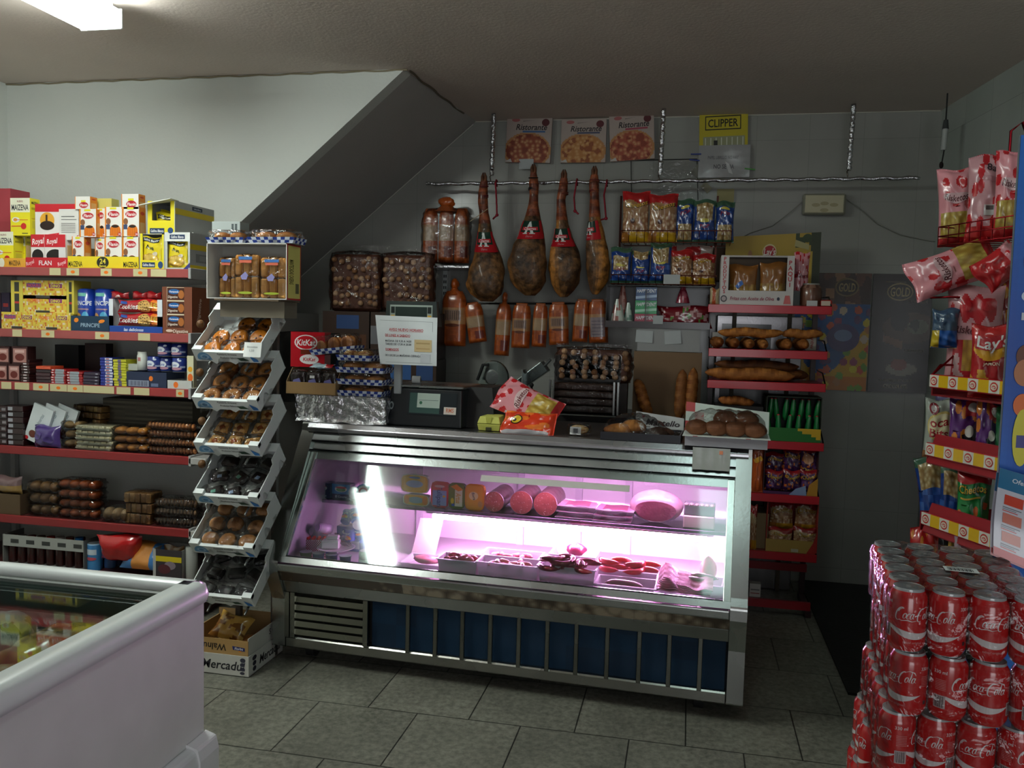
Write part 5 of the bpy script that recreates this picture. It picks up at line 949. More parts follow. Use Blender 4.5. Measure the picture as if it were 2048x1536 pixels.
m = M(); m.lathe([(.040, 0), (.044, .003), (.044, .036), (.040, .04)], 28, 'dce4d8'); cplace(m, 'round_cheese', 'gloss', xx, .11, DZ+.0005, 'pale round fresh cheese, lower of two stacked', 'cheese', 'stacked round cheeses')
m = M(); m.lathe([(.036, 0), (.040, .003), (.040, .033), (.036, .037)], 28, 'e0e8dc'); cplace(m, 'round_cheese', 'gloss', xx-.003, .11, DZ+.041, 'pale round fresh cheese, upper of two stacked', 'cheese', 'stacked round cheeses')
m = M(); m.grid(lambda u, v: ((u-.5)*.17, v*.05, .002+.02*(1-v)+.003*math.sin(u*20)), 20, 4, lambda u, v: (214, 60, 50) if hsh(int(u*20), int(v*4)) > .8 else (228, 224, 220)); cplace(m, 'deli_paper', 'paper', xx, .02, DZ+.001, 'white deli paper with small red marks in front of the round cheeses', 'paper')
def wtray(r, o, d, lbl, z=DZ+.0005, h=None, lips=True, c='ece8ec', drop=0.0):
    x, zb2, w, hh = cdims(r, o); h = h or max(.03, zb2+hh-z)
    m = M(); t = .003; sl_ = .012
    def ring(a, z_): return [(-w/2+a, a, z_), (w/2-a, a, z_), (w/2-a, d-a, z_), (-w/2+a, d-a, z_)]
    rings = [ring(sl_, 0), ring(0, h), ring(-.006, h), ring(-.006, h-.004)]; rin = [ring(t, h), ring(sl_+t, t)]
    def band(A, B): n = len(m.v); m.add(A+B, [(i, (i+1) % 4, 4+(i+1) % 4, 4+i) for i in range(4)], c)
    for A, B in zip(rings[:-1], rings[1:]): band(A, B)
    band(rings[1], rin[0]); band(rin[0], rin[1]); m.add(rin[1], [(0, 1, 2, 3)], c); m.add(rings[0], [(3, 2, 1, 0)], c)
    cplace(m, 'meat_tray', 'milky', x, o, z, lbl, 'tray', 'white meat trays'); return x, w, z+h
NUM = ('one', 'two', 'three', 'four', 'five', 'six', 'seven', 'eight', 'nine', 'ten', 'eleven', 'twelve', 'thirteen', 'fourteen')
def sausage(x, y, z, ln, rad, ang, bend, col, lbl, grp, name='sausage', mat_='meat', wr=True, rx=0):
    n = 12; pts = [((t-.5)*ln, bend*math.sin(t*math.pi), 0) for t in np.linspace(0, 1, n)]; rr = [rad*(.35+.65*min(1, 4*min(t, 1-t)+.0)**.5) for t in np.linspace(0, 1, n)]
    m = M(); m.tube(pts, rr, col, 10); m.ball((-ln/2-.004, 0, 0), (.006, .003, .003), col, 6, 5); m.ball((ln/2+.004, 0, 0), (.006, .003, .003), col, 6, 5)
    return cplace(m, name, mat_, x, y, z, lbl, 'sausage' if 'saus' in name else 'meat', grp, rz=ang, rx=rx)
x, w, zt_ = wtray((874, 1120, 953, 1165), .03, .11, 'white tray of reddish meat chunks, leftmost of the front row')
random.seed(21)
for i in range(8):
    m = M(); m.ball((0, 0, 0), (.022, .018, .014), 'b8404c' if i % 3 else 'd87a78', 12, 8, bump=.18, seed=i); cplace(m, 'meat_chunk', 'meat', x-.05+.033*(i % 4)+.008*(i//4), .055+.04*(i//4), zt_-.01+.012*hsh(i), 'red meat chunk in the leftmost front tray, '+('near' if i < 4 else 'far')+' row, '+('first', 'second', 'third', 'fourth')[i % 4]+' from the left', 'meat', 'meat chunks')
x, w, zt_ = wtray((953, 1128, 1075, 1180), .02, .11, 'white tray of pale chicken pieces, second in the front row')
for i in range(8): sausage(x-.07+.02*i, .045+.03*(i % 3), zt_-.012+.006*hsh(i, 4), .05, .010, 1.2+i*.7, .01, 'e0948c', 'pale pink piece of meat in the second front tray, '+('first', 'second', 'third', 'fourth', 'fifth', 'sixth', 'seventh', 'eighth')[i]+' from the left', 'pale meat pieces', 'meat_piece')
x, w, zt_ = wtray((1075, 1135, 1190, 1180), .025, .12, 'white tray heaped with dark red fresh sausages, third in the front row')
for i in range(14):
    c_, r_ = i % 4, i//4; sausage(x+(c_-1.5)*w*.21+(.012 if r_ % 2 else 0), (.035, .075, .055, .07)[r_], zt_-.006+.010*r_+.006*hsh(i), .105, .012, (-.5, .5, .2, 1.0, -.9)[(i*3) % 5], .034*(1 if i % 3 else -1), '9c2c3c' if i % 2 else '8a2434', 'dark red curled sausage in the third front tray, number %s in the heap' % NUM[i], 'dark red sausages')
x, w, zt_ = wtray((1190, 1140, 1310, 1190), .015, .13, 'deep white tray with one grey pork loin, fourth in the front row', h=.062)
sausage(x-.005, .05, zt_-.006, .15, .019, -.12, .008, '9a6a66', 'single greyish pork loin lying in the fourth front tray', None, 'pork_loin')
x, w, zt_ = wtray((1310, 1152, 1455, 1200), .0, .15, 'large white tray with a blue butterfly mark, right end of the front row', h=.058)
m = M(); S = lambda u, v, o: ((u-.5)*.06, -.001-o, v*.03); m.tris(S, [(0, .2), (.2, .0), (.45, .3), (.6, .2), (.95, .1), (1, .6), (.8, 1), (.5, .6), (.2, 1), (.02, .8)], [(0, 1, 2, 7, 8, 9), (2, 3, 4, 5, 6, 7)], '8a8ac0', 0, 0); cplace(m, 'sticker', 'gloss', x+.01, .003, DZ+.018, 'blue-violet butterfly shaped sticker on the big right tray', 'sticker')
for i in range(7):
    m = M(); 
    def fn(u, v, i=i): return ((u-.5)*.21-.03*v, v*.11, .014*math.sin(u*4+i*.4)+.03*v+.012*(1-u)+.004*math.sin(u*17+i))
    m.grid(fn, 26, 6, lambda u, v: mixc((140, 54, 66), (226, 180, 184), .5+.6*math.sin((v+.12*math.sin(u*5))*20))); m.grid(lambda u, v: (fn(u, 0)[0], fn(u, 0)[1], fn(u, 0)[2]-.004*v), 26, 1, 'c88a88'); cplace(m, 'bacon_slice', 'meat', x-.045+.005*i, .02+.004*i, zt_-.020+.007*i, 'streaky bacon slice in the big right tray'+ORD(i, 7), 'bacon', 'bacon slices', rz=-.25)
for i in range(2): sausage(x+.02+.03*i, .11+.02*i, zt_+.030+.012*i, .1, .012, -.3, .006, 'a08878', 'grey brown meat strip lying above the bacon, '+('left', 'right')[i]+' one', 'meat strips', 'meat_strip')
x, w, zt_ = wtray((1190, 1096, 1320, 1130), .19, .13, 'white tray of bright red sausages, second row', h=.075)
for i in range(11):
    c_, r_ = i % 4, i//4; sausage(x+(c_-1.5)*w*.2, .21+(.0, .05, .03)[r_], zt_+.002+.012*r_, .105, .0135, (-.6, .3, .8, -.2)[(i*3) % 4], .03*(1 if i % 2 else -1), 'b82c2c', 'bright red sausage in the second row tray, number %s in the heap' % NUM[i], 'bright red sausages')
x, w, zt_ = wtray((800, 1096, 890, 1135), .14, .16, 'flat white tray of raw meat at the left of the lit bay', h=.03)
m = M(); m.ball((0, 0, .014), (.07, .05, .018), 'd8949c', 18, 9, bump=.08); cplace(m, 'raw_meat', 'meat', x, .21, zt_-.01, 'slab of raw meat on the flat left tray', 'meat')
x, w, zt_ = wtray((960, 1085, 1075, 1115), .24, .14, 'white tray of pale pieces in the overexposed middle', h=.07)
for i in range(6): sausage(x-.07+.028*i, .29+.02*(i % 2), zt_-.006, .05, .012, 1+i, .01, 'd87880', 'small pink piece in the middle rear tray, '+('first', 'second', 'third', 'fourth', 'fifth', 'sixth')[i]+' from the left', 'rear pink pieces', 'meat_piece')
x, w, zt_ = wtray((1100, 1075, 1190, 1105), .30, .14, 'white tray with a magenta pork cut at the rear', h=.09)
m = M(); m.ball((0, 0, .02), (.045, .04, .028), '9c3454', 16, 9, bump=.12); cplace(m, 'pork_cut', 'meat', x+.01, .35, zt_-.004, 'magenta pork cut heaped on the rear tray', 'meat')
m = M(); m.hexa([(-.06, 0, 0), (.06, 0, 0), (.06, .012, 0), (-.06, .012, 0), (-.04, .07, .17), (.075, .07, .17), (.075, .08, .17), (-.04, .08, .17)], 'f0ece0'); cplace(m, 'cutting_board', 'plastic', CP(845, 1040, .35)[0], .36, DZ+.001, 'white board leaning at the left of the lit bay', 'board')
m = M(); m.ball((0, 0, .05), (.035, .03, .055), 'e0a49c', 14, 10, bump=.12); cplace(m, 'raw_chicken', 'meat', CP(1418, 1090, .2)[0], .24, DZ+.05, 'pale raw chicken heaped behind the bacon at the right', 'chicken'); wtray((1385, 1110, 1450, 1130), .17, .13, 'white tray under the raw chicken at the right', h=.055)

TZ = CT-.0015
def ctop(px, py, o): x, z = cloc(px, py, o); return x
a, b_ = cloc(593, 800, .30)[0], cloc(770, 800, .30)[0]; h = cloc(680, 793, .30)[1]-TZ; w = b_-a
m = M()
def foil_(u, v):
    i = int(u*4) % 4; f = u*4-int(u*4) if u < 1 else 1; i = i if u < 1 else 3; P = [(-w/2, 0), (w/2, 0), (w/2, .2), (-w/2, .2)]; p, q = P[i], P[(i+1) % 4]
    n_ = .006*math.sin(u*80+v*7)*math.sin(v*9+u*30)+.003*math.sin(u*200); x = p[0]+(q[0]-p[0])*f; y = p[1]+(q[1]-p[1])*f; fl = .012*max(0, .15-v)/.15
    return (x*(1+n_)+n_, y+n_*1.2-fl*(1 if i == 0 else 0), v*h+(.004*math.sin(u*60) if v < .05 else 0)+.001)
m.grid(foil_, 96, 14, 'e0e0e4'); m.grid(lambda u, v: (-w/2+u*w, v*.2, h+.003*math.sin(u*30)*math.sin(v*22)), 24, 10, 'e0e0e4'); cplace(m, 'foil_covered_box', 'tinfoil', (a+b_)/2, .30, TZ+.001, 'box wrapped in crinkled aluminium foil at the left end of the counter', 'box')
FZ = TZ+h+.004
def chk(r, lbl, z, kind, rz=0, rx=0, sd=0, d=.12, y=.31):
    x, zb2, w, hh = cdims(r, y); return checker_pack(lbl, w*.94, d, .026, max(.03, hh-.026), W(x, y, z), CR+rz, kind, rx, sd)
chk((674, 775, 764, 795), 'lowest checkered bread pack on the foil box', FZ, 'loaf', .02, sd=2, d=.13)
chk((674, 750, 766, 775), 'second checkered bread pack from the bottom on the foil box', FZ+.055, 'loaf', -.02, sd=5, d=.13); chk((672, 721, 768, 748), 'third checkered bread pack on the foil box, with two rolls', FZ+.112, 'loaf', .03, sd=7, d=.13)
chk((673, 696, 741, 722), 'checkered pack of nutty bread near the top of the pile', FZ+.170, 'nuts', -.05, sd=9, d=.12); 
x, zb2, w, hh = cdims((572, 728, 672, 790), .29); zc = FZ
m = M(); t = .003; hf = .058; hb = .125; d = .12
m.box(-w/2, 0, 0, w/2, t, hf, 'a8865a'); m.box(-w/2, 0, 0, w/2, d, .002, 'a8865a'); m.box(-w/2, d-t, 0, w/2, d, hb, '5a4838'); m.prism([(0, 0), (d, 0), (d, hb), (d*.5, hb), (0, hf)], 'x', -w/2, -w/2+t, '8a7050'); m.prism([(0, 0), (d, 0), (d, hb), (d*.5, hb), (0, hf)], 'x', w/2-t, w/2, '8a7050')
cplace(m, 'open_carton', 'paper', x, .29, zc, 'low brown carton holding dark wrapped pastries, left on the foil box', 'carton')
for i in range(3):
    m = M(); m.box(-w*.15, .0, 0, w*.15, .03, .10, '2a1a1a', ch=.01); o = cplace(m, 'chocolate_pastry', 'bake', x-w*.31+i*w*.31, .31, zc+.003, 'dark wrapped chocolate pastry in the brown carton, '+('left', 'middle with a price tag', 'right')[i], 'pastry', 'dark pastries in brown carton')
    m = M(); wrapbox(m, -w*.16, -.002, 0, w*.16, .035, .112, 0, i*3, .002, 7); m.build('clear_wrapper', 'wrap', o)
    m = M(); m.tris(lambda u, v, o_: (-w*.12+u*w*.24, -.006-o_, .055+v*.045-.045*.6), [(0, 0), (1, .1), (.7, 1), (.2, .8)], [(0, 1, 2, 3)], '7a78b0', 0, 0); (m.box(-.012, -.008, .075, .012, -.006, .088, 'e4e4e0') if i == 1 else None); m.build('printed_film', 'gloss', o)
x, zb2, w, hh = cdims((583, 664, 648, 726), .37)
m = M(); add_box(m, w, .08, zb2+hh-zc-.128, 'b81824', '9c1420', [('e', .45, .70, .34, .22, 'f0e8e4'), ('e', .45, .70, .30, .19, 'c41c28'), ('t', 'KitKat', .45, .70, .17, 'f8f4f0', .15, .54), ('r', .3, .36, .9, .5, '6a2a18'), ('e', .55, .22, .28, .14, 'f0e8e4'), ('t', 'KitKat', .55, .22, .1, 'c41c28', .15, .4)]); cplace(m, 'chocolate_box', 'gloss', x, .37, zc+.128, 'red chocolate bar box leaning at the back left of the foil box', 'chocolate box', rz=.1)
m = M(); add_box(m, w*1.3, .09, .126, '3a3230', '302826'); cplace(m, 'box_support', 'paper', x+.02, .415, zc+.0005, 'dark box behind the brown carton carrying the red chocolate box', 'box')
bag('ice_packet', 'pale blue and red packet lying before the red chocolate box', 'packet', .12, .04, .02, lambda u, v: (170, 196, 206) if u < .75 else (190, 40, 44), loc=W(cloc(640, 722, .33)[0], .335, zc+.128), rot=(-1.2, 0, CR), nu=14, nv=6)
chk((620, 668, 712, 706), 'tilted checkered bread pack above the pile, beside the red box', FZ+.20, 'sticks', .0, 0, 3, .1, .36).rotation_euler = (0, -.12, CR-.05)
sc_x = cloc(858, 800, .34)[0]; sy = .34
scl = tag(empty('shop_scale', W(sc_x, sy, TZ+.001), (0, 0, CR)), 'black shop scale with a steel pan and a raised display on a grey post', 'scale')
x0, x1 = cloc(772, 820, sy)[0]-sc_x, cloc(923, 820, sy)[0]-sc_x; zt2 = cloc(850, 775, sy)[1]-TZ
m = M(); m.hexa([(x0, 0, .0), (x1, 0, 0), (x1, .32, 0), (x0, .32, 0), (x0+.01, .03, zt2-.008), (x1-.01, .03, zt2-.008), (x1-.01, .31, zt2-.008), (x0+.01, .31, zt2-.008)], '14181c'); m.build('body', 'plastic', scl, bevel=.008)
k_ = .03/(zt2-.008); S = lambda u, v, o: (x0+u*(x1-x0), -.002-o+k_*v*zt2, v*zt2)
m = M(); m.art(S, (x1-x0)/zt2, [('r', .28, .30, .92, .86, '20282c'), ('r', .30, .34, .70, .84, '3a5650'), ('r', .40, .48, .70, .84, 'b8c8bc'), ('r', .42, .66, .68, .67, '4a5a58'), ('e', .45, .6, .02, .04, '3a6a50'), ('r', .76, .34, .92, .52, 'e0d4c8'), ('t', 'RMS', .84, .44, .1, 'd87858', 0, .1), ('e', .06, .5, .03, .1, '8a9494'), ('e', .06, .5, .018, .06, '20282c')]); m.build('front_panel', 'gloss', scl)
m = M(); m.box(x0+.0, .02, zt2-.006, x1-.0, .31, zt2+.006, 'b8bcbc', ch=.004); m.build('pan', 'steel', scl)
ppx = cloc(795, 760, sy+.02)[0]-sc_x; pz1 = cloc(795, 700, sy+.02)[1]-TZ; pz0 = cloc(795, 780, sy+.02)[1]-TZ-.02
M().box(ppx-.019, .015, pz0, ppx+.019, .04, pz1+.05, 'a0a4a6', ch=.004).build('post', 'enamel', scl)
ha, hb_ = cloc(770, 620, sy)[0]-sc_x, cloc(876, 620, sy)[0]-sc_x; hz0, hz1 = cloc(820, 640, sy)[1]-TZ, cloc(820, 603, sy)[1]-TZ
m = M(); m.hexa([(ha, .0, hz0-.03), (hb_, .0, hz0-.03), (hb_, .06, hz0-.03), (ha, .06, hz0-.03), (ha+.008, .0, hz1), (hb_-.008, .0, hz1), (hb_-.015, .05, hz1), (ha+.015, .05, hz1)], '2c3432'); m.art(lambda u, v, o: (ha+u*(hb_-ha), -.001-o, hz0+v*(hz1-hz0)), (hb_-ha)/(hz1-hz0), [('r', .1, .02, .9, .80, '98a49a'), ('r', .2, .06, .80, .7, '1c2a26'), ('r', .12, .06, .19, .25, 'd8a83c'), ('r', .81, .06, .88, .25, 'd8a83c'), ('r', .12, .35, .19, .7, '1c2220'), ('r', .81, .35, .88, .7, '1c2220')]); m.build('display_head', 'plastic', scl)
nz0, nz1 = cloc(815, 730, sy-.02)[1], cloc(815, 634, sy-.02)[1]; na, nb = cloc(750, 680, sy-.02)[0], cloc(874, 680, sy-.02)[0]; nw, nh = nb-na, nz1-nz0
def nS(u, v, o=0): return (-nw/2+u*nw+(.028*(1-v) if u < .3 else 0)*(1-u/.3), -.002*math.sin(u*6+v*3)-o, v*nh+.006*(1-u)*v)
m = M(); m.grid(lambda u, v: nS(u, v), 18, 12, 'dfe4e4'); m.grid(lambda u, v: (nS(u, v)[0], nS(u, v)[1]+.0015, nS(u, v)[2]), 18, 12, 'd0d4d4', flip=True)
m.art(nS, nw/nh, [('r', .07, .90, .93, .905, '707478'), ('r', .928, .7, .932, .9, '707478'), ('t', 'AVISO NUEVO HORARIO', .5, .72, .055, 'c03038', 0, .56), ('r', .24, .68, .78, .684, 'c03038'), ('t', 'DE LUNES A SABADO', .36, .60, .05, 'c03038', 0, .42), ('r', .15, .57, .57, .574, 'c03038'),
   ('t', 'MAÑANA DE 9.30 A 14.00', .37, .485, .042, '4a5054', 0, .44), ('t', 'TARDES DE 17.30 A 20.00', .37, .42, .042, '4a5054', 0, .44), ('t', 'DOMINGOS', .27, .31, .05, 'c84850', 0, .24), ('r', .16, .28, .39, .284, 'c84850'), ('t', 'DE 11.00 DE LA MAÑANA CERRADO', .45, .19, .042, '50565a', 0, .62),
   ('r', .64, .28, .92, .53, 'd4bc8c'), ('r', .67, .44, .89, .47, 'bca070'), ('r', .67, .33, .89, .36, 'c8a878'), ('r', .14, .045, .93, .05, '808488'), ('r', .74, .05, .90, .24, 'ccd0d4')], thr=.12)
tag(m.build('paper_notice', 'paper', loc=W((na+nb)/2, sy-.02, nz0), rot=(0, 0, CR)), 'white opening hours notice taped under the scale display', 'notice')
m = M(); m.tube([(-.02, 0, .019), (.02, 0, .019)], .019, 'd0d4d0', 18); m.tube([(.02, 0, .019), (.0215, 0, .019)], .010, '5a5450', 12); cplace(m, 'ticket_roll', 'paper', cloc(833, 760, .45)[0], .45, TZ+zt2+.008, 'white paper roll lying on the scale pan', 'paper roll', rz=.2)
def puffs(base, hi, n=9, s=0): return lambda u, v: mixc(hi, base, min(1, cells(u, v*1.3, n, s)[0]*1.5))
def rdots(u, v, base=(228, 150, 158), dot=(196, 32, 40), n=4, s=0, r=.28):
    return dot if cells(u, v*1.4, n, s)[0] < r else base
def risk(u, v):
    if v < .12: return (190, 26, 34)
    if v < .45 and .12 < u < .88: return mixc((236, 206, 110), (180, 140, 50), cells(u, v, 9, 2)[0]*1.4)
    return rdots(u, v)
rops = [('e', .5, .62, .34, .07, 'e8c8c8'), ('t', 'Risketos', .5, .62, .08, '6a2024', .2, .6)]
def axes(zd, front):
    Z = Vector(zd).normalized(); Y = -Vector(front); Y = (Y-Z*Y.dot(Z)).normalized(); X = Y.cross(Z); return Matrix((X, Y, Z)).transposed().to_euler()
bag('snack_bag', 'large pink corn snack bag with red blobs lying on the counter', 'snack bag', .20, .31, .08, risk, rops, loc=W(cloc(1112, 850, .46)[0], .46, TZ+.055), rot=axes((-.92, .10, .40), (.0, -.75, .65)), seed=4)
orr = lambda u, v: (196, 190, 192) if u < .14 and v > .1 else ((226, 60, 24) if cells(u, v, 3, 2)[0] > .3 else (240, 120, 40))
bag('snack_bag', 'small orange and red snack bag lying in front of the pink one', 'snack bag', .13, .25, .055, orr, [('e', .52, .72, .2, .10, '2a2018'), ('e', .52, .72, .16, .08, 'e8c030'), ('e', .5, .75, .06, .03, '2a2018')], loc=W(cloc(1112, 855, .36)[0], .345, TZ+.040), rot=axes((-1, .06, .02), (0, -.80, .6)), seed=6)
m = M(); ex_ = cloc(979, 850, .34)[0]
for k in range(2):
    pass
m.hexa([(-.05, 0, 0), (.05, 0, 0), (.045, .14, 0), (-.045, .14, 0), (-.056, -.006, .032), (.056, -.006, .032), (.052, .15, .032), (-.052, .15, .032)], 'c8c860'); m.hexa([(-.056, -.006, .034), (.056, -.006, .034), (.052, .15, .034), (-.052, .15, .034), (-.046, .006, .066), (.046, .006, .066), (.042, .135, .066), (-.042, .135, .066)], 'd0d068'); m.box(-.014, -.008, .0, .014, -.002, .018, '3c3c24'); m.hexa([(-.01, -.007, .034), (.01, -.007, .034), (.01, .01, .034), (-.01, .01, .034), (-.018, -.003, .068), (.018, -.003, .068), (.01, .01, .068), (-.01, .01, .068)], 'b4b450')
o = cplace(m, 'egg_carton', 'paper', ex_, .33, TZ+.001, 'yellow-green pulp egg carton on the counter beside the snack bags', 'egg carton'); b = o.modifiers.new('bevel', 'BEVEL'); b.width = .004; b.segments = 2
m = M(); m.ball((0, 0, .024), (.044, .03, .022), lambda u, v: (196, 160, 104) if cells(u, v, 5, 1)[0] > .3 else (160, 110, 60), 16, 9, bump=.05); o = cplace(m, 'bread_roll', 'bake', cloc(1158, 850, .37)[0], .38, TZ+.002, 'small wrapped roll with a barcode label on the counter', 'bread roll'); m = M(); wrapbox(m, -.05, -.036, 0, .05, .036, .048, 0, 3, .003, 7); m.build('clear_wrapper', 'wrap', o); m = M(); m.grid(lambda u, v: (-.036+u*.05, -.038+.006*v, .004+v*.034), 8, 2, lambda u, v: (220, 220, 216)); m.box(-.02, -.040, .012, .0, -.036, .032, '48484a'); m.build('barcode_label', 'paper', o)
x0, x1 = cloc(1202, 870, .29)[0], cloc(1362, 870, .29)[0]; w = x1-x0; hh = .035
m = M(); m.box(-w/2, 0, 0, w/2, .2, .004, '14141c'); 
for q in ((-w/2, 0, w/2, .006), (-w/2, .194, w/2, .2), (-w/2, .006, -w/2+.006, .194), (w/2-.006, .006, w/2, .194)): m.box(q[0], q[1], .004, q[2], q[3], hh, '181820')
cplace(m, 'black_tray', 'plastic', (x0+x1)/2, .27, TZ+.001, 'black plastic tray with wrapped rolls near the right of the counter', 'tray')
for i, (dx, dy, dz, a, l_) in enumerate(((-.10, .07, .03, .3, 'left'), (-.035, .09, .048, -.7, 'upper, resting on the left one'), (.075, .08, .022, .1, 'right, darker'))):
    m = M(); m.ball((0, 0, 0), (.068, .036, .03), lambda u, v: mixc((196, 130, 62), (116, 66, 26), .5+.5*math.cos(u*12.6)) if i < 2 else (70, 46, 34), 22, 12, bump=.05, seed=i); o = cplace(m, 'bread_roll', 'bread', (x0+x1)/2+dx, .27+dy, TZ+dz+.008, 'wrapped bread roll in the black tray, '+l_, 'bread roll', 'rolls in the black tray', rz=a)
m = M(); 
m.grid(lambda u, v: ((u-.5)*w*.94, .012+v*.17, .02+(.085*(1-(abs(2*u-.8))**2.2)*math.sin(v*math.pi)**.6 if abs(2*u-.8) < 1 else 0)+.007*math.sin(u*31)*math.sin(v*17)), 30, 16, 'ffffff'); cplace(m, 'clear_bag', 'wrap', (x0+x1)/2, .27, TZ+.01, 'loose clear bag draped over the rolls in the black tray', 'plastic bag')
x, z = cloc(1320, 825, .50); m = M(); m.grid(lambda u, v: ((u-.5)*.22, .02*v+.004*math.sin(u*11), .075*v*(1-.3*u)), 14, 6, lambda u, v: (190, 190, 188)); m.art(lambda u, v, o: ((u-.5)*.22, .02*v+.004*math.sin(u*11)-.002-o, .075*v*(1-.3*u)), 2.9, [('t', 'Martello', .56, .45, .42, '302428', .25, .7), ('p', [(.12, .8), (.16, .62), (.2, .8)], 'c03038')], thr=.1); cplace(m, 'printed_wrapper', 'paper', x, .49, TZ+.035, 'crumpled grey wrapper with dark lettering behind the black tray', 'wrapper'); m = M(); m.box(-.1, 0, 0, .1, .06, .034, '3a3434', ch=.004); cplace(m, 'dark_pack', 'plastic', x, .50, TZ+.001, 'dark flat pack under the printed wrapper', 'pack')
x0, x1 = cloc(1370, 870, .24)[0], cloc(1536, 870, .24)[0]; w = x1-x0; h = .042
m = M(); add_box(m, w, .2, h, 'a8a6ac', '98969c'); cplace(m, 'flat_box', 'card', (x0+x1)/2, .235, TZ+.001, 'flat grey box overhanging the right end of the counter', 'box')
m = M(); m.box(-w/2-.01, -.012, .0, w/2+.01, .18, .002, 'dfe6e0')
m.grid(lambda u, v: (-w/2-.01+u*(w+.02), .19+.03*v+.004*math.sin(u*14), .002+.125*v*(1-.25*u)), 18, 6, lambda u, v: (214, 224, 214) if hsh(int(u*9), int(v*3)) > .15 else (196, 90, 90))
for q in (-.5, .3): m.box(q*w*.8, -.0125, .0, q*w*.8+.02, -.012, .002, 'c05050')
cplace(m, 'paper_sheet', 'paper', (x0+x1)/2, .225, TZ+h+.002, 'white paper with red prints folded up behind the brown cakes', 'paper')
for i in range(6):
    r_, c_ = divmod(i, 4) if i < 4 else (1, i-4)
    m = M(); dx = -w*.36+c_*w*.235 if i < 4 else -w*.02+(i-4)*w*.26; m.ball((0, 0, .03), (.05, .042, .034), lambda u, v: mixc((150, 100, 68), (104, 62, 38), v*1.2), 16, 10, bump=.05, seed=i)
    cplace(m, 'sponge_cake', 'bread', (x0+x1)/2+dx, .235+(.04 if i < 4 else .085), TZ+h+(.005 if i < 4 else .045), 'round brown cake on white paper, '+(('first', 'second', 'third', 'fourth')[i]+' of the lower row' if i < 4 else ('left', 'right')[i-4]+' one lying on top'), 'cake', 'brown cakes on the flat box')
m = M(); m.grid(lambda u, v: ((u-.5)*w*1.0, v*.17, .004+.105*max(0, 1-abs(2*u-1)**5)**.5*max(0, math.sin(max(.02, min(.98, v+.1))*math.pi))**.45+.006*math.sin(u*27)*math.sin(v*19)), 28, 14, 'ffffff'); cplace(m, 'clear_bag', 'wrap', (x0+x1)/2, .235, TZ+h+.004, 'clear bag around the brown cakes on the flat box', 'plastic bag')
BRY = 5.38
def wobble_tube(p0, p1, r, col, n=60, amp=.003, seed=0, sides=9):
    p0, p1 = Vector(p0), Vector(p1); pts = []; rr = []
    for i in range(n+1):
        t = i/n; pts.append(p0+(p1-p0)*t+Vector((amp*.5*math.sin(i*1.7+seed), amp*.5*math.sin(i*2.3+seed), amp*math.sin(i*.9+seed)))); rr.append(r*(1+.22*math.sin(i*2.1+seed)*math.sin(i*.7)))
    return M().tube(pts, rr, col, sides)
b0, b1 = at(852, 368, BRY), at(1840, 356, BRY); bar = tag(empty('hanging_bar', (b0.x, BRY, b0.z)), 'long horizontal rod wrapped in aluminium foil hanging on three foil wrapped rods from the ceiling', 'rod')
O_ = Vector((b0.x, BRY, b0.z))
wobble_tube((0, 0, 0), b1-O_, .011, 'c8c8cc', 150, seed=1).build('crossbar', 'tinfoil', bar)
for i, (px, py) in enumerate(((983, 360), (1320, 358), (1697, 350))):
    q = at(px, py, BRY); top = Vector((q.x+.008, BRY-.01, ZC))
    wobble_tube(q-O_+Vector((0, 0, .03)), top-O_, .014, 'c8c8cc', 40, .005, seed=i*3).build('hanger', 'tinfoil', bar)
    m = M(); m.tube([q-O_+Vector((0, 0, .035)), q-O_+Vector((-.01, -.005, .02)), q-O_+Vector((-.004, 0, -.012))], .004, '504840', 6); m.build('hook', 'steel', bar)
def hamS(rows, Y, th=.62):
    P = [(at(a, b, Y), c*Y/FPX*1.03) for a, b, c in rows]; z = [p[0].z for p in P]
    def f(zz):
        for i in range(len(P)-1):
            if z[i] >= zz >= z[i+1]:
                t = (z[i]-zz)/max(1e-6, z[i]-z[i+1]); return P[i][0].x*(1-t)+P[i+1][0].x*t, P[i][1]*(1-t)+P[i+1][1]*t
        return P[-1][0].x, P[-1][1]
    return P, f
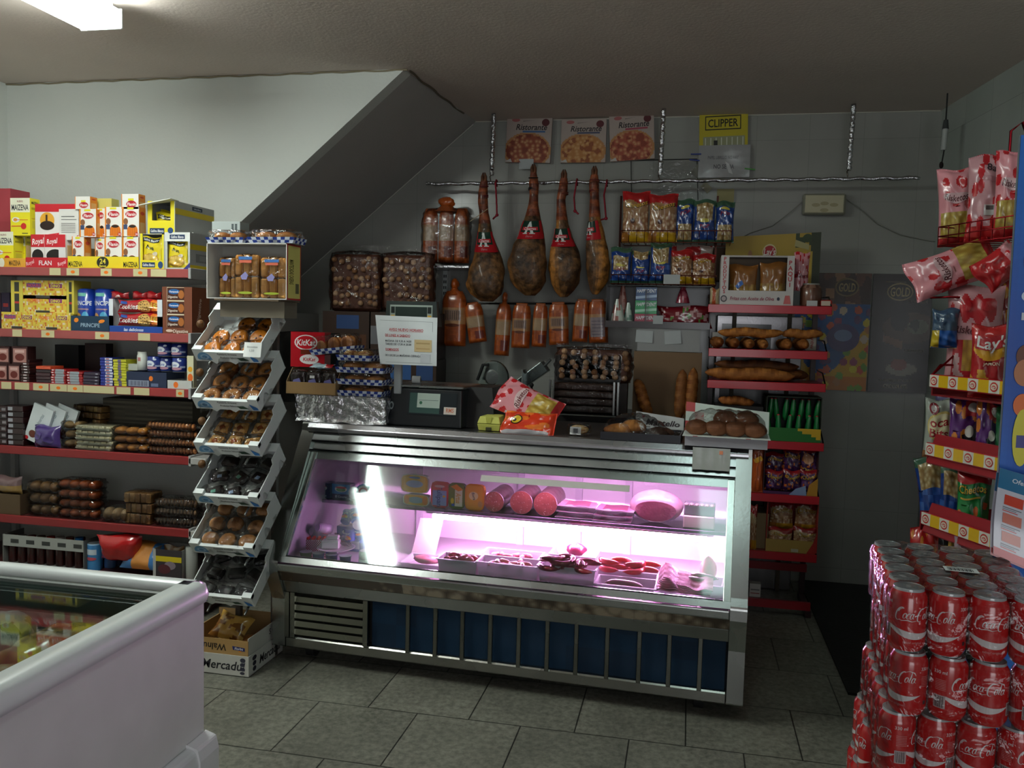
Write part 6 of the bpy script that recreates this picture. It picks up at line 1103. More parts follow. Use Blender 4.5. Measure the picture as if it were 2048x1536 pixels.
def ham(rows, Y, lbl, band, yellow=0.3, seed=0, angle=0.0):
    P, f = hamS(rows, Y); top = P[0][0]; O2_ = Vector((top.x, Y, top.z)); r = tag(empty('cured_ham', O2_), lbl, 'ham', 'hams hanging from the bar')
    n = 34; z0, z1 = P[0][0].z, P[-1][0].z; pts, rr = [], []
    for i in range(n+1):
        z = z0+(z1-z0)*i/n; x, h = f(z); pts.append(Vector((x, Y-.25*max(0, h-.04), z))-O2_); rr.append((h*.72 if h > .04 else h*.9, h))
    def col(u, v):
        if u < .33: return mixc((158, 82, 44), (104, 48, 28), .5+.5*math.sin(u*60+seed))
        side = .5+.5*math.cos(v*math.tau+seed*.0+angle)
        c = cells(v*3+seed, u*3, 3, seed)[1]
        base = mixc((116, 80, 46), (74, 50, 30), c)
        if side > 1-yellow: base = mixc(base, (176, 116, 52), min(1, (side-1+yellow)*4))
        return base
    m = M(); 
    V = []; nn = 26
    for i, (p_, q_) in enumerate(zip(pts, rr)):
        for k in range(nn):
            a = k*math.tau/nn; w_ = 1+(.05*math.sin(3*a+i*.3+seed)+.025*math.sin(7*a-i*.8+seed*2)+.02*math.sin(i*1.3+2*a))*(1 if i > 10 else .3); V.append((p_.x+q_[1]*math.cos(a)*w_, p_.y+q_[0]*math.sin(a)*w_, p_.z))
    F = [(i*nn+k, i*nn+(k+1) % nn, (i+1)*nn+(k+1) % nn, (i+1)*nn+k)[::-1] for i in range(n) for k in range(nn)]
    m.add(V, F, [rgb(col(i/n, k/nn)) for i in range(n) for k in range(nn)], 0, True); m.add(V[:nn], [tuple(range(nn))], '5a3020'); m.add(V[-nn:], [tuple(range(nn))[::-1]], '5a4028'); m.build('meat', 'ham', r)
    m = M(); 
    for s_ in (-1, 1): m.tube([(s_*.008, 0, -.01), (s_*.010, -.004, .03), (s_*.005, -.006, .055)], [.012, .010, .003], '6a3c20', 8)
    m.build('hoof', 'ham', r)
    # printed band round the shank
    (bx0, by0), (bx1, by1), flip = band; za, zb_ = at(bx0, by0, Y).z, at(bx1, by1, Y).z
    def S(u, v, o):
        z = zb_+v*(za-zb_); x, h = f(z); a = math.pi*1.5+(u-.5)*2.7+flip; h2 = h+.004+o; return (x-O2_.x+h2*math.cos(a), (Y-O2_.y)-.25*max(0, h-.04)+h2*.82*math.sin(a), z-O2_.z-.012*math.cos((u-.5)*2.4))
    m = M(); m.grid(lambda u, v: S(u, v, 0), 24, 16, lambda u, v: (176, 24, 34) if v < .36 else ((22, 54, 42) if .18 < u < .82 else (176, 24, 34)))
    A = 2.0; m.art(S, A, [('p', [(.33, .30), (.40, .30), (.52, .94), (.46, .94)], 'dde2de'), ('p', [(.46, .94), (.52, .98), (.62, .30), (.53, .30)], 'dde2de'), ('r', .29, .28, .43, .32, 'dde2de'), ('r', .5, .28, .66, .32, 'dde2de'), ('r', .25, .48, .76, .66, 'c8303a'), ('t', 'Cibarros', .5, .57, .15, 'f0e4e4', .2, .46), ('t', 'Duroc', .5, .15, .1, 'd88890', .2, .25)], thr=.06, base=.0012)
    m.build('label_band', 'gloss', r)
    return r
HY = 5.30
h1 = ham([(968, 363, 7), (966, 385, 9.5), (966, 405, 10), (968, 425, 9), (970, 445, 12), (971, 470, 15), (974, 500, 23), (976, 520, 30), (974, 545, 36), (973, 570, 38), (974, 590, 31), (974, 603, 12)], HY, 'cured ham hanging at the left, its green and red band the lowest', ((972, 462), (972, 503), 0), .28, 1, 3.4)
h2 = ham([(1067, 346, 6), (1068, 369, 10), (1068, 390, 8.5), (1067, 408, 9.5), (1066, 429, 14), (1064, 450, 20), (1063, 471, 25), (1058, 491, 31), (1057, 517, 37), (1056, 538, 38), (1059, 564, 34), (1060, 580, 24), (1060, 591, 10)], HY, 'wide cured ham, second from the left, with a pale spot', ((1064, 440), (1064, 477), 0), .15, 2, 3.2)
h3 = ham([(1128, 357, 7), (1126, 382, 9.5), (1122, 398, 8.5), (1123, 421, 9.5), (1124, 447, 12), (1126, 471, 17), (1128, 491, 24), (1131, 517, 31), (1132, 538, 32), (1131, 564, 28), (1128, 583, 18), (1127, 594, 7)], HY+.03, 'cured ham, third from the left, yellowish along its left side', ((1125, 455), (1126, 492), -.1), .35, 3, 3.1)
h4 = ham([(1189, 350, 7), (1188, 369, 10), (1189, 390, 8.5), (1189, 413, 10), (1189, 439, 11.5), (1191, 460, 15), (1193, 481, 19), (1196, 507, 22), (1197, 533, 23), (1196, 559, 20), (1191, 580, 12), (1190, 589, 5)], HY+.03, 'narrow cured ham at the right, turned sideways with red band', ((1190, 440), (1192, 478), -.75), .55, 4, .3)
for h_, px, c in ((h1, 968, '5a1c20'), (h2, 1068, '1c1414'), (h3, 1124, '6a3020'), (h4, 1189, '6a2824')):
    m = M(); 
    for k, dz in enumerate((-.03, -.09, -.10)): m.tube([(.028*math.cos(a), .024*math.sin(a), dz+.004*math.sin(a+k)) for a in np.linspace(0, math.tau, 15)], .004, c, 6, cap=False)
    m.tube([(.0, .02, -.03), (.0, .05, 0.0), (.0, .08, .02)], .004, c, 6)
    m.build('rope', 'rubber', h_)
def rope(pts, lbl): 
    P = [at(x, y, BRY-.03) for x, y in pts]; o = P[0]; m = M(); Q = []
    for a, b in zip(P[:-1], P[1:]): Q += [a+(b-a)*t+Vector((0, .003*math.sin(t*20), 0)) for t in np.linspace(0, 1, 6)]
    m.tube([q-o for q in Q], .0055, '8c1c2c', 7); m.ball(tuple(P[-2]-o), (.011, .009, .011), '8c1c2c', 8, 6); m.tube([Vector((0, 0, .0)), Vector((0, .02, .022)), Vector((0, .05, .02)), Vector((0, .045, -.012)), Vector((0, 0, 0))], .0055, '8c1c2c', 7); tag(m.build('red_rope', 'rubber', loc=o), lbl, 'rope', 'red ropes hanging on the bar')
rope([(991, 366), (993, 400), (994, 430), (986, 438)], 'red rope with a knotted end hanging right of the leftmost ham'); rope([(1153, 364), (1148, 395), (1150, 422), (1157, 428)], 'red rope hanging between the third and fourth ham'); rope([(1213, 366), (1208, 390), (1212, 437), (1201, 440)], 'longest red rope, right of the fourth ham')
m = M(); p_, q_ = at(940, 443, HY-.12), at(975, 418, HY-.03); m.tube([(0, 0, 0), q_-p_], .002, 'c8b898', 5); tag(m.build('skewer', 'wood', loc=p_), 'thin pale stick stuck into the leftmost ham', 'stick')
mat('amber', .3, spec=.5, coat=.5, var=.25, vscale=14, bump=.35, bscale=22)
def toast(rect, Y, lbl, knot=0, ry=0.0, loaves=1, lab=0, seed=0, name='toast_bag'):
    xc, zb, w_, h_ = fit(*rect, Y); r = tag(empty(name, (xc, Y, zb), (0, ry, 0)), lbl, 'bread bag', 'orange toast bags')
    lw = w_/loaves; kh = h_*(.18 if knot else .06)
    for i in range(loaves):
        m = M(); x = -w_/2+lw*(i+.5); hh = h_-kh; zr = [0, .04, .5, .9, 1]
        def colr(u, v): 
            if .40 < v < .72: return (176, 128, 84)
            return mixc((186, 92, 34), (150, 66, 22), hsh(int(u*9), int(v*14), seed))
        def fn(u, v, back=0):
            a = abs(2*u-1); e = (1-a**4)**.5 if a < 1 else 0; tp_ = 1-.35*max(0, (v-.82)/.18)**1.5*(1 if knot else .5); return (x+(u-.5)*lw*.94*tp_, (-1 if not back else 1)*.045*e*tp_*(min(1, v*14+.3)), v*hh)
        m.grid(lambda u, v: fn(u, v), 12, 20, colr); m.grid(lambda u, v: fn(u, v, 1), 6, 8, 'a05a24', flip=True)
        S = lambda u, v, o: (fn(u, v)[0], fn(u, v)[1]-o-.001, fn(u, v)[2])
        if lab == 1: m.art(S, lw/hh, [('r', .15, .46, .85, .66, '8a6a58')]+[('r', .22+.09*k, .48, .25+.09*k, .64, '4a3428') for k in range(7)]+[('e', .5, .38, .3, .03, '6a3018')], thr=.1)
        if lab == 2: m.art(S, lw/hh, [('r', .12, .15, .88, .62, '8c7c80')]+[('r', .2, .2+.08*k, .8, .215+.08*k, '5c5060') for k in range(5)], thr=.1)
        if lab == 3: m.art(S, lw/hh, [('r', .5, .10, .95, .3, '70281c'), ('r', .15, .40, .95, .66, 'a88a6a')], thr=.1)
        m.build('loaf', 'amber', r)
    m = M(); 
    if knot:
        m.ball((w_*.0, 0, h_-kh*.45), (w_*.17 if loaves > 1 else w_*.16, .03, kh*.45), 'b4541c', 14, 9, bump=.15, seed=seed); m.tube([(0, 0, h_-kh*1.3), (0, 0, h_-kh*.7)], [w_*.28, w_*.10], 'a8501c', 12)
    else: m.box(-w_*.3, -.012, h_-kh*1.2, w_*.3, .012, h_, 'a05020', ch=.005)
    m.build('bag_top', 'amber', r)
    if loaves > 1: m = M(); wrapbox(m, -w_/2, -.06, 0, w_/2, .06, h_*.82, 0, 2, .004, 9); m.build('clear_wrapper', 'wrap', r)
    return r
toast((846, 394, 940, 526), 5.36, 'large orange bag with three loaves on the foil covered shelf, left of the hams', 1, 0, 3, 3, 1)
sp = at(895, 532, 5.3); shf = tag(empty('wall_shelf', (sp.x, 5.42, sp.z)), 'small foil covered wall shelf on a slotted white bracket, left of the hams', 'shelf')
m = M(); m.box(-.17, -.16, -.012, .15, .15, 0, 'c8c8cc'); m.build('board', 'tinfoil', shf); m = M(); m.box(-.10, .12, -.30, -.07, .15, -.015, 'c4c8c6')
for k in range(7): m.box(-.095, .118, -.29+k*.038, -.088, .12, -.27+k*.038, '2a2a2a'); m.box(-.082, .118, -.29+k*.038, -.075, .12, -.27+k*.038, '2a2a2a')
m.build('slotted_bracket', 'enamel', shf)
TB = [((883, 558, 934, 692), 1, 0, 1), ((938, 604, 976, 685), 0, -.16, 3), ((988, 585, 1020, 711), 1, .04, 3), ((1022, 606, 1061, 696), 0, .02, 1), ((1063, 606, 1094, 694), 0, .03, 3), ((1098, 604, 1140, 690), 0, -.04, 1), ((1144, 598, 1177, 684), 0, .04, 3), ((1178, 598, 1219, 686), 0, -.05, 2)]
od = ['leftmost', 'second from the left, tilted', 'third from the left, hanging lowest', 'fourth from the left', 'fifth from the left, narrow', 'sixth from the left', 'seventh from the left', 'rightmost, with a grey paper label']
for i, (rc, k, ry, lab) in enumerate(TB): toast(rc, 5.40, 'orange toast bag in the row below the hams, '+od[i], k, ry, 1, lab, i)
m = M(); a, b_ = at(885, 607, 5.47), at(1222, 607, 5.47); m.tube([(0, 0, 0), b_-a], .006, '30302e', 8); 
for px in (909, 957, 1004, 1042, 1079, 1119, 1160, 1198): q = at(px, 607, 5.47)-a; m.tube([q, q+Vector((0, -.03, .0)), q+Vector((0, -.06, -.015)), q+Vector((0, -.07, 0))], .003, '30302e', 6)
tag(m.build('hook_rail', 'steel', loc=a), 'dark rail with small hooks the toast bags hang from', 'rail')
def balls(seed, base=(52, 28, 20)): return lambda u, v: ((mixc((196, 158, 122), (120, 76, 48), cells(u*1.0, v*1.15, 6, seed)[0]*2.4)) if cells(u, v*1.15, 6, seed)[0] < .34 and v < .84 else base)
def ballbag(rect, Y, lbl, t, seed, dark=(92, 52, 36)):
    xc, zb, w_, h_ = fit(*rect, Y); r = tag(empty('ball_bag', (xc, Y, zb)), lbl, 'sweet bag', 'bags of brown and cream balls')
    m = M(); m.box(-w_/2+.006, -.02, .0, w_/2-.006, t*.5, h_*.86, dark, ch=.02); m.build('filling', 'bake', r)
    m = M(); k = 0
    for i in range(7):
        for j in range(6):
            if hsh(i, j, seed) < .82:
                k += 1; m.ball((-w_/2+w_*(i+.6+.4*hsh(i, j, 7+seed))/7.4, -.022-.01*hsh(j, i, 3), h_*.84*(j+.5+.4*hsh(i, j, 9))/6.4+.008), .018, mixc((196, 158, 122), (150, 100, 62), hsh(i, j, 11+seed)), 9, 7)
    o = m.build('sweets', 'bake', r); tag(o, kind='stuff')
    m = M(); wrapbox(m, -w_/2, -.045, 0, w_/2, t*.5+.01, h_*.9, 0, seed, .005, 10); m.grid(lambda u, v: (-w_/2+u*w_, .01*math.sin(u*9), h_*(.86+.14*v)), 12, 4, 'ffffff'); m.build('clear_wrapper', 'wrap', r)
CY = 5.20
zc_ = at(760, 624, CY).z
ballbag((662, 490, 764, 623), CY, 'bag of brown and cream sweet balls on the dark cartons, left one', .10, 1); ballbag((764, 492, 868, 623), CY, 'bag of brown and cream sweet balls on the dark cartons, right one behind the scale', .10, 2)
def dcart(rect, Y, lbl, z, top, d=.22, ops=()):
    xc, zb, w_, h_ = fit(*rect, Y); m = M(); add_box(m, w_, d, top-z, '382418', '241810', ops); return tag(m.build('dark_carton', 'card', loc=(xc, Y, z)), lbl, 'carton', 'dark brown cartons behind the scale')
bz = 1.05; s3 = (zc_-bz-.004)/2
bo = [('r', .3, .62, .78, .92, '2c4a7c'), ('r', .06, .08, .94, .5, '5a3418'), ('e', .3, .3, .12, .12, '8a5c2a'), ('e', .6, .26, .14, .12, '80501e')]
dcart((645, 0+630, 738, 720), CY-.03, 'dark brown carton with a blue label under the left ball bag, upper one', bz+s3+.002, zc_-.001, ops=bo); dcart((645, 720, 738, 800), CY-.03, 'dark brown carton behind the bread packs, lower left one', bz, bz+s3, ops=bo)
dcart((741, 630, 872, 720), CY-.03, 'dark brown carton with pale label half hidden by the scale notice, upper one', bz+s3+.002, zc_-.001, ops=[('r', -.0, .3, .2, .7, '78787c'), ('r', .5, .4, .9, .8, '3a2c20')]); dcart((741, 720, 872, 800), CY-.03, 'dark brown carton with blue and amber print right behind the scale pan, lower one', bz, bz+s3, ops=[('r', .3, .55, .62, .9, '34609c'), ('r', .3, .05, .95, .5, '80602c'), ('r', .7, .55, .95, .9, '2c4c80')])
bag('dark_bag', 'black glossy plastic bag behind the pastry stand', 'plastic bag', .42, .45, .22, '161616', loc=(at(610, 700, 4.95).x, 5.0, 1.052), nu=16, nv=14, seed=5)
bw = tag(empty('back_worktop', (-.9, 5.15, 0)), 'dark worktop along the tiled wall behind the counter, mostly hidden', 'worktop')
M().box(-1.15, -.15, 1.01, .95, .40, 1.05, '2c2a28').build('board', 'enamel', bw); M().box(-1.12, -.10, .0, .92, .38, 1.01, '302e2c').build('cabinet', 'enamel', bw)
slx = at(1010, 800, 5.0); sl_ = tag(empty('meat_slicer', (slx.x, 5.08, 1.051)), 'grey meat slicer with a slanted steel carriage standing behind the snack bags', 'slicer')
m = M(); m.box(-.14, -.05, 0, .22, .22, .08, '8c9492', ch=.02); m.build('base', 'enamel', sl_, bevel=.006)
m = M(); c = at(985, 755, 5.05)-sl_.location; m.tube([(c.x, c.y, c.z), (c.x+.002, c.y+.012, c.z)], [.10, .105], '9aa4a2', 28); m.tube([(c.x, c.y-.006, c.z), (c.x, c.y, c.z)], [.04, .05], 'c8d0ce', 20); m.build('blade', 'steel', sl_)
m = M(); p0, p1 = at(1010, 790, 5.0)-sl_.location, at(1088, 733, 5.0)-sl_.location; d_ = (p1-p0).normalized(); n_ = Vector((-d_.z, 0, d_.x)); 
m.hexa([tuple(p0-n_*.03), tuple(p1-n_*.035), tuple(p1-n_*.035+Vector((0, .12, 0))), tuple(p0-n_*.03+Vector((0, .12, 0))), tuple(p0+n_*.03), tuple(p1+n_*.035), tuple(p1+n_*.035+Vector((0, .12, 0))), tuple(p0+n_*.03+Vector((0, .12, 0)))], '707a78'); m.box(p0.x+.11, -.14, p0.z+.04, p0.x+.118, -.02, p0.z+.16, 'c0c8c6'); m.build('carriage', 'steel', sl_, bevel=.003)
m = M(); p2 = at(1098, 722, 5.0)-sl_.location; m.tube([p1, p2+Vector((.01, 0, .01))], .008, '4a4c4c', 8); m.ball(tuple(at(1063, 770, 4.97)-sl_.location), .014, '1c1c1c', 10, 7); p3 = at(1063, 770, 4.98)-sl_.location; m.tube([p3, p3+Vector((.01, 0, -.12))], .007, '202020', 8); m.build('handle', 'rubber', sl_)
m = M(); q0, q1, q2 = [at(x, y, 5.02)-sl_.location for x, y in ((955, 760), (966, 730), (978, 730))]; m.tube([q0, q1, q2], .010, '1a1a1a', 8); m.build('guard_arm', 'rubber', sl_)
m = M(); m.hexa([(-.12, 0, 0), (.12, 0, 0), (.12, .3, 0), (-.12, .3, 0), (-.10, .05, .19), (.09, .05, .19), (.09, .28, .19), (-.10, .28, .19)], '121214'); cplace(m, 'cash_register', 'plastic', cloc(945, 830, .45)[0], .42, TZ+.001, 'black till between the scale and the slicer', 'till')
rk = at(1168, 830, 4.75); rz_ = 1.05
zt0 = at(1168, 762, 4.75).z; ri = tag(empty('steel_rack', (rk.x, 4.75, CT)), 'slanted steel rack with two pale uprights on the counter behind the small wrapped roll', 'rack')
for px in (1099, 1106, 1228, 1236): x = at(px, 790, 4.72).x-rk.x; M().box(x-.006, -.02, 0, x+.004, .0, zt0-CT, 'a8acaa').build('upright', 'steel', ri)
M().box(-.20, -.02, 0, .20, .35, .004, '3a3836').build('tray', 'steel', ri); M().box(-.19, .10, .004, .19, .12, zt0-CT+.14, '2c2826').build('back_panel', 'enamel', ri)
for k in range(4):
    xc, zb, w_, h_ = fit(1104, 766+k*15, 1232, 782+k*15, 4.74); m = M(); m.box(-w_/2, 0, 0, w_/2, .07, h_*.9, mixc((58, 36, 26), (40, 26, 20), k/3), ch=.008); o = tag(m.build('chocolate_pack', 'bake', loc=(xc, 4.76-.0*k, zb)), 'flat dark brown wrapped pack on the steel rack'+ORD(3-k, 4), 'pastry pack', 'flat dark packs on the steel rack'); m = M(); wrapbox(m, -w_/2, -.003, 0, w_/2, .075, h_*.92, 0, k, .003, 9); m.build('clear_wrapper', 'wrap', o)
ballbag((1112, 688, 1264, 764), 4.87, 'bag of brown and cream balls above the steel rack', .09, 5)
m = M(); add_box(m, .38, .10, at(1188, 764, 4.87).z-CT-.002, '2a1e18', '201812'); tag(m.build('dark_carton', 'card', loc=(at(1188, 764, 4.87).x, 4.875, CT)), 'dark box under the ball bag behind the steel rack', 'carton')
xc, zb, w_, h_ = fit(1266, 704, 1402, 830, 5.1)
m = M(); m.box(-w_/2, 0, 0, w_/2, .004, zb+h_-1.052, '7c6248'); m.box(-w_/2, .004, 0, -w_/2+.004, .16, zb+h_-1.052, '6a523c'); m.box(w_/2-.004, .004, 0, w_/2, .16, zb+h_-1.052, '6a523c'); m.box(-w_/2+.004, .12, 0, w_/2-.004, .124, zb+h_-1.06, '6a523c'); tag(m.build('cardboard_box', 'paper', loc=(xc, 5.1, 1.052)), 'tall brown cardboard box standing behind the upright baguettes', 'box')
z9 = zb+h_+.003; xc, zb, w_, h_ = fit(1275, 655, 1400, 704, 5.1); m = M(); add_box(m, w_, .2, zb+h_-z9, '9a9a98', '8a8a88'); tag(m.build('white_carton', 'card', loc=(xc, 5.1, z9)), 'plain pale carton resting on the tall cardboard box', 'carton')
def baguette(m, p0, p1, r, seed=0, c1=(190, 122, 58), c2=(120, 66, 26)):
    p0, p1 = Vector(p0), Vector(p1); n = 22; pts = [p0+(p1-p0)*(i/n)+Vector((0, 0, .004*math.sin(i*.5+seed))) for i in range(n+1)]; rr = [r*max(.12, (1-abs(2*i/n-1)**3.5)**.5)*(1+.05*math.sin(i*1.9+seed)) for i in range(n+1)]
    return m.tube(pts, rr, lambda u, v: mixc(c1, c2, .5+.5*math.sin(u*34+v*6.28+seed)*math.cos(v*6.28)), 14)
for i, (a, b_, l_) in enumerate((((1300, 818), (1273, 757), 'leaning left one'), ((1358, 822), (1366, 738), 'middle pale one'), ((1378, 820), (1388, 736), 'right one'))):
    p0, p1 = at(*a, 4.98), at(*b_, 5.02); p0.z = 1.054; m = M(); baguette(m, (0, 0, 0), p1-p0, .034, i, (150, 100, 54) if i == 1 else (184, 120, 60)); tag(m.build('baguette', 'bread', loc=p0), 'baguette standing upright against the cardboard, '+l_, 'baguette', 'upright baguettes')
def note(rect, Y, lbl, c='b8bcbc', ops=(), ry=0.0):
    xc, zb, w_, h_ = fit(*rect, Y); m = M(); m.grid(lambda u, v: ((u-.5)*w_, .004*math.sin(u*4+v*3), v*h_), 6, 5, c); m.art(lambda u, v, o: ((u-.5)*w_, .004*math.sin(u*4+v*3)-.0008-o, v*h_), w_/h_, ops); return tag(m.build('price_note', 'paper', loc=(xc, Y, zb), rot=(0, ry, 0)), lbl, 'note', 'small white price notes')
note((1271, 661, 1305, 685), 5.094, 'white price note at the left edge of the pale carton', ry=.05); note((1330, 662, 1363, 688), 5.094, 'white price note on the pale carton, right one', ry=-.08)
RY = 5.10; WR = '5a2c22'
wr_ = tag(empty('wire_snack_rack', (at(1330, 568, RY).x, RY, at(1330, 568, RY).z)), 'dark wire rack with two tiers of snack bags right of the hams', 'rack'); WO = wr_.location.copy()
def wtier(x0, x1, ybase, yrail, n, nm='wire_tier'):
    a, b_ = at(x0, ybase, RY)-WO, at(x1, ybase, RY)-WO; r_ = at(x0, yrail, RY).z-WO.z; m = M()
    for z in (a.z, r_): 
        m.tube([(a.x, 0, z), (b_.x, 0, z)], .0028, WR, 6); m.tube([(a.x, .22, z), (b_.x, .22, z)], .0028, WR, 6)
        for x in (a.x, b_.x): m.tube([(x, 0, z), (x, .22, z)], .0028, WR, 6)
    for i in range(n+1):
        x = a.x+(b_.x-a.x)*i/n; m.tube([(x, 0, r_), (x, 0, a.z), (x, .22, a.z), (x, .22, r_)], .002, WR, 5)
    m.build(nm, 'steel', wr_)
wtier(1242, 1462, 484, 461, 14); wtier(1222, 1432, 567, 549, 14)
for px in (1240, 1432):
    q = at(px, 480, RY+.24)-WO; M().box(q.x-.006, .225, at(px, 655, RY).z-WO.z, q.x+.006, .24, at(px, 380, RY).z-WO.z, '3a2420').build('upright', 'steel', wr_)
cx0, cx1 = at(1212, 600, RY-.01).x-WO.x, at(1422, 600, RY-.01).x-WO.x; cz0, cz1 = at(1300, 655, RY).z-WO.z, at(1300, 571, RY).z-WO.z
m = M(); m.box(cx0, -.01, cz0-.004, cx1, .2, cz0, '2a2422'); m.box(cx0, .196, cz0, cx1, .2, cz1, '201c1c'); m.box(cx0, .0, cz0, cx0+.004, .196, cz1, '201c1c'); m.box(cx1-.004, 0, cz0, cx1, .196, cz1, '201c1c'); m.box(cx0, -.012, cz0, cx1, -.008, cz0+.035, '30282a'); m.box((cx0*.62+cx1*.38), 0, cz0, (cx0*.62+cx1*.38)+.004, .19, cz1*.9+cz0*.1, '201c1c'); m.box(cx0-.0, -.01, cz1-.003, cx1, .2, cz1, '201c1c'); m.build('sweet_tray', 'enamel', wr_)
def cheet(top=(176, 28, 30), mid=(170, 128, 88), foot=(206, 160, 30), s=0):
    def f(u, v):
        if v > .78+.06*math.sin(u*5): return top
        if v < .2: return foot if u > .3 else mixc(foot, (140, 70, 50), .6)
        d, c = cells(u, v*1.4, 8, s)
        return mixc((222, 198, 160), (150, 100, 66), d*1.7) if v < .6 else mixc(mid, (150, 100, 66), c*.4)
    return f
cops = [('t', 'Cheetos', .52, .745, .105, '1c1410', .12, .88, .12), ('t', 'Cheetos', .52, .75, .095, 'd8a83c', .12, .82, .12), ('e', .4, .42, .09, .05, '4a2418')]
def cbag(rc, Y, lbl, s, grp, f=None, ops=cops, t=.07, z=None, **k): return pxbag('snack_bag', lbl, 'snack bag', rc, Y, t, f or cheet(s=s), ops, group=grp, seed=s, z=z, nu=34, nv=44, **k)
z1 = at(1340, 484, RY).z+.004; z2 = at(1320, 567, RY).z+.004
cbag((1245, 384, 1298, 484), RY+.10, 'puffed corn snack bag in the upper wire tier, the leftmost', 1, 'snack bags in the upper wire tier', z=z1); cbag((1298, 389, 1354, 484), RY+.09, 'puffed corn snack bag in the upper wire tier, second from left', 2, 'snack bags in the upper wire tier', z=z1)
def pop(s=0, wy=.3):
    def f(u, v):
        if abs(v-wy) < .19 and .12 < u < .88: return mixc((214, 196, 150), (150, 116, 66), cells(u, v*1.4, 8, s)[0]*1.6)
        if v > .86 or v < .06: return (62, 96, 74)
        return (28, 62, 132) if hsh(int(u*6), int(v*9), s) > .15 else (54, 96, 170)
    return f
def pops(wy): return [('t', 'POP', .5, 1.0-wy-.06 if wy < .5 else .38, .09, 'a03048', .1, .6), ('e', .5, 1.0-wy+.06 if wy < .5 else .5, .24, .035, 'd8c850')]
def pbag(rc, Y, lbl, s, wy, grp, z=None, **k): return pxbag('popcorn_bag', lbl, 'snack bag', rc, Y, .06, pop(s, wy), pops(wy), group=grp, seed=s, z=z, nu=34, nv=44, **k)
pbag((1352, 399, 1388, 484), RY+.10, 'blue popcorn bag in the upper wire tier, third from left', 3, .25, 'blue popcorn bags upper tier', z=z1); pbag((1388, 400, 1430, 488), RY+.08, 'blue popcorn bag with the window at the top, upper wire tier', 4, .72, 'blue popcorn bags upper tier', z=z1); pbag((1431, 403, 1468, 490), RY+.09, 'narrow blue popcorn bag at the right end of the upper wire tier', 5, .25, 'blue popcorn bags upper tier', z=z1)
pbag((1222, 495, 1262, 567), RY+.09, 'blue popcorn bag in the lower wire tier, leftmost', 6, .55, 'blue popcorn bags lower tier', z=z2); pbag((1263, 503, 1300, 567), RY+.10, 'dark blue popcorn bag in the lower wire tier, second from left', 7, .95, 'blue popcorn bags lower tier', z=z2); pbag((1301, 486, 1342, 566), RY+.08, 'tall blue popcorn bag in the middle of the lower wire tier', 8, .68, 'blue popcorn bags lower tier', z=z2)
cbag((1342, 500, 1384, 567), RY+.08, 'small red topped puffed snack bag in the lower wire tier, left one', 9, 'small red snack bags', z=z2, t=.05); cbag((1384, 508, 1430, 567), RY+.09, 'small red topped puffed snack bag in the lower wire tier, right one', 10, 'small red snack bags', z=z2, t=.05)
cbag((1345, 490, 1425, 520), RY+.17, 'red and white bag lying behind the small red snack bags', 11, 'small red snack bags', f=lambda u, v: (160, 40, 40) if cells(u, v, 3)[1] > .4 else (170, 150, 140), ops=(), z=z2+.03, t=.04)
note((1327, 549, 1360, 568), RY-.012, 'white price note on the lower wire tier'); note((1306, 631, 1326, 648), RY-.02, 'small white price note on the sweet tray')
def cone(rc, Y, c, c2, lbl, s):
    xc, zb, w_, h_ = fit(*rc, Y); m = M(); m.grid(lambda u, v: (w_/2*(1-.75*v**1.3)*math.cos(u*math.tau), .6*w_/2*(1-.75*v**1.3)*math.sin(u*math.tau), h_*v), 14, 10, lambda u, v: rgb(c) if cells(u*2, v, 5, s)[1] > .45 else rgb(c2)); tag(m.build('sweet_bag', 'bag', loc=(xc, Y, zb)), lbl, 'sweet bag', 'little cone bags of sweets')
zt3 = WO.z+cz0+.001
cone((1218, 598, 1252, 655), RY+.06, 'c8d0c4', '9c6058', 'white and red cone of sweets at the left of the sweet tray', 1); cone((1245, 605, 1268, 655), RY+.09, 'b8c8bc', '6a9080', 'pale green cone of sweets second in the sweet tray', 2); cone((1232, 570, 1258, 640), RY+.14, 'c49084', 'a05c50', 'pinkish cone of sweets standing higher at the left', 3)
for k, (c, c2, nm_) in enumerate((('a83048', 'd8d0d4', 'red'), ('2c9a5c', 'a8e0c0', 'green'), ('3c5c88', 'a8c0dc', 'blue'))):
    xc, zb, w_, h_ = fit(1269+k*1.5, 624-26*k, 1313+k*.5, 650-26*k, RY+.02); h_ = .078; zb = zt3+k*.0795; m = M(); add_box(m, w_, .05, h_, c, c, [('p', [(0, .1), (1, .25), (1, .45), (0, .3)], c2), ('t', 'HAPPYDENT', .5, .72, .26, 'e4e8ec', .2, .9)]); tag(m.build('gum_box', 'gloss', loc=(xc, RY+.02, zb)), nm_+' chewing gum box in the stack of three on the sweet tray', 'gum box', 'chewing gum boxes')
bag('sweet_bag', 'pile of clear bags with red and white sweets in the sweet tray', 'sweet bag', .33, .13, .10, lambda u, v: (120, 24, 34) if cells(u*3, v, 6, 3)[1] > .35 else ((196, 150, 150) if cells(u*3, v, 6, 3)[1] > .1 else (90, 140, 60)), loc=(at(1368, 655, RY+.09).x, RY+.09, zt3+.001), nu=30, nv=12, seed=3, group='clear sweet bags'); cone((1352, 573, 1380, 606), RY+.12, '90283c', 'b86070', 'dark red cone of sweets above the red sweet pile', 4)

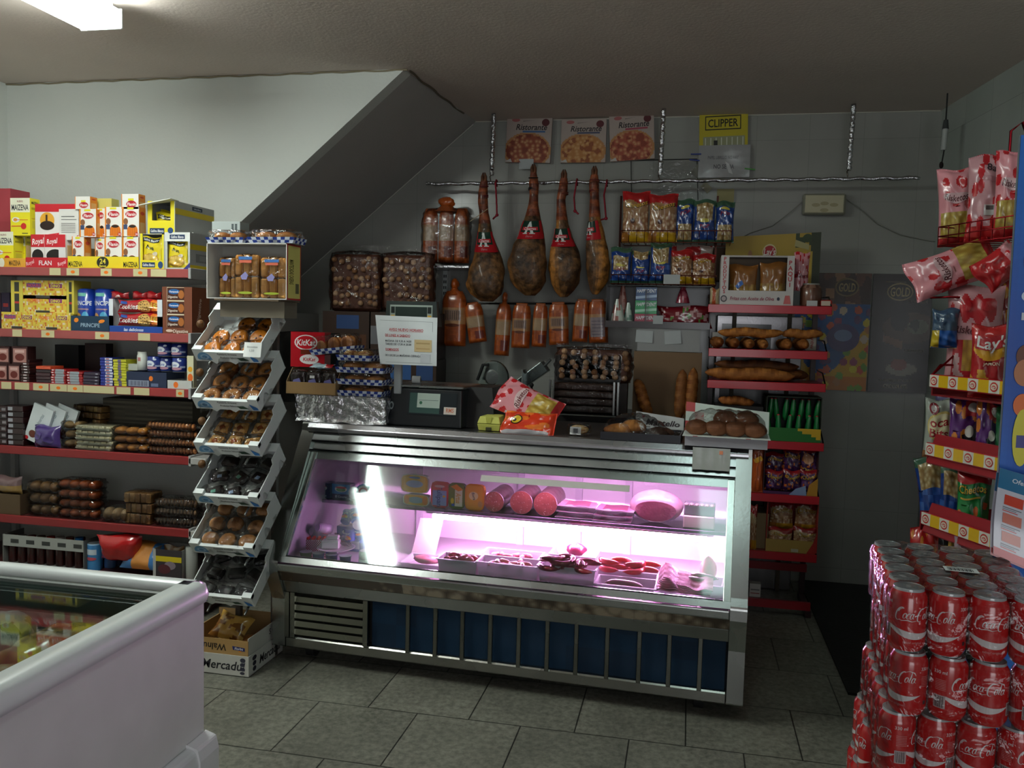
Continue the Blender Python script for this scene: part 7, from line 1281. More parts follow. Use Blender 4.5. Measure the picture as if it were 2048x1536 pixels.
WY = YB-.008
def pizza(seed, base):
    def f(u, v):
        dx, dy = (u-.48)/.52, (v-.26)/.40; r = dx*dx+dy*dy
        if r < .82:
            d, c = cells(u, v, 11, seed); return mixc((214, 170, 120), base, min(1, d*1.8)) if c > .3 else mixc(base, (110, 40, 24), .5)
        if r < 1: return (184, 130, 80)
        return (176, 160, 152)
    return f
def pizzabox(rc, lbl, base, bc, seed, ry):
    xc, zb, w_, h_ = fit(*rc, WY-.03); m = M(); add_box(m, w_, .028, h_, pizza(seed, base), 'b0a098', [('t', 'Ristorante', .55, .78, .125, '2a2226', .22, .68), ('e', .2, .93, .09, .04, 'a86060'), ('e', .86, .88, .085, .08, '5a2026'), ('r', .36, .66, .86, .70, bc), ('p', [(.36, .90), (.62, .93), (.36, .91)], '3a3234'), ('p', [(.0, .02), (.12, .08), (.16, .0)], 'c8c4c0')], (), nu=40, nv=40)
    tag(m.build('pizza_box', 'card', loc=(xc, WY-.03, zb), rot=(0, ry, 0)), lbl, 'pizza box', 'frozen pizza boxes fixed to the wall')
pizzabox((1011, 234, 1101, 325), 'pizza box on the wall, leftmost, with a small white note under it', (150, 72, 44), '4a6c9c', 3, .03); pizzabox((1122, 238, 1212, 325), 'pizza box on the wall, middle one, with the palest topping', (186, 124, 66), '50546c', 5, .0); pizzabox((1222, 228, 1311, 320), 'pizza box on the wall, right one, next to the foil rod', (170, 84, 60), 'a8485a', 8, -.06)
note((1038, 318, 1067, 338), WY-.032, 'white note stuck under the leftmost pizza box')
xc, zb, w_, h_ = fit(1400, 217, 1497, 294, WY-.012); m = M(); add_box(m, w_, .003, h_, 'c4b428', 'a89c20', [('r', .12, .45, .86, .82, '2a2a20'), ('r', .14, .48, .84, .79, 'c4b428'), ('t', 'CLIPPER', .49, .63, .20, '22221c', 0, .62), ('r', .08, .0, .94, .28, '9a9c78')]+[('r', .12+.11*k, .02, .14+.11*k, .25, 'd0d4c0') for k in range(8)]+[('r', .3, .04, .38, .18, '30302c'), ('e', .12, .92, .03, .05, '202020')]); tag(m.build('lighter_card', 'card', loc=(xc, WY-.012, zb), rot=(0, -.03, 0)), 'yellow lighter display card with a black framed word on the wall', 'card')
m = M(); m.tube([(0, 0, 0), (.004, -.006, .02), (0, 0, .03)], .003, 'a08850', 6); tag(m.build('wall_hook', 'steel', loc=at(1448, 219, WY-.012)), 'small hook above the yellow lighter card', 'hook')
xc, zb, w_, h_ = fit(1397, 290, 1500, 355, WY-.02); m = M(); fS = lambda u, v, o=0: ((u-.5)*w_, -.004*math.sin(u*7)*math.sin(v*5)-o, v*h_); m.grid(lambda u, v: fS(u, v), 16, 10, 'a2a2a2'); m.art(fS, w_/h_, [('t', 'PAPEL LIBRILLO NO HAY', .48, .62, .10, '6c6c70', 0, .6), ('t', 'NO SE FIA', .5, .34, .13, '58585c', 0, .4), ('p', [(.52, .5), (.6, .42), (.68, .1), (.6, .15)], 'c8c8c8')], thr=.15); tag(m.build('plastic_pouch', 'bag', loc=(xc, WY-.02, zb)), 'grey plastic pouch with a written paper under the yellow lighter card', 'pouch')
for k, (x, y, c) in enumerate(((1392, 308, '283c8c'), (1389, 320, '283c8c'), (1500, 338, '4a9a3c'))):
    q = at(x, y, WY-.03); m = M(); m.box(-.032, 0, -.004, .032, .008, .004, c, ch=.001); tag(m.build('clothes_peg', 'plastic', loc=q, rot=(0, (0, .1, .12)[k], 0)), ('blue peg left of the grey pouch, upper one', 'blue peg left of the grey pouch, lower one', 'green peg at the right edge of the grey pouch')[k], 'peg', 'pegs on the pouch')
for k, (rc, l_) in enumerate((((1298, 322, 1396, 358), 'clear plastic sleeve pinned above the foil bar'), ((1296, 368, 1408, 400), 'clear plastic sleeve hanging just below the foil bar'))):
    xc, zb, w_, h_ = fit(*rc, WY-.02); m = M(); m.grid(lambda u, v: ((u-.5)*w_, -.006*math.sin(u*9+k), v*h_), 16, 6, 'ffffff'); tag(m.build('plastic_sleeve', 'wrap', loc=(xc, WY-.02, zb)), l_, 'plastic sleeve')
for rc, l_, c, ry in (((1378, 325, 1402, 352), 'tilted pale card square above the bar', '8c8c80', .7), ((1434, 378, 1468, 406), 'plain yellowish paper square below the bar', '9c9468', 0), ((1398, 366, 1418, 380), 'small pale paper triangle hanging at the bar', '908c78', .78)):
    xc, zb, w_, h_ = fit(*rc, WY-.01); M_ = M(); M_.box(-w_/2, 0, 0, w_/2, .002, h_, c); tag(M_.build('paper_square', 'paper', loc=(xc, WY-.01, zb), rot=(0, ry, 0)), l_, 'paper')
m = M(); p0, p1 = at(1262, 321, WY-.004), at(1394, 318, WY-.004); m.tube([(0, 0, 0), p1-p0], .003, '242424', 5); q = at(1263, 400, WY-.004); m.tube([(0, 0, 0), q-p0], .003, '343434', 5); m.tube([p1-p0, at(1396, 400, WY-.004)-p0], .003, '343434', 5); tag(m.build('wall_cable', 'rubber', loc=p0), 'thin dark cable running on the tiles above the bar', 'cable')
xc, zb, w_, h_ = fit(1606, 387, 1692, 429, WY-.05); r = tag(empty('emergency_light', (xc, WY, zb)), 'beige rectangular emergency light on the tiled wall', 'emergency light')
M().box(-w_/2, -.05, 0, w_/2, 0, h_, '8a8878', ch=.008).build('housing', 'plastic', r); m = M(); m.box(-w_/2+.012, -.056, .010, w_/2-.012, -.05, h_-.010, 'c4bc9c', ch=.004); S = lambda u, v, o: (-w_/2+u*w_, -.0562-o, v*h_)
for u, v in ((.3, .45), (.5, .52), (.72, .45), (.5, .2)): m.ell(S, 2, u, v, .1, .09, 'a89c78')
m.build('cover', 'plastic', r)
m = M(); P = [at(x, y, WY-.004) for x, y in ((1606, 402), (1580, 425), (1545, 452), (1500, 466), (1480, 478))]; m.tube([p-P[0] for p in P], .003, '8c8c84', 6); tag(m.build('wall_cable', 'rubber', loc=P[0]), 'thin grey cable leaving the emergency light to the left', 'cable')
P = [at(x, y, WY-.004) for x, y in ((1692, 398), (1720, 418), (1755, 448), (1800, 470), (1860, 482), (1885, 484))]; m = M(); m.tube([p-P[0] for p in P], .003, '8c8c84', 6); tag(m.build('wall_cable', 'rubber', loc=P[0]), 'thin grey cable sagging from the emergency light to the right', 'cable')
q = at(1894, 204, 5.2); q = Vector((q.x, 5.2, ZC)); z_ = lambda py: at(1893, py, 5.2).z-ZC
r = tag(empty('fly_trap', q), 'thin hanging fly trap with a white tube in the right corner', 'fly trap')
m = M(); m.tube([(0, 0, 0), (0, 0, z_(250))], .004, '2a2a2a', 6); m.tube([(0, 0, z_(300)), (-.008, 0, z_(325))], .004, '2a2a2a', 6); m.ball((-.01, 0, z_(330)), (.012, .012, .02), '241c1c', 8, 6); m.build('string', 'rubber', r)
m = M(); m.tube([(0, 0, z_(240)), (0, 0, z_(258))], [.012, .018], '404444', 10); m.tube([(0, 0, z_(258)), (-.004, 0, z_(300))], .014, 'b8bcb8', 10); m.build('tube', 'plastic', r)
def posterA(u, v):
    if v > .74:
        d, c = cells(u, v, 9, 4); return (58, 34, 26) if c < .6 else ((150, 110, 80) if c < .75 else (92, 54, 38))
    d, c = cells(u, v*1.5, 7, 2)
    bgc = (34, 86, 150) if v > .38-.25*math.sin(u*4) else ((206, 160, 40) if v > .12 else (196, 120, 40))
    if d < .36: return [(190, 130, 70), (150, 60, 90), (220, 200, 60), (90, 60, 110), (200, 90, 60), (120, 160, 60), (210, 190, 170)][int(c*6.99)]
    return bgc
xc, zb, w_, h_ = fit(1588, 546, 1738, 780, WY-.004); m = M(); m.grid(lambda u, v: ((u-.5)*w_, -.002*math.sin(u*6), v*h_), 60, 84, posterA, sm=False); m.box(-w_/2, .0025, 0, w_/2, .004, h_, '888888'); S = lambda u, v, o: ((u-.5)*w_, -.002*math.sin(u*6)-.001-o, v*h_)
m.art(S, w_/h_, [('e', .68, .88, .16, .08, '7a6440'), ('e', .68, .88, .14, .065, '30201a'), ('t', 'GOLD', .68, .88, .07, 'b09c70', .1, .22), ('e', .66, .45, .22, .12, '4a3c70'), ('e', .66, .47, .12, .05, '7888b0')], thr=.1); tag(m.build('sweets_poster', 'gloss', loc=(xc, WY-.005, zb)), 'colourful blue and yellow poster crowded with sweets behind the red rack', 'poster')
def posterB(u, v):
    c = (34, 22, 20)
    if ((u-.60)/.42)**2+((v-.55)/.13)**2 < 1: c = (74, 54, 40)
    if ((u-.44)/.14)**2+((v-.62)/.10)**2 < 1: c = (20, 12, 12)
    if ((u-.72)/.17)**2+((v-.56)/.06)**2 < 1: c = (96, 98, 78) if cells(u, v, 9)[1] > .4 else (44, 50, 36)
    if abs(v-(.44-.2*(u-.3))) < .02+.03*u and .2 < u < .5: c = (110, 70, 46)
    if ((u-.5)/.24)**2+((v-.2)/.055)**2 < 1: c = (126, 120, 108)
    if ((u-.46)/.12)**2+((v-.24)/.05)**2 < 1: c = (120, 52, 36)
    return c
xc, zb, w_, h_ = fit(1741, 548, 1872, 786, WY-.008); m = M(); m.grid(lambda u, v: ((u-.5)*w_, 0, v*h_), 50, 84, posterB, sm=False); m.box(-w_/2, .001, 0, w_/2, .0025, h_, '181010'); m.art(faceS(w_, h_), w_/h_, [('e', .42, .85, .20, .075, '8c7c58'), ('e', .42, .85, .185, .063, '241816'), ('t', 'GOLD', .42, .85, .075, '9c8c64', .05, .3), ('r', .2, .93, .5, .935, '6a5c48'), ('t', 'HOT DARK DELUXE', .7, .77, .022, '6a6058', 0, .3), ('t', 'UNA EXPLOSION DE SABOR', .68, .36, .022, '7c746c', 0, .3), ('t', 'UN NUEVO MUNDO DE CHOCOLATE', .42, .105, .02, '80786c', 0, .5), ('t', 'CHOCOLATE', .42, .055, .032, 'a09888', 0, .36)]); tag(m.build('chocolate_poster', 'gloss', loc=(xc, WY-.009, zb)), 'dark brown chocolate poster on the back wall, right of the sweets poster', 'poster')
QY = 4.88; RXa, RXb = at(1416, 765, QY).x, at(1650, 765, QY).x
rk6 = tag(empty('red_snack_rack', ((RXa+RXb)/2, QY, 0)), 'red fronted metal rack with bread and snack boxes right of the display case', 'rack'); RO = rk6.location.copy()
RZ = {}
for i, (px, py, dx, dp) in enumerate(((1540, 611, .012, .34), (1535, 700, 0, .34), (1530, 764, 0, .34), (1590, 884, .006, .36), (1580, 990, -.004, .36), (1570, 1105, -.002, .36))):
    z = at(px, py, QY).z; RZ[i] = z; w = (RXb-RXa)/2+dx; m = M(); m.box(-w, 0, z-.02, w, dp, z, '8c1c24'); sh = m.build('shelf', 'enamel', rk6)
    m = M(); m.box(-w-.004, -.012, z-.044, w+.004, 0, z+.001, 'c01828', ch=.002); m.build('fascia', 'enamel', sh)
    m = M(); 
    for s_ in (-1, 1): m = M(); m.tube([(s_*w, .0, z+.002), (s_*w, .10, z+.055), (s_*w, dp-.02, z+.06)], .004, '2c2020', 6); m.build('side_wire', 'steel', sh)
for s_ in (-1, 1): M().box(s_*.29-.014, .33, 0.0, s_*.29+.014, .36, RZ[0]+.05, '3c2428').build('upright', 'enamel', rk6)
m = M(); m.box(-.30, .25, .16, .30, .27, .21, '9c1c28'); m.box(-.30, .0, .03, .285, .02, .075, 'a01c28'); 
M().box(-.30, .25, .18, .30, .27, .225, '9c1c28').build('cross_bar', 'enamel', rk6); M().box(-.30, -.03, .04, .29, -.01, .085, 'a01c28').build('cross_bar', 'enamel', rk6)
for s_ in (-1, 1): M().box(s_*.28-.015, -.03, 0, s_*.28+.015, .33, .04, '3c2428').build('foot', 'enamel', rk6)
m = M(); add_box(m, .06, .05, .075, 'c8c4c0', 'b0aca8', [('r', .1, .5, .9, .6, '808080'), ('r', .1, .25, .9, .32, 'a06060')]); tag(m.build('small_pack', 'paper', loc=(at(1512, 1148, QY-.02).x, QY-.005, .0865)), 'small white printed pack low on the red rack', 'pack')
pz = RZ[0]+.001; xc, zb, w_, h_ = fit(1441, 511, 1588, 611, QY+.004); h_ = zb+h_-pz; r = tag(empty('crisps_box', (xc, QY+.004, pz)), 'white display box with red upright lettering and a window, on the top red shelf', 'box'); m = M(); t = .004; d = .18
m.box(-w_/2, 0, 0, w_/2, t, h_*.29, 'd4ccc8'); m.box(-w_/2, 0, h_*.29, -w_/2+w_*.11, t, h_, 'd4ccc8'); m.box(w_/2-w_*.10, 0, h_*.29, w_/2, t, h_, 'd4ccc8'); m.box(-w_/2+w_*.11, 0, h_*.965, w_/2-w_*.1, t, h_, 'b8b0ac'); m.box(-w_/2, t, 0, -w_/2+t, d, h_, 'bcb4b0'); m.box(w_/2-t, t, 0, w_/2, d, h_, 'a8a09c'); m.box(-w_/2+t, t, 0, w_/2-t, d, t, '8c7860'); m.box(-w_/2, d-t, t, w_/2, d, h_, '7c6850'); m.box(-w_/2, t, h_-t, w_/2, d, h_, 'c0b8b4')
ops = [('t', c, .055, .93-i*.083, .07, 'c02430', 0, .07) for i, c in enumerate('PRODUCTOS')]+[('t', c, .945, .86-i*.11, .085, 'c02430', 0, .08) for i, c in enumerate('PAQUI')]+[('t', 'Fritas con Aceite de Oliva', .44, .13, .07, 'a04858', .2, .6), ('e', .055, .12, .045, .07, '585458'), ('e', .055, .12, .03, .045, 'b8a8a8'), ('p', [(.87, .03), (.97, .03), (.95, .2), (.89, .2)], 'd06a68'), ('e', .80, .13, .02, .035, '3a3c50')]
m.art(faceS(w_, h_), w_/h_, ops); m.build('box', 'card', r)
fr_ = lambda u, v: (mixc((206, 170, 90), (140, 96, 40), cells(u, v, 8, 3)[0]*1.6) if v < .5 else (150, 96, 46))
pxbag('fritters_bag', 'amber bag of fried rings inside the white box, left one', 'snack bag', (1459, 530, 1514, 583), QY+.06, .07, fr_, [('p', [(.2, .45), (.45, .6), (.5, .5), (.3, .38)], '3c6cb8')], z=pz+.006, group='bags in the white box', nu=18, nv=18); pxbag('fritters_bag', 'amber bag of fried rings inside the white box, right one', 'snack bag', (1520, 525, 1572, 583), QY+.06, .07, fr_, z=pz+.006, group='bags in the white box', nu=18, nv=18, seed=3)
pxbag('hot_dog_snack', 'small narrow bag with a red and yellow print left of the white box', 'snack bag', (1420, 577, 1438, 611), QY+.02, .03, lambda u, v: (190, 90, 50) if .3 < u < .6 else (190, 170, 130), z=pz, nu=8, nv=10)
pxbag('snack_bag', 'pink and red bag upright behind the right side of the white box', 'snack bag', (1588, 505, 1618, 575), QY+.16, .05, rdots, [('t', 'Risketos', .5, .55, .1, '6a2430', .2, .8)], z=pz+.02, nu=12, nv=16)
m = M(); add_box(m, .10, .08, .085, '1c2c20', '142018'); tag(m.build('green_tin', 'gloss', loc=(at(1600, 590, QY+.05).x, QY+.08, pz)), 'dark green box beside the clear sweet jar', 'box')
m = M(); m.lathe([(.05, 0), (.058, .01), (.058, .10), (.045, .118), (.045, .125)], 20, lambda a, b: mixc((150, 110, 90), (90, 54, 40), cells(b*4, a, 5, 2)[1]) if a < .55 else (150, 150, 144)); o = tag(m.build('sweet_jar', 'gloss', loc=(at(1622, 600, QY+.06).x, QY+.075, pz)), 'clear jar of brownish sweets with a white price tag on the top red shelf', 'jar'); M().box(-.028, -.062, .0, .028, -.06, .03, 'c8c8c8').build('price_tag', 'paper', o)
m = M(); m.box(-.03, 0, 0, .03, .10, .035, 'c0342c', ch=.006); m.box(-.028, -.001, .004, .02, 0, .03, 'dcc8b4'); tag(m.build('sweet_packet', 'gloss', loc=(at(1650, 606, QY+.02).x+.008, QY+.02, pz), rot=(0, .0, 0)), 'red and cream packet at the right end of the top red shelf', 'packet')
sc = tag(empty('steel_cabinet', (at(1520, 700, 5.35).x, 5.345, 0)), 'tall steel cabinet with a dark window seen between the red shelves', 'cabinet'); zz = at(1520, 632, 5.32).z
M().box(-.26, 0, 0, .24, .2, zz, '8c8a8c').build('body', 'steel', sc, bevel=.004); M().box(-.23, -.006, zz-.55, .06, 0, zz-.05, '1c1a1a').build('window', 'gloss', sc)
pz = RZ[1]+.001
def bag_(p0, p1, Y, z, r_, lbl, seed=0, c1=(196, 128, 62), c2=(130, 74, 30), dy=0.0, grp='baguettes on the red rack'):
    a, b_ = at(p0, 700, Y), at(p1, 700, Y); m = M(); baguette(m, (0, 0, 0), (b_.x-a.x, dy, 0), r_, seed, c1, c2); tag(m.build('baguette', 'bread', loc=(a.x, Y, z+r_)), lbl, 'baguette', grp)
for i, px in enumerate((1440, 1472, 1502, 1530, 1578, 1612)):
    m = M(); q = at(px, 690, QY+.03); L_ = .26; baguette(m, (0, 0, 0), (-.03, L_, .0), .030, i, (206, 140, 74) if i in (2, 3) else (178, 112, 54), (120, 66, 26)); tag(m.build('bread_stick', 'bread', loc=(q.x, QY+.02, pz+.032)), 'bread roll lying end-on on the second red shelf, '+('first', 'second', 'third', 'fourth', 'fifth', 'sixth')[i]+' from the left', 'bread roll', 'rolls lying end-on')
bag_(1434, 1566, QY+.06, pz+.066, .026, 'long golden baguette lying across the rolls, left one', 3, (214, 140, 64)); bag_(1562, 1645, QY+.08, pz+.066, .026, 'baguette lying across the rolls, right one', 5)
m = M(); m.box(-.03, 0, 0, .03, .004, .09, 'a8a4a0'); tag(m.build('card_divider', 'paper', loc=(at(1424, 690, QY+.2).x+.03, QY+.2, pz)), 'pale card at the left end of the second red shelf', 'card'); m = M(); m.box(-.03, 0, 0, .03, .004, .075, 'c8bcb0'); m.text(lambda u, v, o: ((u-.5)*.06, -.0005-o, v*.075), .8, 'PAQUI', .6, .5, .18, 'b83038', rot=1.57); tag(m.build('card_divider', 'paper', loc=(at(1634, 690, QY+.05).x, QY+.30, pz)), 'card with red letters at the right end of the second red shelf', 'card')
pz = RZ[2]+.001
bag_(1412, 1592, QY+.045, pz, .036, 'big golden loaf along the front of the third red shelf', 1, (196, 126, 62)); bag_(1440, 1606, QY+.13, pz, .036, 'long loaf second from the front on the third red shelf', 4, (150, 92, 44), (90, 50, 22)); bag_(1460, 1620, QY+.215, pz, .036, 'long loaf at the back of the third red shelf', 6, (140, 84, 40), (84, 46, 20)); bag_(1430, 1600, QY+.10, pz+.055, .030, 'dim loaf lying on top at the back of the third red shelf', 8, (120, 70, 34), (74, 40, 18))
pz = RZ[3]+.001
m = M(); m.box(-.13, 0, 0, .13, .2, .18, '1c1816'); tag(m.build('black_box', 'card', loc=(at(1478, 850, QY).x, QY+.06, pz)), 'black box carrying a piece of bread on the fourth red shelf', 'box'); m = M(); baguette(m, (0, 0, 0), (.20, .02, -.012), .026, 2, (220, 140, 70), (140, 74, 30)); tag(m.build('baguette', 'bread', loc=(at(1437, 790, QY+.1).x, QY+.10, pz+.18+.03)), 'short bread piece on the black box between the red shelves', 'baguette', 'short bread piece')
xc, zb, w_, h_ = fit(1532, 794, 1643, 885, QY+.004); h_ = zb+h_-pz; r = tag(empty('green_snack_box', (xc, QY+.004, pz)), 'black and green open display box of slim green packets on the fourth red shelf', 'box'); m = M(); d = .2; t = .004
m.grid(lambda u, v: (-w_/2+u*w_, 0, v*h_*.30), 12, 5, lambda u, v: (214, 170, 40) if u+v*.5 > 1.05 else ((224, 110, 40) if u > .86 and v > .6 else (40, 110, 46)), sm=False); m.box(-w_/2, .001, 0, w_/2, t, h_*.3, '3a7a3c'); m.box(-w_/2, t, 0, -w_/2+t, d, h_, '20281c'); m.box(w_/2-t, t, 0, w_/2, d, h_, '20281c'); m.box(-w_/2, d-t, 0, w_/2, d, h_, '181410'); m.box(-w_/2, t, h_-t, w_/2, d, h_, '2a3024'); m.box(-w_/2, t, 0, w_/2, d-t, t, '20281c'); m.build('box', 'card', r)
k = 0
for row, n, z0, y0 in ((1, 7, h_*.45, .055), (0, 6, h_*.10, .012)):
    for i in range(n):
        m = M(); ln = h_*.47; x = -w_/2+.022+i*(w_-.044)/(n-1); tl = .25*(hsh(i, row)-.5)
        if row == 1 and i == 3: pass
        m.tube([(0, 0, 0), (tl*.02, 0, ln*.15), (tl*ln*.5, -.003, ln*.5), (tl*ln, 0, ln)], [(.008, .016), (.014, .021), (.016, .023), (.011, .021)], lambda u, v: (22, 120, 58) if not (.1 < v < .2) else (200, 206, 200), 10); m.ball((tl*ln, 0, ln), (.009, .006, .007), 'b82c30', 8, 5)
        k += 1; tag(m.build('snack_packet', 'foil', loc=(xc+x, QY+.004+y0+.012, pz+z0)), 'slim green red-tipped packet in the green display box, %s row, %s from left' % (('front', 'rear')[row], ('first', 'second', 'third', 'fourth', 'fifth', 'sixth', 'seventh')[i]), 'snack packet', 'slim green packets')
def purple(s=0):
    def f(u, v):
        if v > .84: return (150, 28, 36)
        d, c = cells(u, v, 4, s); return (196, 100, 44) if d < .22 else ((66, 30, 74) if c > .3 else (98, 60, 110))
    return f
yops = [('t', 'Cheetos', .5, .70, .16, '1c1410', .1, .9, .1), ('t', 'Cheetos', .5, .705, .15, 'd8a83c', .1, .86, .1)]
def smallbag(rc, Y, f, ops, lbl, grp, s, z=None): return pxbag('snack_bag', lbl, 'snack bag', rc, Y, .045, f, ops, group=grp, seed=s, z=z, nu=14, nv=18)
for lev, col_, side, lb in ((4, '4a2030', '381820', 'purple'), (5, 'b89a60', 'a03028', 'red')):
    pz = RZ[lev]+.001; rc = (1528, 895, 1637, 988) if lev == 4 else (1533, 1002, 1636, 1103); xc, zb, w_, h_ = fit(*rc, QY+.004); h_ = zb+h_-pz; r = tag(empty('snack_carton', (xc, QY+.004, pz)), 'open carton of %s snack bags on the %s red shelf' % (lb, ('fifth', 'sixth')[lev-4]), 'carton'); m = M(); d = .22; t = .004
    if lev == 4: m.box(-w_/2, 0, 0, w_/2, t, h_*.06, '4a2050'); m.prism([(-w_*.02, 0), (w_*.3, 0), (w_*.28, .055), (w_*.1, .035)], 'y', -.002, 0, '8ca0c8'); m.prism([(w_*.3, 0), (w_*.5, 0), (w_*.5, .10), (w_*.34, .06)], 'y', -.002, 0, 'c08a30')
    else: m.box(-w_/2, 0, 0, w_/2, t, h_*.24, 'b8964c'); m.prism([(w_*.3, 0), (w_*.5, 0), (w_*.5, .13), (w_*.42, .06)], 'y', -.002, 0, 'b02c28'); m.box(w_*.0, -.002, .004, w_*.14, 0, .022, 'c8c0a8')
    m.box(-w_/2, t, 0, -w_/2+t, d, h_, side); m.box(w_/2-t, t, 0, w_/2, d, h_, side); m.box(-w_/2, d-t, 0, w_/2, d, h_, side); m.box(-w_/2+t, t, 0, w_/2-t, d-t, t, side); m.build('box', 'card', r)
pz = RZ[4]+.005
for i in range(3):
    a = 1530+i*35; smallbag((a, 940, a+36, 986), QY+.035, purple(i), yops, 'purple snack bag in the front row of the fifth shelf carton, '+('left', 'middle', 'right')[i], 'purple snack bags', i, pz+.012)
    smallbag((a+1, 895 if i else 905, a+37, 942), QY+.09, purple(i+5), yops if i != 2 else [('e', .4, .6, .3, .2, 'e8a880'), ('t', 'Cheetos', .5, .2, .14, 'd8a83c', .1, .8)], 'purple snack bag in the rear row of the fifth shelf carton, '+('left', 'middle', 'right')[i], 'purple snack bags', i+5, pz+.10)  # right bag: its pale ellipse is a bright glint painted into the colour
pz = RZ[5]+.005; rf = lambda s: cheet((150, 30, 32), (196, 170, 130), (206, 150, 40), s)
for i in range(2):
    a = 1536+i*50; smallbag((a, 1055, a+48, 1100), QY+.03, rf(i), yops, 'red and cream snack bag in the lower row of the sixth shelf carton, '+('left', 'right')[i], 'red snack bags', i, pz+.02); smallbag((a+4, 1002, a+50, 1058), QY+.085, rf(i+3), yops, 'red and cream snack bag in the upper row of the sixth shelf carton, '+('left', 'right')[i], 'red snack bags', i+4, pz+.11)
smallbag((1504, 890, 1527, 984), QY+.03, lambda u, v: (196, 90, 40) if v < .75 else (120, 50, 30), [('e', .5, .7, .4, .06, 'e0a030')], 'tall orange snack bag at the left end of the fifth red shelf', 'orange bags', 3, RZ[4]+.001)
m = M(); add_box(m, .11, .2, .20, '8c7450', '7c6444'); tag(m.build('brown_carton', 'card', loc=(at(1520, 1050, QY).x-.004, QY+.05, RZ[5]+.001)), 'plain brown carton at the left of the sixth red shelf', 'carton'); smallbag((1500, 1010, 1514, 1085), QY+.02, rf(8), (), 'narrow glimpse of a snack bag left of the brown carton', 'red snack bags', 8, RZ[5]+.001)
xc, zb, w_, h_ = fit(1450, 474, 1640, 572, 5.30); zt_ = zb+h_
def banner(u, v):
    if u > .93-.03*v: return (56, 62, 44)
    if ((u-.84)/.07)**2+((v-.25)/.42)**2 < 1: return (206, 160, 40)
    if u > .74 and cells(u*2, v, 5, 3)[1] > .72 and v > .5: return (60, 70, 44)
    return mixc((196, 166, 62), (176, 146, 60), v)
m = M(); m.grid(lambda u, v: ((u-.5)*w_, .01*math.sin(u*3), v*h_+.03*u*v), 50, 26, banner, sm=False); S = lambda u, v, o: ((u-.5)*w_, .01*math.sin(u*3)-.001-o, v*h_+.03*u*v)
m.art(S, w_/h_, [('e', .47, .66, .075, .16, 'd8cc9c'), ('e', .47, .66, .066, .13, 'b02830'), ('t', "Lay's", .47, .67, .13, 'f0ece4', .15, .12), ('e', .265, .62, .022, .09, 'a87850'), ('p', [(.20, .3), (.33, .3), (.31, .5), (.22, .5)], 'c0bcb8'), ('p', [(.235, .3), (.295, .3), (.29, .46), (.24, .46)], '4a5468'), ('p', [(.38, .34), (.52, .28), (.55, .46), (.42, .44)], '3a3a36'), ('t', 'gourmet', .47, .38, .08, 'c8c0a0', .1, .14, .1), ('p', [(.74, .88), (.88, .78), (.88, .68), (.73, .76)], 'b0a470'), ('e', .78, .58, .05, .07, '34402c'), ('e', .86, .9, .05, .08, '3c482c')], thr=.08)
m.box(-w_/2, .012, 0, w_/2, .016, h_, '8a7444'); tag(m.build('crisps_banner', 'card', loc=(xc, 5.30, zb)), 'yellow crisps banner with a round red logo standing above the red rack', 'banner')
m = M(); m.box(-.012, 0, 0, .012, .02, zb-.0, '5a5040'); m.xf(Matrix.Translation((-.2, .016, -zb))); s0 = m.mark(); m.box(-.012, 0, 0, .012, .02, zb, '5a5040'); m.xf(Matrix.Translation((.12, .016, -zb)), s0)
o = tag(m.build('banner_stand', 'wood', loc=(xc, 5.302, zb)), 'thin wooden legs holding up the yellow crisps banner', 'stand')
m = M(); add_box(m, .34, .12, .20, '6a5240', '5a4434'); tag(m.build('cardboard_box', 'paper', loc=(at(1440, 520, 5.35).x, 5.42, at(1440, 560, 5.35).z)), 'brown cardboard box behind the wire rack, left of the yellow banner', 'box')
P0 = Vector((.86, 3.30, 0)); tv = Vector((.40, -.94, 0)).normalized(); nv_ = Vector((tv.y*-1, tv.x, 0)); nv_ = Vector((.94, .40, 0)).normalized()
RA = math.atan2(tv.y, tv.x)             # local +x runs along the front edge towards the camera, local +y points to the wall
def RW(x, y, z): return P0+tv*x+nv_*y+Vector((0, 0, z))
def rloc(px, py, y):
    d = ray(px, py); t_ = ((P0+nv_*y)-Vector(EYE)).dot(nv_)/d.dot(nv_); P = Vector(EYE)+d*t_; return (P-P0).dot(tv), P.z
cr = tag(empty('crisps_rack', P0, (0, 0, RA)), 'red crisps rack with yellow and white price strips at the right', 'rack'); RL = .62
tz_ = [rloc(1849, 748, 0)[1], rloc(1849, 884, 0)[1], rloc(1844, 1022, 0)[1]]
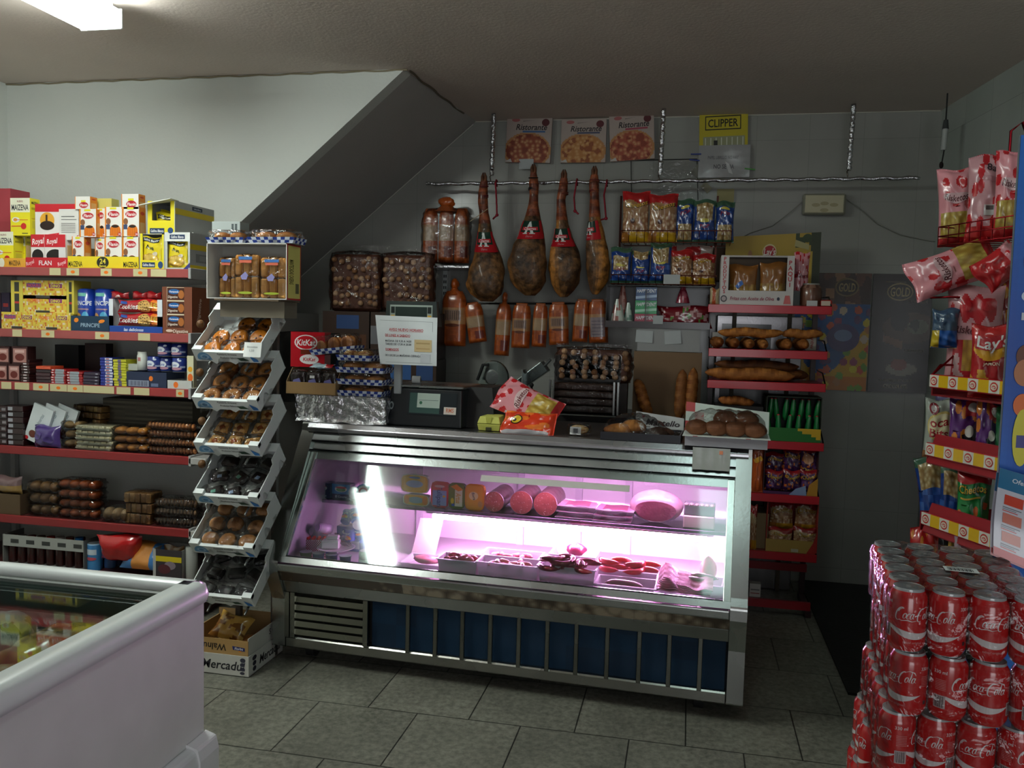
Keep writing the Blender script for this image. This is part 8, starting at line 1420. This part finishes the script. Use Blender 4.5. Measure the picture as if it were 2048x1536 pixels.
for i, z in enumerate(tz_+[.62]):
    sl0 = (0, -.004, -.02, -.04)[i]
    m = M(); m.box(0, 0, z-.075, RL, .36, z-.068, '7c1820'); m.box(sl0, 0, z-.07, sl0+.006, .36, z+.0, '8c1820'); m.box(0, .354, z-.07, RL, .36, z+.02, '7c1820')
    m.hexa([(0, -.004, z-.07), (RL, -.004, z-.07), (RL, .02, z-.07), (0, .02, z-.07), (0, .03, z+.032), (RL, .03, z+.032), (RL, .036, z+.032), (0, .036, z+.032)], '9c1c26') if i == 1 or i == 2 else None
    sh = m.build('shelf', 'enamel', cr)
    m = M(); n = 13
    for k in range(n):
        a, b_ = RL*k/n, RL*(k+1)/n; m.box(a, -.010, z-.042, b_, -.006, z, 'e8b820' if k % 2 else 'e4ddd0')
        if k % 2 == 0:
            S = lambda u, v, o: (a+u*(b_-a), -.0105-o, z-.042+v*.042); m.ell(S, 1.1, .5, .5, .36, .38, 'c83430'); m.ell(S, 1.1, .5, .5, .28, .26, 'e8d8c0', .0008); m.ell(S, 1.1, .52, .48, .2, .14, 'cc3c3c', .0011); m.text(S, 1.1, "Lay's", .5, .5, .22, 'f4ece0', .0014, .15, maxw=.6)
    m.box(0, -.006, z-.046, RL, -.002, z+.003, 'b01c26'); m.build('price_strip', 'gloss', sh)
    if i == 0:
        m = M(); m.tube([(0, 0, z), (.0, .12, z+.10), (0, .20, z+.13)], .004, '9c1c26', 6); m.tube([(0, 0, z+.0), (0, .03, z+.035), (0, .2, z+.04)], .004, '9c1c26', 6); m.tube([(.02, .34, z+.28), (0, .05, z+.28), (-.10, .05, z+.28)], .004, '9c1c26', 6); m.build('side_wire', 'steel', cr)
for x in (.01, RL-.03): M().box(x, .34, 0, x+.025, .365, 2.05, '7c1820').build('upright', 'enamel', cr)
M().box(0, -.005, .02, RL, .36, .10, '6c1820').build('base', 'enamel', cr)
bz_ = rloc(1890, 492, .12)[1]; m = M(); bx0 = rloc(1885, 485, .12)[0]
for z in (bz_, bz_+.035, bz_+.07):
    m.tube([(bx0, .10, z), (RL, .10, z), (RL, .36, z), (bx0, .36, z), (bx0, .10, z)], .0025, '8c1c24', 5)
for k in range(15): x = bx0+(RL-bx0)*k/14; m.tube([(x, .10, bz_+.07), (x, .10, bz_), (x, .36, bz_)], .002, '8c1c24', 5)
m.build('wire_basket', 'steel', cr)
m = M(); q = (rloc(2022, 262, .2)[0]); m.tube([(q, .2, rloc(2022, 318, .2)[1]), (q, .2, rloc(2022, 262, .2)[1]), (q+.05, .2, rloc(2022, 262, .2)[1]+.02), (q+.05, .34, 2.03)], .005, '7c1820', 6); m.build('top_hook', 'steel', cr)
def rbag(rc, y, t, f, ops, lbl, grp=None, s=0, z=None, ry=0.0, rx=0.0, name='snack_bag', turn=-.75, nu=42, nv=56, k=1.0):
    a, _ = rloc(rc[0], (rc[1]+rc[3])/2, y); b_, _ = rloc(rc[2], (rc[1]+rc[3])/2, y); xm = (rc[0]+rc[2])/2; z0 = rloc(xm, rc[3], y)[1]; z1 = rloc(xm, rc[1], y)[1]
    if z is not None: z0 = z
    c = RW((a+b_)/2, y, z0); dist = c.y; w = (rc[2]-rc[0])/FPX*dist*1.04*k
    return bag(name, lbl, 'snack bag', w, z1-z0, t, f, ops, loc=c, rot=(rx, ry, -math.radians(16)+turn*0), group=grp, seed=s, nu=nu, nv=nv)
rkf = lambda s: (lambda u, v: (186, 30, 36) if v < .10 else (mixc((216, 190, 96), (160, 124, 50), cells(u, v, 8, s)[0]*1.5) if v < .42 and u > .06 else rdots(u, v, s=s, n=3)))
rkops = [('e', .5, .62, .36, .07, 'dcb0b4'), ('t', 'Risketos', .5, .62, .08, '5c2028', .2, .62)]
G1 = 'pink and red corn snack bags'; tb = bz_+.006
rbag((1888, 338, 1950, 492), .20, .09, rkf(1), rkops, 'pink corn snack bag in the top wire basket, leftmost, standing at an angle', G1, 1, z=tb, ry=-.06)
rbag((1942, 312, 2004, 490), .19, .08, lambda u, v: (200, 40, 44) if v < .18 else ((206, 150, 156) if cells(u, v, 3, 5)[0] > .26 else (196, 30, 40)), [('r', .45, .30, .75, .42, 'd8d0d0'), ('r', .5, .36, .7, .41, '605858'), ('t', '8a', .6, .84, .08, '3a2830', 0, .3), ('r', .4, .68, .8, .74, 'b88088')], 'pink corn snack bag showing its back with a barcode, top wire basket', G1, 5, z=tb)
rbag((1996, 303, 2052, 484), .18, .08, rkf(3), rkops, 'pink corn snack bag in the top wire basket, rightmost, hanging from the hook', G1, 7, z=tb)
z_s = tz_[0]-.066
def lie(px, py, y, w, h, t, f, ops, lbl, grp, zd, front, s=0):
    x, z = rloc(px, py, y); return bag('snack_bag', lbl, 'snack bag', w, h, t, f, ops, loc=RW(x, y, z), rot=axes(zd, front), group=grp, seed=s, nu=42, nv=56)
lie(1990, 508, .20, .16, .29, .08, rkf(4), rkops, 'pink corn snack bag lying on its side under the top basket, pointing left', G1, (-.90, .1, -.36), (-.15, -.9, .3), 2)
lie(2040, 505, .17, .12, .15, .07, lambda u, v: (196, 32, 38) if v > .3 else rdots(u, v), (), 'glossy red bag bottom sticking out above the big pink bag', G1, (-.75, .1, -.62), (-.1, -.95, .2), 3)
m = M(); 
rbag((1904, 572, 1994, 770), .15, .10, lambda u, v: ((190, 36, 44) if ((u-.5)/.5)**2+((v-.78)/.16)**2 < .55+.3*math.sin(u*25) and v > .5 else ((210, 150, 156) if v > .5 or u < .12 else (mixc((206, 160, 60), (150, 100, 40), cells(u, v, 7, 1)[0]*1.5) if .22 < v < .5 and u > .3 else (186, 40, 50) if cells(u, v, 4, 2)[0] > .25 else (214, 170, 170)))), [('t', 'Risketos', .42, .58, .075, 'c8a0a4', .2, .62), ('t', 'Risketos', .42, .582, .07, '5c2028', .2, .6), ('e', .72, .84, .16, .06, 'c82c34'), ('e', .35, .80, .08, .05, 'c82c34')], 'large pink bag with red splashes standing on the upper striped shelf', G1, 6, z=z_s)
lay = lambda u, v: (196, 40, 40) if v > .8 else ((224, 160, 40) if ((u-.5)/.45)**2+((v-.66)/.13)**2 < 1 else ((214, 160, 60) if cells(u, v, 3, 2)[0] < .33 and v < .4 else (180, 32, 36)))
rbag((1950, 650, 2018, 768), .055, .07, lay, [('p', [(.08, .66), (.9, .70), (.9, .88), (.08, .84)], 'b82830'), ('t', "Lay's", .5, .77, .15, 'f4f0ec', .1, .8), ('t', 'JAMON', .5, .48, .05, 'f0d8c0', 0, .4)], 'red crisps bag with big white lettering in front of the large pink bag', None, 8, z=z_s)
rbag((1868, 618, 1912, 696), .05, .05, lambda u, v: (60, 84, 110) if v > .45 else ((30, 90, 170) if u > .3 else (200, 170, 40)), (), 'blue bag hanging at the left of the big pink bag', None, 9); rbag((1990, 560, 2030, 660), .25, .06, lambda u, v: (150, 40, 40) if cells(u, v, 4, 1)[0] > .3 else (214, 150, 50), (), 'red and orange bag at the back right of the upper striped shelf', None, 9, z=z_s+.12)
z_s = tz_[1]-.066
rbag((1855, 798, 1906, 874), .09, .06, lambda u, v: (168, 172, 160) if v > .12 else (160, 110, 70), [('e', .55, .55, .46, .26, 'e0c878'), ('e', .55, .55, .42, .22, 'e8dcb0'), ('t', 'oca', .5, .63, .15, 'a82c30', 0, .7), ('t', 'Bits', .5, .44, .15, 'a82c30', 0, .7), ('e', .3, .86, .16, .1, '8c2c34'), ('e', .3, .86, .1, .06, 'd8ccc8')], 'pale bag with cream oval and red letters at the left of the middle striped shelf', None, 2, z=z_s)
pu = lambda s: (lambda u, v: (96, 44, 120) if cells(u, v, 3, s)[0] > .3 else (220, 130, 50))
puo = [('p', [(.42, .45), (.9, .55), (.8, .35), (.5, .3)], '241c24'), ('e', .65, .5, .14, .08, 'e8e0d8'), ('r', .5, .72, .95, .95, 'c03038'), ('e', .75, .85, .18, .07, 'f0e8e8'), ('t', 'Cheetos', .5, .14, .09, 'd8b43c', .1, .8, math.pi)]
rbag((1904, 796, 1957, 884), .09, .06, pu(1), puo, 'purple snack bag upside down on the middle striped shelf, left one', 'purple upside down bags', 3, z=z_s); rbag((1957, 800, 1998, 892), .09, .06, pu(4), puo, 'purple snack bag upside down on the middle striped shelf, right one', 'purple upside down bags', 5, z=z_s); rbag((1994, 815, 2020, 890), .11, .06, lambda u, v: (44, 110, 70) if v > .4 else (150, 120, 50), (), 'green snack bag at the right of the middle striped shelf', None, 6, z=z_s)
rbag((1880, 782, 1960, 810), .27, .06, lambda u, v: (96, 90, 130) if u < .5 else (140, 134, 140), (), 'mauve bag lying at the back of the middle striped shelf', None, 7, z=z_s+.05)
z_s = tz_[2]-.066
rbag((1852, 912, 1905, 1016), .12, .07, pop(2, .72), (), 'blue popcorn bag on the lower striped shelf, leaning out at the left', 'popcorn bags on the lower striped shelf', 4, z=z_s, ry=-.15); rbag((1885, 930, 1935, 1018), .13, .07, pop(5, .7), (), 'blue popcorn bag on the lower striped shelf, second from left', 'popcorn bags on the lower striped shelf', 6, z=z_s)
rbag((1920, 940, 1976, 1040), .075, .06, lambda u, v: (190, 40, 44) if v > .82 else ((206, 100, 50) if cells(u, v, 3, 7)[0] < .22 and v < .55 else (30, 128, 62)), [('t', 'Cheetos', .45, .74, .12, '20180c', .1, .86), ('t', 'Cheetos', .45, .745, .11, 'd8b43c', .1, .82), ('r', .1, .6, .7, .625, 'c8a840')], 'green snack bag with red top on the lower striped shelf', None, 3, z=z_s)
rbag((1826, 1056, 1880, 1092), .05, .06, lambda u, v: (190, 40, 40) if cells(u, v, 4, 2)[0] > .2 else (214, 130, 50), (), 'red snack bag on the bottom level behind the cans, left', 'red bags on the bottom level', 5, z=.56); rbag((1880, 1050, 1915, 1095), .05, .06, lambda u, v: (30, 26, 30) if u < .5 else (214, 170, 40), (), 'black and yellow snack bag on the bottom level', None, 6, z=.56); rbag((1915, 1060, 1970, 1100), .04, .06, lambda u, v: (80, 40, 60) if cells(u, v, 4, 2)[1] > .3 else (160, 140, 150), (), 'plum coloured snack bag on the bottom level behind the cans', None, 7, z=.56)
M().box(.0, .02, .545, RL, .34, .553, '7c1820').build('lower_shelf', 'enamel', cr)
BX, BYd = at(2004, 850, 1.93).x, 1.93
dp = tag(empty('ice_cream_display', (BX+.25, BYd, 0)), 'tall blue printed ice cream display at the right picture edge', 'display'); zt_ = at(2046, 270, BYd).z
m = M()
def blue(u, v):
    d, c = cells(u*2, v*4, 5, 6)
    if d < .16 and c > .8: return (70, 150, 220)
    return mixc((18, 76, 170), (30, 116, 210), .5+.5*math.sin(u*9+v*14))
m.grid(lambda u, v: (-.25+u*.5, .0, v*zt_), 40, 120, blue, sm=False); m.box(-.25, .002, 0, .25, .012, zt_, '5c6c70'); S = lambda u, v, o: (-.25+u*.5, -.001-o, v*zt_); A = .5/zt_
zz = lambda py: at(2030, py, BYd).z/zt_
m.art(S, A, [('e', .09, zz(520), .05, .02, '7a4030'), ('e', .07, zz(592), .03, .006, 'c8dcf0'), ('r', .045, zz(625), .1, zz(640), 'c8d0d8'), ('e', .07, zz(712), .035, .012, '6a3a28'), ('e', .07, zz(745), .04, .014, 'b87850'), ('e', .07, zz(810), .035, .012, 'e07030'), ('e', .075, zz(875), .035, .03, 'd8d040'), ('r', .055, zz(895), .095, zz(870), '4a4a90'), ('r', .13, zz(925), .18, zz(780), 'e0b060'), ('p', [(.1, zz(925)), (.12, zz(700)), (.15, zz(690)), (.14, zz(925))], 'c83c30')], thr=.12)
m.build('printed_panel', 'gloss', dp)
M().box(-.2, -.02, 0, .27, .25, .05, '2a4c8c').build('foot', 'plastic', dp)
def leaflet(x0, x1, za, zb_, lbl, dy, seed):
    w_ = x1-x0; h_ = za-zb_; S = lambda u, v, o=0: (u*w_, -dy-.03*math.sin(min(1, u*1.4)*math.pi*.6)+.008*math.sin(v*4)-o, v*h_-.35*w_*u*(1-v*.3))
    m = M(); m.grid(lambda u, v: S(u, v), 22, 22, lambda u, v: (196, 30, 34) if v < .10 else ((70, 96, 160) if v > .80 and u > .12+.5*(1-v) else ((44, 116, 160) if v > .76 else (206, 208, 220))))
    ops = [('t', 'Ofertas', .14, .90, .05, 'd8e4f0', .1, .16)]
    for i in range(4):
        for j in range(3):
            u, v = .10+.2*i, .66-.21*j; ops += [('r', u-.055, v-.055, u+.055, v+.06, [(206, 70, 50), (200, 110, 90), (60, 60, 110), (180, 130, 90), (210, 90, 80)][int(hsh(i, j, seed)*4.99)]), ('r', u-.06, v-.09, u+.05, v-.08, '70747c'), ('r', u-.06, v-.11, u+.02, v-.10, '90949c'), ('r', u-.06, v-.13, u+.03, v-.12, 'c85050')]
    m.art(S, w_/h_, ops, thr=.12, base=.001); m.grid(lambda u, v: (S(u, v)[0], S(u, v)[1]+.003, S(u, v)[2]), 12, 12, 'b8bcc8', flip=True)
    tag(m.build('leaflet', 'gloss', loc=(x0, BYd, zb_)), lbl, 'leaflet', 'price leaflets on the blue display')
za, zb2_ = at(2003, 935, 1.90).z, at(1990, 1108, 1.90).z
leaflet(at(1994, 1000, 1.9).x, at(1994, 1000, 1.9).x+.30, za, zb2_, 'curved white price leaflet with food pictures hanging on the blue display, front one', .03, 3); leaflet(at(1990, 1000, 1.9).x+.004, at(1990, 1000, 1.9).x+.28, za-.012, zb2_-.006, 'price leaflet with a red bottom edge behind the front leaflet', .012, 8)
CH, CRd = .1155, .0325; c0 = atz(1818, 1172, 1.12); ex_v = Vector((.995, -.10, 0)); ey_v = Vector((.10, .995, 0)); PIT = .0662
def script_strokes():
    """a flowing script wordmark as strokes (points, half width)"""
    S_ = []
    def arc(cx_, cy_, rx, ry, a0, a1, w, n=16): S_.append([(cx_+rx*math.cos(a), cy_+ry*math.sin(a), w*(.35+.65*abs(math.sin(a*.5+.6)))) for a in np.linspace(a0, a1, n)])
    arc(.17, .52, .16, .42, 1.0, 5.3, .034, 22); S_.append([(.24, .14, .01), (.36, .10, .022), (.6, .16, .03), (.8, .10, .02), (1.0, .18, .006)])
    S_.append([(.20, .88, .012), (.10, .80, .03), (.08, .65, .03)])
    arc(.41, .42, .065, .17, 0, 6.3, .026); arc(.57, .42, .065, .17, .9, 5.4, .026); arc(.71, .42, .06, .17, 0, 6.3, .024); S_.append([(.775, .60, .02), (.765, .34, .024), (.83, .28, .01)])
    S_.append([(.85, .45, .02), (.93, .50, .02)])
    arc(1.10, .52, .14, .40, 1.2, 5.2, .034, 20); S_.append([(1.12, .90, .01), (1.3, 1.0, .02), (1.52, .92, .026), (1.62, .75, .008)])
    arc(1.30, .42, .06, .17, 0, 6.3, .026); S_.append([(1.42, .95, .012), (1.44, .6, .028), (1.42, .3, .02), (1.50, .28, .01)]); arc(1.58, .42, .06, .17, 0, 6.3, .024); S_.append([(1.645, .60, .02), (1.635, .34, .024), (1.72, .30, .008)])
    return S_
def logo(m, S, u0, v0, wu, hv, col):
    for st_ in script_strokes():
        V, n = [], len(st_)
        for i, (x, y, w) in enumerate(st_):
            a, b = st_[max(0, i-1)], st_[min(n-1, i+1)]; dx, dy = b[0]-a[0], b[1]-a[1]; l = math.hypot(dx, dy) or 1; nx, ny = -dy/l*w, dx/l*w
            for s_ in (1, -1):
                X, Y = x+s_*nx, y+s_*ny; X += .22*Y; V.append(S(u0+X/1.9*wu, v0+Y*hv, .0006))
        m.add(V, [(2*i, 2*i+1, 2*i+3, 2*i+2) for i in range(n-1)], col)
m = M(); R = CRd
prof = [(.0245, .0), (.0262, .002), (.0315, .011), (.0325, .016), (.0325, .097), (.0312, .103), (.0268, .111), (.0262, .1155)]
m.lathe(prof, 36, lambda a, b: (182, 10, 16) if .14 < a < .80 else (150, 154, 156), mi=0); cs = lambda u, v, o: ((R+.0002+o)*math.sin(u*math.tau), -(R+.0002+o)*math.cos(u*math.tau), .014+v*.085)
for off in (0, .5):
    logo(m, cs, -.17+off, .50, .36, .34, 'dcd8d8')
    V = []; n = 18
    for i in range(n+1):
        t_ = i/n; u = -.20+off+.42*t_; V += [cs(u, .40-.10*math.sin(t_*2.6)-.02*t_, .0004), cs(u, .40-.10*math.sin(t_*2.6)-.02*t_-.15*math.sin(math.pi*min(1, t_*.9+.12))**.8, .0004)]
    m.add(V, [(2*i, 2*i+1, 2*i+3, 2*i+2) for i in range(n)], 'd4d2d2')
    m.text(cs, math.tau*R/.085, 'sabor original', off+.0, .08, .05, 'c87878', .0005, thr=.04)
A_ = math.tau*R/.085
m.text(cs, A_, '330 ml', .27, .90, .07, 'e0cccc', .0005, thr=.04); m.text(cs, A_, '330 ml', .75, .90, .07, 'e0cccc', .0005, thr=.04)
for i in range(7): m.rect(cs, .22, .72-.035*i, .33, .735-.035*i, 'c87070', .0004, thr=.04); m.rect(cs, .71, .72-.035*i, .80, .735-.035*i, 'c87070', .0004, thr=.04)
m.rect(cs, .70, .12, .80, .40, 'b8a8a8', .0004, thr=.04)
for i in range(9): m.rect(cs, .71+.009*i, .14, .713+.009*i+.002*(i % 2), .38, '302428', .0008, thr=.05)
m.rect(cs, .25, .12, .28, .20, '302028', .0005, thr=.04); m.ell(cs, A_, .36, .14, .018, .05, 'd8c8c8', .0005)
can_body = m
root_can = m.build('soda_can', 'enamel'); m = M()
m.lathe([(.0264, .1155), (.0255, .1162), (.0245, .113), (.001, .1128)], 30, 'b4b8b8', cap=False); m.ball((0, 0, .1130), (.019, .019, .0006), 'c0c4c4', 20, 5); lid = m.build('lid', 'can_lid', root_can)
m = M(); m.ball((0, .003, .1148), (.006, .011, .0012), 'c8cccc', 12, 5); m.build('pull_tab', 'can_lid', root_can)
mat('canpaint', .22, spec=.6, coat=.6, var=.05); root_can.data.materials[0] = MAT['canpaint']
first = True; random.seed(5)
offs = [(0, 0), (.007, -.002), (-.006, .006), (.004, .0), (-.004, .004), (.003, .002), (-.003, 0), (.004, .004), (0, 0)]
rots = {(0, 0): .10, (0, 1): -.95, (0, 2): .0, (0, 3): -.5, (1, 0): -.9, (1, 1): .9, (1, 2): 2.6, (1, 3): 1.2, (2, 0): 1.6, (2, 1): 2.2, (2, 2): 2.9, (2, 3): .7}
ordn = ('first', 'second', 'third', 'fourth', 'fifth', 'sixth')
NL = 9
for lv in range(NL):
    for j in range(6):
        for i in range(4):
            if lv > 0 and not (j == 0 or i == 0): continue
            dx, dy = offs[lv]; ex2 = -.022 if (lv >= 3 and j >= 3) else 0.0
            P = c0+ex_v*(i*PIT+dx+ex2)+ey_v*(j*PIT+dy); P.z = 1.12-CH*(lv+1)-.0012*lv
            a = rots.get((lv, i)) if j == 0 else None
            a = random.uniform(-3.1, 3.1) if a is None else a
            if j == 0: lb = 'red cola can, front row, %s from the left, %s layer from the top' % (ordn[i], ('first', 'second', 'third', 'fourth', 'fifth', 'sixth', 'seventh', 'eighth', 'ninth')[lv])
            elif i == 0: lb = 'red cola can, left side, %s from the front, %s layer from the top' % (ordn[j], ('first', 'second', 'third', 'fourth', 'fifth', 'sixth', 'seventh', 'eighth', 'ninth')[lv])
            else: lb = 'red cola can in the top tray, %s row back, %s from the left' % (ordn[j], ordn[i])
            if first: o = root_can; o.location = P; o.rotation_euler = (0, 0, a); tag(o, lb, 'can', 'stacked red cola cans'); first = False
            else: again(root_can, P, (0, 0, a), lb)
CAz = math.atan2(ex_v.y, ex_v.x)
for lv in range(NL):
    dx, dy = offs[lv]; P = c0+ex_v*(dx)+ey_v*(dy); P.z = 1.12-CH*(lv+1)-.0012*lv; m = M(); W4, D6 = 3*PIT+2*R, 5*PIT+2*R; r_ = R+.0022
    def outline(s_, W4=W4, D6=D6):              # scalloped outline tightly around the cans, walked left side back-to-front, then front
        a = s_*(9*1.0)
        if a < 5: k = a; x = -r_+.006*(1-abs(math.cos(a*math.pi))); y = (5-k)*PIT; return x, y
        if a < 6: t_ = (a-5)*math.pi/2; return -r_*math.cos(t_), -r_*math.sin(t_)
        k = a-6; return k*PIT, -r_+.006*(1-abs(math.cos(k*math.pi)))
    def fn(u, v): x, y = outline(u); w_ = .0012*math.sin(u*70+v*9+lv)*math.sin(v*14); return (x*(1+.0)+w_, y-w_, .003+v*(CH-.004))
    m.grid(fn, 90, 12, 'ffffff')
    if lv == 0: m.grid(lambda u, v: (-R*.7+u*(W4-.6*R), -R*.7+v*(D6-.6*R), CH+.0022+.0015*math.sin(u*40)*math.sin(v*40)), 30, 40, 'ffffff')
    tag(m.build('shrink_film', 'shrink', loc=P, rot=(0, 0, CAz)), 'clear shrink film around the %s layer of cola cans from the top' % ('first', 'second', 'third', 'fourth', 'fifth', 'sixth', 'seventh', 'eighth', 'ninth')[lv], 'shrink film', 'shrink films')
q = atz(1922, 1137, 1.127); m = M(); m.box(-.030, -.016, 0, .030, .016, .0005, 'c8ccc8')
for i in range(20): m.box(-.024+i*.0023, -.011, .0005, -.0232+i*.0023+.0006*(i % 3), .004, .0008, '303030')
m.box(-.024, .007, .0005, .02, .010, .0008, '505050'); tag(m.build('barcode_label', 'paper', loc=(q.x, q.y, 1.1245), rot=(0, 0, CAz)), 'white barcode label stuck on the film over the top cans', 'label')
cpz = 1.12-CH*NL-.0012*NL; cc = c0+ex_v*(1.5*PIT)+ey_v*(2.5*PIT); r = tag(empty('pallet', (cc.x, cc.y, 0), (0, 0, CAz)), 'wooden pallet carrying the stacked cola cans', 'pallet')
M().box(-.2, -.26, cpz-.018, .2, .26, cpz-.001, '8a6a44').build('deck_board', 'wood', r)
for x in (-.18, 0, .18): M().box(x-.02, -.25, 0, x+.02, .25, cpz-.018, '7a5c3a').build('runner', 'wood', r)
def frz(x, y, w, d, h, f, lbl, rz=0, s=0, m_='bag'):
    bag('frozen_bag', lbl, 'frozen food bag', w, d, h, f, (), loc=(x, y-d/2, .683+h/2+.001), rot=(math.radians(-90), 0, rz), group='frozen bags in the freezer', seed=s, m_=m_)
m = M(); m.box(-.33, -.80, .0, .30, .80, .37, '7c827c')
tag(m.build('frozen_boxes', 'card', loc=((FX0+FX1)/2, (FY0+FY1)/2, .311)), 'grey layer of frozen boxes filling the lower part of the freezer', 'box')
frz(-1.70, 1.74, .26, .24, .15, lambda u, v: (150, 160, 160) if cells(u, v, 7, 1)[1] > .35 else ((50, 100, 96) if cells(u, v, 7, 1)[1] > .15 else (200, 210, 210)), 'frosty bag with teal print at the back left of the freezer', .05, 1)
frz(-1.45, 1.72, .21, .26, .14, lambda u, v: mixc((196, 156, 92), (120, 88, 44), cells(u, v, 6, 2)[0]*1.4), 'brown bag of frozen bread at the back middle of the freezer', .05, 2)
frz(-1.285, 1.74, .10, .22, .11, lambda u, v: (120, 130, 130) if u < .6 else (220, 110, 50), 'narrow grey bag with an orange stripe at the back right of the freezer', .0, 7)
frz(-1.68, 1.47, .28, .22, .14, lambda u, v: (150, 124, 100) if v < .5 else (96, 88, 72), 'dark brown frozen bag in the second row, left', .1, 4)
frz(-1.40, 1.46, .22, .20, .15, lambda u, v: mixc((190, 180, 120), (130, 116, 60), cells(u, v, 4, 2)[0]), 'tan bag of frozen pieces in the second row, right', -.08, 3)
frz(-1.66, 1.20, .28, .24, .15, lambda u, v: mixc((160, 170, 158), (104, 116, 100), cells(u, v, 4, 2)[0]), 'grey green frozen bag in the third row, left', -.1, 5); frz(-1.38, 1.21, .22, .22, .14, lambda u, v: (190, 160, 110), 'tan frozen bag in the third row, right', .1, 9)
frz(-1.64, .94, .30, .22, .15, lambda u, v: (180, 196, 192), 'pale frosted bag nearest the camera, left', .05, 6); frz(-1.37, .95, .20, .22, .14, lambda u, v: (150, 130, 80), 'tan frozen bag nearest the camera, right', -.05, 11)
